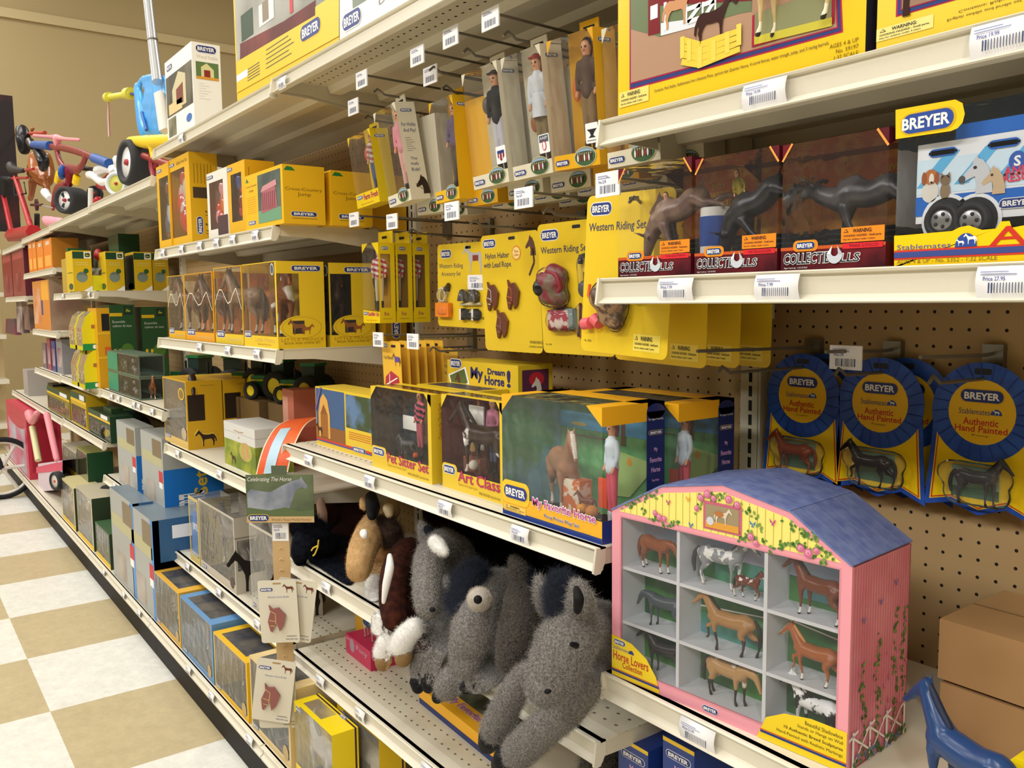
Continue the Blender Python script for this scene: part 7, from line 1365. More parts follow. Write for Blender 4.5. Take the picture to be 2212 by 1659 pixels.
mb = MB(); mb.tube([f(1120, 800), f(920, 830, dy=-1)], .55, mat('#D9D04A', .4), 12); mb.cyl(f(1118, 795), f(1085, 800), 1.0, mat('#D9D04A', .4)); mb.cyl(f(935, 825, dy=-1), f(915, 832, dy=-1), .85, mat('#D9D04A', .4)); rel(t, mb, base, 'grip')
mb = MB(); mb.tube([f(1150, 805), f(1110, 800)], .25, NAVY); mb.tube([f(1230, 1330), f(1440, 1400), f(1560, 1420)], .6, RD); mb.tube([f(1350, 1250), f(1330, 1430)], .4, RD); rel(t, mb, base, 'frame')
mb = MB()
for k in range(3): mb.tube([f(925, 850, dy=-1), f(915+8*k, 1000, dy=-1), f(925+6*k, 1165, dy=-1)], .07, mat(('#C8A8A0', '#E8E0DC', '#A83A4A')[k], .4), 5)
rel(t, mb, base, 'streamers')
c = f(1125, 1395); wheel(t, base, f(1160, 1395), px(190/3.95, Vector(c)), 4.0, (.13, -.99, .03))
mb = MB(); mb.tube([f(1300, 1300), f(1300, 1430), f(1330, 1560)], .6, RD); rel(t, mb, base, 'fork'); wheel(t, base, (f(1400, 1450)[0], Y+7, SH['topA']+3.4), 3.3, 2, (1, -.4, 0))
# red tractor-like pedal toy with white pedals and yellow hub
Y = -12; f = Tt(gT, Y); bx = f(1500, 1000); base = (bx[0], Y, SH['topA']-.1)
t = thing('pedal_tricycle', 'red tricycle with white pedals and a yellow front wheel hub', 'tricycle', base)
c = f(1640, 880); r = px(165/6.38, Vector(c)); wheel(t, base, c, r, 2.2, (.9, -1, 0), hub='#C9C85A', tyre='#D5DCE0', cap='#B02A2E', name='front_wheel')
v, fc = fuse([[f(1230, 750, 55), f(1300, 770, 60), f(1400, 850, 55), f(1500, 830, 40)], [f(1610, 540, 62), f(1620, 560, 55), f(1600, 640, 38), f(1620, 740, 30)]], .3); mb = MB(); mb.add(v, fc, mat('#ECEBEA', .3), True); rel(t, mb, base, 'pedals')
v, fc = fuse([[f(1230, 880, 60), f(1350, 860, 110), f(1450, 920, 110), f(1500, 990, 60)], [f(1160, 1000, 55), f(1150, 1130, 50), f(1210, 1090, 60)], [f(1350, 740, 40), f(1500, 740, 60)]], .35); mb = MB(); mb.add([(x, y+2, z_) for x, y, z_ in v], fc, mat('#B8202E', .3), True); rel(t, mb, base, 'body')
mb = MB(); mb.tube([f(1345, 690), f(1450, 655), f(1570, 680), f(1580, 720)], .9, mat('#E6E6E8', .3)); mb.tube([f(1250, 940), f(1245, 1240)], .5, mat('#E4E4E2', .3)); rel(t, mb, base, 'fender'); wheel(t, base, f(1310, 1010, dy=2), px(150/6.38, Vector(c))*.8, 2.4, (1, -.3, 0), hub='#3A3A40', name='rear_wheel')
mb = MB(); mb.tube([f(1090, 655, dy=1), f(1330, 685, dy=1)], .5, BLACK); rel(t, mb, base, 'handle_rod')
# red trike with blue grips and pink bar
Y = -12.5; f = Tt(gT, Y); bx = f(960, 1300); base = (bx[0], Y, SH['topA']-.3)
t = thing('handlebar_tricycle', 'dark red tricycle with blue hand grips and a triangular handlebar frame', 'tricycle', base)
v, fc = fuse([[f(700, 360, 44), f(900, 385, 52), f(1100, 440, 54), f(1290, 515, 42)], [f(780, 400, 58), f(820, 560, 56), f(880, 660, 62)], [f(1190, 480, 54), f(1130, 620, 54), f(1050, 700, 62)], [f(850, 650, 55), f(960, 670, 72), f(1080, 670, 58)], [f(950, 700, 100), f(960, 850, 75)], [f(900, 880, 60), f(780, 960, 66), f(730, 1200, 50)]], .3)
mb = MB(); mb.add([(x, Y+(y-Y)*.6, z_) for x, y, z_ in v], fc, mat('#7C1220', .35), True); rel(t, mb, base, 'frame')
mb = MB(); mb.tube([f(470, 335), f(695, 350)], [1.0, 1.1], mat('#22509A', .5), 14); mb.tube([f(1300, 520), f(1510, 600)], .95, mat('#22509A', .5), 14); rel(t, mb, base, 'grips')
v, fc = fuse([[f(940, 660, 45), f(940, 740, 62), f(935, 790, 40)]], .25); mb = MB(); mb.add([(x, y-1.2, z_) for x, y, z_ in v], fc, mat('#1E4A96', .4), True); rel(t, mb, base, 'badge')
mb = MB(); mb.box(*[k for k in (0, 0, 0, .01, .01, .01)], YL); mb.tube([f(825, 735), f(805, 840)], .95, YL, 12); mb.tube([f(1060, 780), f(1045, 860)], .8, YL, 12); rel(t, mb, base, 'fork_collar')
c = f(965, 1130); wheel(t, base, f(990, 1110), px(185/6.38, Vector(c)), 4.6, (.5, -.86, 0), spokes=True, name='front_wheel')
PB = f(780, 300)
bar_geo = fuse([[f(470, 210, 24), f(680, 225, 24), f(780, 235, 42), f(890, 255, 26), f(1090, 268, 24)], [f(790, 250, 60), f(790, 320, 50)]], .22)
# spring horse
Y = -10; f = Tt(gT, Y); base = (f(560, 1200)[0], Y, SH['topA']-.6)
t = thing('ride_on_horse', 'brown ride-on horse with black mane at the far end of the top shelf', 'ride-on toy', base)
v, fc = fuse([[f(560, 560, 160), f(580, 720, 170), f(620, 820, 110)], [f(470, 640, 90), f(430, 740, 60)], [f(450, 850, 60), f(440, 1000, 40), f(420, 1080, 40)], [f(640, 900, 50), f(650, 1000, 50), f(680, 1080, 34)], [f(300, 120, 30), f(330, 130, 26)], [f(450, 110, 30), f(440, 140, 26)]], .45)
mb = MB(); mb.add(v, fc, mat('#A8622A', .25, .5, noise=('#8A4A1E', 3, .4, .6)), True); rel(t, mb, base, 'body')
v, fc = fuse([[f(620, 430, 70), f(690, 560, 85), f(690, 660, 60)], [f(390, 150, 85), f(410, 260, 100), f(420, 400, 80)], [f(500, 300, 60), f(540, 370, 50)]], .35); mb = MB(); mb.add([(x, y-1.6, z_) for x, y, z_ in v], fc, mat('#15161C', .3), True); rel(t, mb, base, 'mane')
mb = MB(); mb.tube([f(170, 195), f(620, 170)], .5, mat('#B0402E', .4), 10); mb.tube([f(620, 990, dy=-2), f(690, 1080, dy=-2)], [1.1, .8], mat('#E4E4EA', .4)); rel(t, mb, base, 'handle')
# red wagon frame with black grips
Y = -15; f = Tt(gT, Y); base = (f(300, 1560)[0], Y, SH['topA']-.8)
t = thing('wagon', 'red metal wagon frame with black handle at the far left end of the top shelf', 'wagon', base); RM = mat('#A81E26', .35)
mb = MB(); mb.tube([f(50, 1040), f(150, 1500), f(190, 1620)], .75, RM, 8); mb.tube([f(215, 790), f(440, 1520)], .75, RM, 8); mb.tube([f(160, 1590), f(470, 1540)], 2.0, RM, 6); rel(t, mb, base, 'frame')
v, fc = fuse([[f(60, 820, 50), f(60, 930, 50), f(60, 1030, 34)], [f(0, 800, 40), f(140, 810, 34)], [f(150, 630, 66), f(180, 680, 66), f(260, 690, 40), f(320, 690, 34)]], .3); mb = MB(); mb.add(v, fc, mat('#17181C', .5), True); rel(t, mb, base, 'grips')
mb = MB(); mb.tube([f(190, 860), f(205, 1030), f(360, 1010), f(330, 850)], .18, BLACK, 6); mb.tube([f(350, 685), f(460, 670)], .35, RM, 8); mb.tube([f(160, 800), f(380, 790)], .35, RM, 8); rel(t, mb, base, 'handle_loop')
Y = -13; f = Tt(gT, Y); base = (f(500, 1560)[0], Y, SH['topA']-.8)
t = thing('pedal_tricycle', 'pink and black small tricycle with a round dark pedal, behind the red wagon frame', 'tricycle', base)
c = f(505, 1165); mb = MB(); mb.lathe([(px(80/6.38, Vector(c)), -.3), (px(80/6.38, Vector(c)), .3), (px(62/6.38, Vector(c)), .3), (px(62/6.38, Vector(c)), -.3), (px(80/6.38, Vector(c)), -.3)], mat('#4A1A22', .5), c, 'y'); mb.tube([f(430, 1165), f(580, 1165)], .35, mat('#4A1A22', .5)); mb.tube([f(505, 1090), f(505, 1240)], .35, mat('#4A1A22', .5)); mb.tube([f(580, 1175), f(720, 1205)], .2, SIL); rel(t, mb, base, 'pedal')
mb = MB(); mb.tube([f(510, 1290), f(510, 1560)], px(34/6.38, Vector(c)), mat('#1E1E22', .6), 14); rel(t, mb, base, 'tyre'); v, fc = fuse([[f(620, 1360, 45), f(700, 1400, 80), f(840, 1400, 60)]], .3); mb = MB(); mb.add(v, fc, mat('#E79AAC', .4), True); rel(t, mb, base, 'seat')
mb = MB(); mb.add(*bar_geo, mat('#E9909C', .35), True); rel(t, mb, base, 'handlebar')

# ================================================================== BAYS FURTHER LEFT
def atX(u, v, X): return at(u, v, 0, X)
def rbox(name, label, X, cr, uL, vB, uR, vT, z, w, col, art=None, group=None, **kw):
    """box whose right face lies on plane X and spans the crop pixels uL..uR"""
    a = atX(*cr(uL, vB), X); b = atX(*cr(uR, vB), X); h = atX(*cr(uL, vT), X).z-z
    return wbox(name, label, X-w, a.y, z, w, min(b.y, -.4)-a.y, h, col, art=art, group=group, **kw)
gA = crop(0, 400, 4.1475); gB = crop(0, 780, 4.148); gC = crop(120, 520, 8.2962); gD = crop(120, 680, 8.2962); gE = crop(0, 480, 6.9125)
DG_ = mat('#1E4A30', .4); LOGOB = mat('#1A2A24', .4)
def deer(A, cu, cv, s, bg=LABEL, fg=None):
    A.rect(cu-s, cv-s, cu+s, cv+s, bg, 3); A.rrect(cu-s*.72, cv-s*.62, cu+s*.72, cv+s*.66, s*.3, mat('#1E4A24', .5), 4); y = mat('#D8C81E', .5)
    A.poly([(cu-s*.5, cv-s*.1), (cu-s*.1, cv+s*.1), (cu+s*.5, cv-s*.15), (cu+s*.2, cv-s*.3), (cu-s*.2, cv-s*.1), (cu-s*.4, cv-s*.35)], y, 5); A.line([(cu-s*.15, cv+s*.05), (cu-s*.3, cv+s*.4)], s*.1, y, 5)
def jda(fa, w, d, h):
    R, F = fa['R'], fa['F']; R.rect(0, h*.8, d*.6, h*.97, DG_, 1); deer(R, d*.79, h*.89, h*.08); R.ell(d*.45, h*.35, d*.3, h*.13, mat('#3A4A3E', .5, noise=('#7A8A84', 20, .4, .6)), 2); R.ell(d*.68, h*.5, d*.14, h*.06, mat('#2E5A2E', .5), 2)
    for k in range(2): R.rect(d*.15, h*(.7-k*.05), d*.8, h*(.715-k*.05), mat('#D8CC7A', .5), 1)
    R.poly([(d*.5, .02), (d*.98, .02), (d*.98, h*.14), (d*.7, h*.06)], LABEL, 1); F.rect(w*.2, h*.45, w*.9, h*.47, mat('#5A5A1E', .5), 1); F.ell(w*.6, h*.12, w*.3, h*.08, DG_, 2)
z = SH['jd']
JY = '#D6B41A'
rbox('tractor_box', 'yellow and green tractor box nearest the shelf front, partly behind a red toy', -141, gC, 335, 880, 672, 172, z, 7, JY, jda)
rbox('tractor_box', 'yellow and green tractor box second from the shelf front', -137, gC, 925, 845, 1248, 190, z, 7, JY, jda)
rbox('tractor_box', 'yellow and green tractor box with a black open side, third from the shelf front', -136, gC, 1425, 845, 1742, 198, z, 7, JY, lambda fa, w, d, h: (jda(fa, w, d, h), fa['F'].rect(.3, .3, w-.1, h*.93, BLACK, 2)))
rbox('tractor_box', 'yellow and green tractor box at the back of the shelf, shade put into its yellow', -136, gC, 1755, 845, 2040, 205, z, 7, '#B8981A', jda)  # darker copy of the tractor box yellow, shade put into the colour
wbox('tractor_box', 'green topped box standing behind the second tractor box', -157, -9, z, 9, 4, 11.6, '#1E4A30', art=lambda fa, w, d, h: fa['R'].text('JD', .3, h-1.4, 1.3, h-.8, YEL, 1) if False else None)
a = atY(*gC(560, 850), -15.6)
t = thing('toy_truck_box', 'low yellow open toy tray with a grey lid, front of the tractor box shelf', 'toy box', (a.x-1, -15.8, z)); mb = MB(); mb.box(0, 0, 0, 6, 4.5, 3.0, mat('#D6D01E', .35)); mb.build('carton', t); mb = MB(); mb.add([(0, 0, 3.0), (6, .6, 3.0), (6, 4.2, 6.2), (3.2, 4.2, 6.2)], [(0, 1, 2, 3)], mat('#9AA89A', .5)); mb.build('lid', t)
mb = MB(); mb.ball((3, 2.2, 7.0), 1.6, mat('#A82A2E', .4), 12, (1, .5, .8)); mb.ball((1.0, 2.4, 5.6), 1.7, mat('#4A6A5A', .5), 12, (1, .4, 1)); mb.build('toy_parts', t)
wbox('tractor_box', 'slim green box at the left end of the tractor box shelf', -167, -15.4, z, 1.5, 3, 9.5, '#1E5A34', art=lambda fa, w, d, h: fa['F'].rect(0, 0, w, h*.12, YEL, 1)); wbox('toy_box', 'brownish yellow clear toy pack at the far left of the tractor box shelf', -175, -15.2, z, 6.5, 3, 7.5, '#B89A3A')
# orange boxes on the small shelf
z = SH['xs']
pxs = [(440, 497), (500, 555), (565, 660), (668, 790)]
for k, (l, r_) in enumerate(pxs):
    a = atY(*gE(l, 720), -15.9); b = atY(*gE(r_, 700), -15.9); top = atY(*gE(l, (300, 290, 290, 262)[k]), -15.9).z
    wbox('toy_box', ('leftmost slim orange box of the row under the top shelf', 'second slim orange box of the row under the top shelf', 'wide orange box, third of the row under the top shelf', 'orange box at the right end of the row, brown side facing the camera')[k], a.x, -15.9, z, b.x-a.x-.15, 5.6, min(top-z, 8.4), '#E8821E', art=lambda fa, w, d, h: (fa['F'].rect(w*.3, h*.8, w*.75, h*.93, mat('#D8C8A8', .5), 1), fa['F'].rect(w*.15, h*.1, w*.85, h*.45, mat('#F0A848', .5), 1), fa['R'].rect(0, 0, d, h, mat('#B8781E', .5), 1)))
# dark red boxes
for k, (l, r_, yt) in enumerate(((62, 200, 480), (208, 388, 425))):
    a = atY(*gE(l, 1090), -15.8); b = atY(*gE(r_, 1080), -15.8); h = atY(*gE(l, yt), -15.8).z-zz2
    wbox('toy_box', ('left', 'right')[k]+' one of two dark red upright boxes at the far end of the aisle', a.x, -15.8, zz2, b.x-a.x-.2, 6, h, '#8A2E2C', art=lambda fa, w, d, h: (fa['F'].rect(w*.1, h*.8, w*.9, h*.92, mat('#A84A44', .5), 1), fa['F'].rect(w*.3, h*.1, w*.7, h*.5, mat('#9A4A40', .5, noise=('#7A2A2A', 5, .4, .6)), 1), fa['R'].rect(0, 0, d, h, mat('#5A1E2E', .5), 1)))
# tall orange/cream box
a = atY(*gE(520, 1560), -15.6); b = atY(*gE(765, 1575), -15.6); h = atY(*gE(520, 885), -15.6).z-zz
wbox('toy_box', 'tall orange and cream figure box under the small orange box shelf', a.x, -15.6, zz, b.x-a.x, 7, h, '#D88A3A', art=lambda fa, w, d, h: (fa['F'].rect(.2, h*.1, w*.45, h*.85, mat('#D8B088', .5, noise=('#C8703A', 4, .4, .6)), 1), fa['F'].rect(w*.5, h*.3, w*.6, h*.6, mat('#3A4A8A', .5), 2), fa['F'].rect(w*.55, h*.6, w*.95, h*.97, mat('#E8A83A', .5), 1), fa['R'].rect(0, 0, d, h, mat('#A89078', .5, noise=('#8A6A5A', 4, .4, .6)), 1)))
wbox('toy_box', 'orange box top peeking behind the tall figure box', a.x+4, -10, zz, 6, 4, h*1.08, '#E87A1E')
# barn-shaped boxes, stacked 2 x 2
def barnbox(label, X, Y, z, w, d, h):
    t = thing('barn_shaped_box', label, 'toy box', (X, Y, z), group='barn-shaped farm animal boxes'); mb = MB(); y_ = mat('#E3D81A', .35); prof = [(0, 0), (d, 0), (d, h*.62), (d*.82, h*.92), (d*.6, h), (d*.4, h), (d*.16, h*.88), (0, h*.58)]
    mb.prism(prof, .1, y_, 'x', w-.1); mb.prism(prof, .1, y_, 'x', 0); mb.prism(prof, w*.12, y_, 'x', w*.44); mb.box(0, 0, 0, w, d, .8, y_); mb.build('carton', t)
    mb = MB(); R = Art(mb, (w, 0, 0), (0, 1, 0), (0, 0, 1), (1, 0, 0)); R.rect(0, 0, d, h*.17, mat('#1E8A4A', .4), 1); R.rrect(d*.38, h*.04, d*.95, h*.14, .2, LABEL, 2); R.ell(d*.75, h*.42, d*.24, h*.14, mat('#3A2A1E', .5, noise=('#8A4A2A', 10, .4, .6)), 2); R.rrect(d*.35, h*.56, d*.62, h*.66, .15, mat('#A86A3A', .5), 2); R.ttext('C', d*.6, h*.8, .6, DG_, 2); mb.build('print', t)
    mb = MB(); M_ = mat('#5A2E22', .4, noise=('#C8B8A8', 14, .45, .6)); mb.prism([(.15, .85), (d-.2, .85), (d-.2, h*.55), (.15, h*.5)], w*.4, M_, 'x', .2); mb.prism([(.15, .85), (d-.2, .85), (d-.2, h*.55), (.15, h*.5)], w*.38, M_, 'x', w*.58); mb.build('farm_toys', t)
    mb = MB(); mb.prism(prof, w-.3, CLEAR, 'x', .15); mb.build('window_film', t); return t
z = SH['a1']-.2; X1 = -137.3; a = atX(*gD(528, 1190), X1); b = atX(*gD(850, 1150), X1); hb_ = atX(*gD(800, 630), X1).z-z; d_ = b.y-a.y
for r_ in range(2):
    barnbox('yellow barn-shaped farm box, %s layer of the stack' % ('lower', 'upper')[r_], X1-13.5, a.y, z+r_*hb_, 13.5, max(4.5, d_), hb_)
# tall yellow/orange and green boxes behind
rbox('tractor_box', 'tall yellow box with green tractor, right behind the barn-shaped stack', -134.9, gD, 800, 1190, 1035, -120, z, 8, '#D8A01C', lambda fa, w, d, h: (fa['R'].rect(d*.35, h*.72, d*.95, h*.93, BLACK, 1), fa['R'].rect(0, h*.68, d, h*.7, YEL, 2), fa['R'].rect(d*.5, h*.42, d*.95, h*.52, mat('#D8601E', .5), 1), fa['R'].rect(0, h*.38, d, h*.4, YEL, 2)))
def grn(fa, w, d, h):
    R = fa['R']; R.rect(0, h*.86, d*.5, h*.9, mat('#D8B01E', .4), 1); deer(R, d*.74, h*.93, h*.05, LOGOB); R.text('Ensemble', d*.1, h*.78, d*.6, h*.81, mat('#C8CCC8', .5), 1); R.text('cultiver de luxe', d*.1, h*.73, d*.85, h*.76, mat('#C8CCC8', .5), 1); R.ell(d*.65, h*.45, d*.25, h*.08, mat('#4E7A2E', .5), 1); R.ell(d*.25, h*.42, d*.12, h*.06, mat('#2E5A2E', .5), 1); R.ell(d*.15, h*.44, .25, .4, YEL, 2); R.ell(d*.35, h*.44, .25, .4, YEL, 2); R.rect(d*.4, h*.34, d*.95, h*.38, mat('#5A3A24', .5), 1)
z = SH['a1']
rbox('tractor_box', 'tall dark green playset box with deer emblem, front one', -134.8, gD, 1040, 1340, 1488, -180, z, 9, '#24502C', grn)
rbox('tractor_box', 'second tall dark green playset box with deer emblem', -134.8, gD, 1608, 1340, 2060, -140, z, 8, '#24502C', grn)
# clear green tractor packs, tractors
def tractor(label, base, s, rz, col='#1E6A34', body='toy_tractor', grp=None):
    t = thing(body, label, 'toy tractor', base, rz, group=grp); c = mat(col, .3); y_ = mat('#E2C81A', .35); mb = MB(); mb.box(-.45*s, -.2*s, .32*s, .35*s, .2*s, .62*s, c); mb.box(.3*s, -.26*s, .3*s, .75*s, .26*s, .55*s, c); mb.box(.28*s, -.22*s, .55*s, .68*s, .22*s, 1.0*s, mat('#2A3A34', .2)); mb.box(.25*s, -.25*s, 1.0*s, .72*s, .25*s, 1.07*s, c); mb.box(-.46*s, -.21*s, .48*s, .34*s, .21*s, .52*s, y_); mb.tube([(-.2*s, .1*s, .6*s), (-.2*s, .1*s, .9*s)], .03*s, BLACK); mb.build('body', t)
    for (x, r_, wd) in ((.5, .38, .2), (-.3, .24, .16)):
        for sg in (-1, 1):
            mb = MB(); mb.lathe([(0, 0), (r_*.55*s, 0), (r_*.6*s, .02*s)], y_, (x*s, sg*.36*s, r_*s), 'y', 20); mb.lathe([(r_*.58*s, -wd*.5*s), (r_*s, -wd*.4*s), (r_*s, wd*.4*s), (r_*.58*s, wd*.5*s)], mat('#17181A', .7), (x*s, sg*.34*s, r_*s), 'y', 20); mb.lathe([(0, sg*wd*.3*s), (r_*.58*s, sg*wd*.3*s)], y_, (x*s, sg*.34*s, r_*s), 'y', 20); mb.build('wheel', t)
    return t
for k, (u, v, Y, lab) in enumerate(((1110, 1340, -13, 'lower clear pack with green toy parts beside the tall green box'), (1150, 1000, -12, 'upper clear pack of green toys stacked beside the tall green box'))):
    a = atY(*gD(960, 1340), -15.7); b = atY(*gD(1510, 1370), -15.7); w = b.x-a.x
    wbox('clear_toy_pack', lab, a.x, -15.7, z+3.65*k, w, 4.0, 3.6, '#5A6A5A', (.1, .3, w-.1, 3.4), rwin=(.2, .3, 3.8, 3.4), back='#2E4A3A', fig=lambda t, w, d, h: blobs(('#1E6A34', '#2A2A2A', '#8A8A90', '#D8C81A'), 9, 4)(t, w, d, h), art=lambda fa, w, d, h: fa['F'].rect(.1, h*.1, w*.35, h*.95, mat('#2A8A6A', .4), 1))
tractor('green toy tractor with yellow wheels behind the loose horse', (-98, -6.5, z), 7, .9)
tractor('green and orange toy harvester behind the prince shelf rail', (-111, -7, z), 6.5, .4, '#2A6A3A')
for k, (X, Y, s_) in enumerate(((-84, -6, 5.2), (-76, -6, 5.2), (-68, -5, 5))):
    tractor('green toy tractor seen below the prince shelf, %s from the left' % ('first', 'second', 'third')[k], (X, Y, SH['hb']+7.0), s_, .5)
    wbox('tractor_box', 'box under the %s green tractor below the prince shelf' % ('first', 'second', 'third')[k], X-4, Y-2.8, SH['hb'], 7.4, 5.4, 7.0, '#6A5434')
# loose horse
a = atZ(*gD(1480, 1480), z)
t = thing('toy_horse', 'loose brown toy horse with cream mane and tail standing on the shelf edge', 'toy horse', (-108.6, -13.4, z), math.pi-.2); horse(t, (0, 0, 0), 2.9, 0, body='#7A4A26', mane='#E6DCC4', sock='#D8CCB4', pose='stand', name='body')
horse(thing('toy_horse', 'dark loose toy horse standing half hidden behind the brown and cream one', 'toy horse', (-104.5, -9.5, z), math.pi-.2), (0, 0, 0), 2.8, 0, body='#3A2418', mane='#D8CCB4', name='body')
# a2 shelf
z = SH['a2']
rbox('tractor_box', 'green box with round window toy tractor at the end of the second lowest visible shelf', -136, gB, 1010, 700, 1180, 430, z, 7, '#2A4A2A')
for k, (l, r_, yb, yt, c, lab) in enumerate(((440, 640, 560, 235, '#8A7A1E', 'olive green pack at the left of the tractor shelf'), (650, 790, 620, 275, '#C9A81C', 'yellow tractor pack with a white label'), (805, 1000, 690, 430, '#1E3E28', 'dark green tractor pack with yellow stripe'))):
    a = atY(*gB(l, yb), -15.7); b = atY(*gB(r_, yb+70), -15.7); h = atY(*gB(l, yt), -15.7).z-z+.2
    wbox('tractor_box', lab, a.x, -15.7, z, max(3, b.x-a.x-.3), 4, min(7.4, max(3.5, h)), c, (.5, .4, max(2.4, b.x-a.x-1), max(3, h*.6)), back='#4A4A3A', fig=blobs(('#1E6A34', '#D8C81A', '#2A2A2A', '#C8C8C8'), 7, k), art=lambda fa, w, d, h: (fa['F'].rect(0, h*.8, w, h, DG_, 1), fa['F'].rect(0, h*.72, w, h*.8, YEL, 1), fa['F'].rect(w*.6, h*.82, w*.9, h*.97, LABEL, 2)))
tractor('dark green toy tractor with yellow front wheels at the shelf end', (-137.5, -12.5, z), 5.5, .8)
# a3: blue-edged upright boxes
z = SH['a3']
def ertl(fa, w, d, h):
    F, R = fa['F'], fa['R']; F.rect(w*.05, h*.6, w*.95, h*.75, mat('#B8B48A', .5), 1); F.rrect(w*.55, h*.72, w*.95, h*.95, .2, mat('#7A6A50', .4), 2); F.rect(w*.8, h*.4, w*.97, h*.55, mat('#C8323A', .5), 2); F.rect(w*.8, h*.32, w*.95, h*.4, LABEL, 2); F.rect(w*.2, h*.05, w*.6, h*.35, mat('#B8B0A8', .5, noise=('#9A8A7A', 4, .4, .6)), 1)
    R.rect(0, 0, d, h*.58, mat('#1E76CE', .35), 1); R.text('ERTL', d*.25, h*.08, d*.65, h*.25, WHITE, 2, .03, vert=True)
for k, (BL, BRc, yt, dd_, lab) in enumerate((((1075, 1165), (1240, 1245), 540, 3.0, 'left grey and blue upright toy box with ERTL on its blue side'), ((1290, 1270), (1483, 1400), 625, 9.0, 'right grey and blue upright toy box with yellow text on its blue side'))):
    a = atY(*gB(*BL), -15.7); b = atY(*gB(*BRc), -15.7); h = atY(*gB(BL[0], yt), -15.7).z-z
    wbox('upright_toy_box', lab, a.x, -15.7, z, b.x-a.x, dd_, h, '#A9ACAA', art=(lambda fa, w, d, h: (ertl(fa, w, d, h), fa['R'].text('Set', d*.5, h*.2, d*.72, h*.52, YEL, 2, .02, vert=True) if d > 5 else None)))
z = SH['base']; gL = crop(0, 1000, 2.5171)
for k, (BL, BRc, yt, dd_, lab) in enumerate((((622, 610), (748, 755), 150, 3, 'left tall blue-edged playset box on the bottom deck'), ((730, 720), (855, 885), 245, 9, 'right tall blue playset box on the bottom deck, blue top corner'))):
    a = atY(*gL(*BL), -19.4); b = atY(*gL(*BRc), -19.4); h = atY(*gL(BL[0], yt), -19.4).z-z
    wbox('upright_toy_box', lab, a.x, -19.4, z, b.x-a.x, dd_, h, '#A3A6A4', art=lambda fa, w, d, h: (ertl(fa, w, d, h), fa['R'].rect(0, 0, d, h, mat('#35618E', .35), 1), fa['R'].rect(0, 0, .9, h, mat('#1E76CE', .35), 1), fa['F'].rect(w*.9, 0, w, h, mat('#2A86D8', .35), 1), fa['T'].rect(0, 0, w, d, mat('#6A7A86', .35), 1), fa['R'].rect(d*.3, h*.8, d*.9, h*.93, LABEL, 2), fa['R'].text('Set', d*.4, h*.35, d*.7, h*.55, YEL, 2, .02, vert=True)))  # dim blue right side has its shade painted into the colour
wbox('toy_box', 'blue boxed toy low behind the tall blue playset box', -92, -14, SH['base'], 8, 8, 9, '#2A5A8A')
# base A/Z clear packs with yellow feet
for k, (l, r_, yb, yt) in enumerate(((345, 420, 330, 150), (432, 520, 450, 200), (530, 610, 540, 330))):
    a = atY(*gL(l, yb), -19.3); b = atY(*gL(r_, yb+90), -19.3); h = atY(*gL(l, yt-60*(k < 2)), -19.3).z-z
    wbox('clear_toy_pack', ('clear pack with cream back and yellow foot, far end of the bottom deck', 'clear pack with grey back and yellow foot, middle of the bottom deck', 'green and blue toy pack on the bottom deck left of the tall blue-edged boxes')[k], a.x, -19.3, z, b.x-a.x-.6, 5, h, ('#C9BE8A', '#B8B098', '#3A5A3A')[k], (.6, .8, b.x-a.x-1.6, h-.4), back=('#C4BCA8', '#B4AC9A', '#2E4A34')[k], film=HAZY, fig=blobs((('#D8D0C0', '#C8A060'), ('#C8C0B0', '#8A7A5A'), ('#1E4AA8', '#1E6A34', '#2A3AC8'))[k], 6, k), art=lambda fa, w, d, h: (fa['F'].rect(0, 0, w, .9, YEL, 1), fa['R'].rect(0, 0, d, h, mat('#2A3A24', .5), 1)))
# a4
z = SH['a4']
for k, (l, r_, yb, yt, c) in enumerate(((575, 700, 1040, 745, '#B8B09A'), (705, 800, 1120, 780, '#8A8A4A'))):
    a = atY(*gB(l, yb), -15.7); b = atY(*gB(r_, yb+60), -15.7); h = atY(*gB(l, yt), -15.7).z-z
    wbox('clear_toy_pack', ('clear pack with yellow base on the low shelf beside the pink tricycle', 'clear pack with green contents, second on the low shelf')[k], a.x, -15.7, z, b.x-a.x-.4, 5, h, c, (.3, 1.2, b.x-a.x-.8, h-.4), back='#A8A090' if k == 0 else '#1E3A24', film=CLEAR, art=lambda fa, w, d, h: (fa['F'].rect(0, 0, w, 1.1, YEL, 1), fa['R'].rect(0, 0, d, h, DG_, 1)))
tractor('bright green toy truck on the low shelf above the bottom deck', (-141, -12, z), 6.5, .7, '#2A9A4A')
tractor('dark green toy tractor on the low shelf, nearer the shelf end', (-137, -7, z), 6, .7, '#1E4A2A')
# pink box and pink tricycle
zb = SH['base']; a = atY(*gB(90, 930), -19.2); b = atY(*gB(268, 1060), -19.2); h = atY(*gB(90, 370), -19.2).z-zb
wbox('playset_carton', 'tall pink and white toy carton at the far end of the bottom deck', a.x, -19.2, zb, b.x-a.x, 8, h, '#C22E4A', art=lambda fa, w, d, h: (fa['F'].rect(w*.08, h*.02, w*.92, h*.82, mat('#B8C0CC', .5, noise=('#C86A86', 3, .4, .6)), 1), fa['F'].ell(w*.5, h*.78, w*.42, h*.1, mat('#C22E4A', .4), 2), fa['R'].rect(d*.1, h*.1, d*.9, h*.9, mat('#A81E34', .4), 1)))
Y = -18.5; f = Tt((0, 780, 4.148), Y); base = (f(420, 1160)[0], Y, zb)
t = thing('pink_tricycle', 'pink tricycle with cream fork and a black-tyred white wheel, end of the bottom deck', 'tricycle', base)
v, fc = fuse([[f(260, 470, 40), f(290, 540, 34), f(330, 470, 30)], [f(420, 480, 30), f(470, 700, 30), f(510, 880, 28)]], .3); mb = MB(); mb.add(v, fc, mat('#E58A96', .35), True); rel(t, mb, base, 'frame')
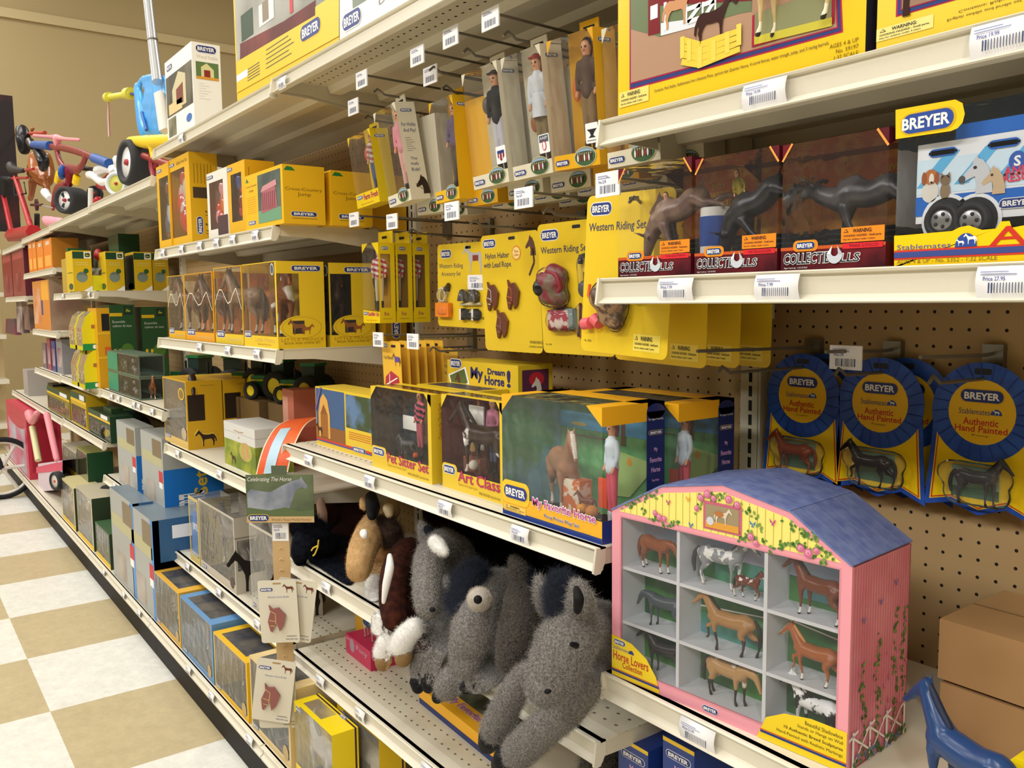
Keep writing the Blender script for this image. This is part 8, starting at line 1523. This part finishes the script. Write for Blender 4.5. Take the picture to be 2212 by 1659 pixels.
mb = MB(); mb.tube([f(290, 590), f(345, 890)], .8, mat('#D8D4A4', .4)); rel(t, mb, base, 'fork'); mb = MB(); p_ = [f(340, 920), f(560, 890), f(560, 1150), f(345, 1170)]; mb.add([*p_, *[(x, y+3, z_) for x, y, z_ in p_]], [(0, 1, 2, 3), (7, 6, 5, 4), (0, 4, 5, 1), (3, 2, 6, 7), (0, 3, 7, 4)], mat('#D8C8D4', .4)); p_ = [f(325, 950, dy=-.1), f(560, 900, dy=-.1), f(560, 980, dy=-.1), f(325, 1005, dy=-.1)]; mb.add(p_, [(0, 1, 2, 3)], mat('#D83A66', .4)); rel(t, mb, base, 'step_box')
c = f(515, 1072, dy=-1.4); wheel(t, base, c, px(84/4.15, Vector(c)), 1.6, (.35, -1, 0), hub='#D4CCC0', cap='#C83A3A')
# small goods at the far end
for k, (l, r_, yb, yt, c) in enumerate(((255, 360, 1640, 1190, '#B8A8A0'), (365, 455, 1600, 1230, '#8A6A5A'), (80, 240, 1655, 1440, '#7A2A44'))):
    a = atY(*gE(l, yb), -14.5); b = atY(*gE(r_, yb), -14.5); tp = atY(*gE(l, yt), -14.5).z
    t = thing('clear_hang_pack', ('clear hanging pack near the aisle end, left of the tall figure box', 'tapered brown hanging pack beside the clear one', 'dark pink hanging pack lowest at the aisle end')[k], 'toy pack', (a.x, -14.5, a.z)); w = b.x-a.x; hh = tp-a.z
    mb = MB(); mb.prism([(0, 0), (w, 0), (w*.85, hh), (w*.15, hh)], 1.5, mat(c, .5, noise=('#5A4A48', 4, .4, .6)), 'y', 0); mb.build('pack', t); mb = MB(); mb.tube([(w/2, .7, hh), (w/2, 14.4, hh+.4)], .12, STEEL, 6); mb.build('hook_wire', t)
z = SH['a1']-.4
for k, (X, w, h, c, lab) in enumerate(((-212, 6, 6.5, '#7A6A70', 'greyish packet at the far end of the eye-level shelf'), (-204, 5, 8, '#9A4A5A', 'maroon packet, second on the far eye-level shelf'), (-197, 5, 7.5, '#3A4A8A', 'blue packet, third on the far eye-level shelf'), (-190, 8, 8.2, '#8A8A90', 'grey box at the right of the far eye-level shelf'))):
    wbox('toy_box', lab, X, -15, z-.2, w, 6, h, c, art=lambda fa, w, d, h: fa['F'].rect(w*.15, h*.2, w*.85, h*.75, mat('#B8A8A8', .5, noise=('#7A3A44', 4, .4, .6)), 1))
z = SH['a2']-.3
for k, (X, w, h, c, lab) in enumerate(((-250, 9, 7.5, '#A8A4A0', 'clear grey packet at the far end of the shelf above the pink carton'), (-205, 8, 6.5, '#1E1E22', 'black toy box right of the clear packets'))):
    wbox('toy_box', lab, X, -15.2, z, w, 6, h, c)
# neighbouring gondola end and poster
t = thing('display_shelving', 'pale shelving of the next aisle at the far left, with red and white goods', 'shelving', (-330, -46, FLOOR)); mb = MB()
mb.box(0, 0, 0, 3, 34, 84, mat('#C9B48A', .6)); mb.build('back_panel', t)
for k, zz_ in enumerate((8, 24, 40, 55, 70)): MB().box(3, 0, zz_, 16, 34, zz_+1.5, CREAMB).build('shelf_board', t)
for k, (yy, zz_, c, w_, h_, lab) in enumerate(((4, 41.5, '#E0451E', 9, 5, 'orange red toy truck on the next aisle shelf'), (3, 71.5, '#2A5AA8', 10, 6, 'blue box on the next aisle shelf, upper'), (18, 56.5, '#C8C8B8', 8, 5, 'pale box on the next aisle shelf'), (14, 25.5, '#E0401E', 10, 6, 'red orange toy on the lower shelf of the next aisle'), (16, 9.5, '#E4E2DC', 12, 8, 'white box low on the next aisle shelf'))):
    t = thing('toy_box', lab, 'toy box', (-325, -46+yy, FLOOR+zz_)); MB().box(0, 0, 0, 8, w_, h_, mat(c, .4)).build('carton', t); MB().box(8, w_*.2, h_*.3, 8.05, w_*.8, h_*.7, mat('#2A2A34', .5)).build('print', t)
a = atX(0, 500, -274); b = atX(45, 500, -274); tp = atX(0, 205, -274).z
t = thing('poster_board', 'tall dark poster board with dim red shapes at the far left edge', 'poster', (-274, a.y-6, a.z)); mb = MB(); mb.box(0, 0, 0, .6, b.y-a.y+6, tp-a.z, mat('#1E1418', .5, noise=('#4A1A1A', 3.2, .5, .7))); mb.build('board', t)
mb = MB(); mb.box(-.3, -.3, -18, .9, .9, tp-a.z, BLACK); mb.build('post', t)
# bicycle at the far left on the floor
c = atX(2, 985, -225)
t = thing('small_bicycle', 'small bicycle with a white spoked wheel at the left edge of the aisle', 'bicycle', (c.x, c.y, FLOOR)); r = 8.4
mb = MB(); mb.lathe([(r*.86, -.7), (r, -.5), (r, .5), (r*.86, .7), (r*.86, -.7)], mat('#15151A', .7), (0, 0, r), 'x', 36); mb.build('tyre', t)
mb = MB(); mb.lathe([(r*.8, -.5), (r*.87, -.5), (r*.87, .5), (r*.8, .5), (r*.8, -.5)], mat('#D8D4CC', .4), (0, 0, r), 'x', 36)
for k in range(6): an = k*math.pi/3; mb.tube([(0, 0, r), (0, r*.82*math.cos(an), r+r*.82*math.sin(an))], .5, mat('#D8D4CC', .4), 6)
mb.build('wheel', t); mb = MB(); mb.tube([(0, 0, r), (-.5, -4, r+12), (-1, -9, r+24)], .8, BLACK, 8); mb.tube([(0, 0, r), (0, -16, r+2)], .6, BLACK, 8); mb.lathe([(r*.86, -.7), (r, -.5), (r, .5), (r*.86, .7), (r*.86, -.7)], mat('#15151A', .7), (0, -24, r), 'x', 30); mb.build('frame', t)
# ================================================================== PRICE LABELS IN THE RAILS
PL = {'D1': ('on the highest rail of the right bay', -16.4, [(1653, 193, 'Price 19.99'), (2172, 72, 'Price 19.99')], ('left', 'right')),
 'D2': ('on the rail under the bull boxes', -16.4, [(1461, 621, 'Price 7.99'), (1680, 619, 'Price 7.99'), (2184, 612, 'Price 27.95')], ('leftmost', 'middle', 'rightmost')),
 'D4': ('on the rail under the pink barn', -16.4, [(1508, 1582, 'Price 21.99')], ('only',)),
 'C1': ('on the rail under the pet sitter box', -16.4, [(668, 995, ''), (800, 1041, 'Price 21.99'), (963, 1096, 'Price 21.99'), (1125, 1148, 'Price 24.00')], ('first', 'second', 'third', 'fourth')),
 'c2': ('on the rail under the plush animals', -16.4, [(706, 1272, '')], ('only',)), 'c3': ('on the rail of the nearly empty shelf', -16.4, [(693, 1469, ''), (779, 1544, ''), (925, 1655, '')], ('first', 'second', 'third')),
 'topB': ('on the top shelf rail', -16.4, [(392, 295, ''), (610, 157, '')], ('left, below the white stable box', 'right, beside the big yellow box')),
 'cc': ('on the rail under the stable and jump boxes', -16.4, [(353, 554, ''), (393, 543, ''), (432, 531, ''), (468, 520, ''), (503, 510, ''), (552, 498, '')], ('first', 'second', 'third', 'fourth', 'fifth', 'sixth')),
 'lp': ('on the rail under the prince badge boxes', -16.4, [(432, 749, ''), (493, 755, ''), (556, 763, '')], ('left', 'middle', 'right')), 'hb': ('on the rail under the dark horse boxes', -16.4, [(384, 979, ''), (475, 1027, '')], ('left', 'right')),
 'low': ('on the low rail under the clear grey boxes', -16.4, [(406, 1226, ''), (474, 1288, ''), (557, 1357, '')], ('left', 'middle', 'right')), 'base': ('on the bottom deck rail', -20, [(224, 1226, ''), (267, 1280, ''), (301, 1322, ''), (408, 1441, ''), (458, 1500, ''), (540, 1594, '')], ('first', 'second', 'third', 'fourth', 'fifth', 'sixth')),
 'a1': ('on the rail below the loose brown horse', -16.4, [(190, 835, ''), (241, 852, ''), (256, 860, ''), (289, 873, ''), (300, 877, ''), (329, 887, '')], ('first', 'second', 'third', 'fourth', 'fifth', 'sixth')), 'jd': ('on the rail under the tractor boxes', -16.4, [(136, 636, ''), (192, 628, '')], ('left', 'right')), 'a3': ('on the rail under the blue-edged boxes', -16.4, [(247, 1042, '')], ('only',))}
for k, (where, yf, lst, ords) in PL.items():
    for (u, v, pr), o_ in zip(lst, ords):
        p = atY(u, v, yf-.1); t = thing('price_label', ('%s barcode price label %s' % (o_, where)) + ((', '+pr[6:]) if pr and o_ != 'only' else ''), 'price label', (p.x, yf-.12, SH[k]-1.3), group='white price labels in the shelf rails')
        wd, hh = (2.35, 1.15) if k in ('D1', 'D2', 'D4') else (1.9, 1.1)
        mb = MB(); n = 6; vs = []
        for i in range(n+1):
            a_ = i/n; vs += [(-wd/2, -.16*math.sin(math.pi*a_), hh*a_), (wd/2, -.16*math.sin(math.pi*a_), hh*a_)]
        vs2 = [(x, y+.03, z_) for x, y, z_ in vs]; N = len(vs)
        fs = [(2*i, 2*i+1, 2*i+3, 2*i+2) for i in range(n)]+[(N+2*i, N+2*i+2, N+2*i+3, N+2*i+1) for i in range(n)]+[(2*i, 2*i+2, N+2*i+2, N+2*i) for i in range(n)]+[(2*i+1, N+2*i+1, N+2*i+3, 2*i+3) for i in range(n)]
        mb.add(vs+vs2, fs, LABEL, True); mb.build('label_strip', t)
        mb = MB(); A = Art(mb, (-wd/2, -.175, 0), (1, 0, 0), (0, 0, 1), (0, -1, 0)); A.bar(wd*.2, hh*.15, wd*.82, hh*.48, 1, 28); A.rect(wd*.08, hh*.8, wd*.5, hh*.84, mat('#9AA0C0', .5), 1); A.rect(wd*.08, hh*.72, wd*.62, hh*.76, mat('#9AA0C0', .5), 1)
        if pr: A.text(pr, wd*.12, hh*.54, wd*.45, hh*.67, mat('#3A4A9A', .5), 1, .01)
        mb.build('barcode', t)
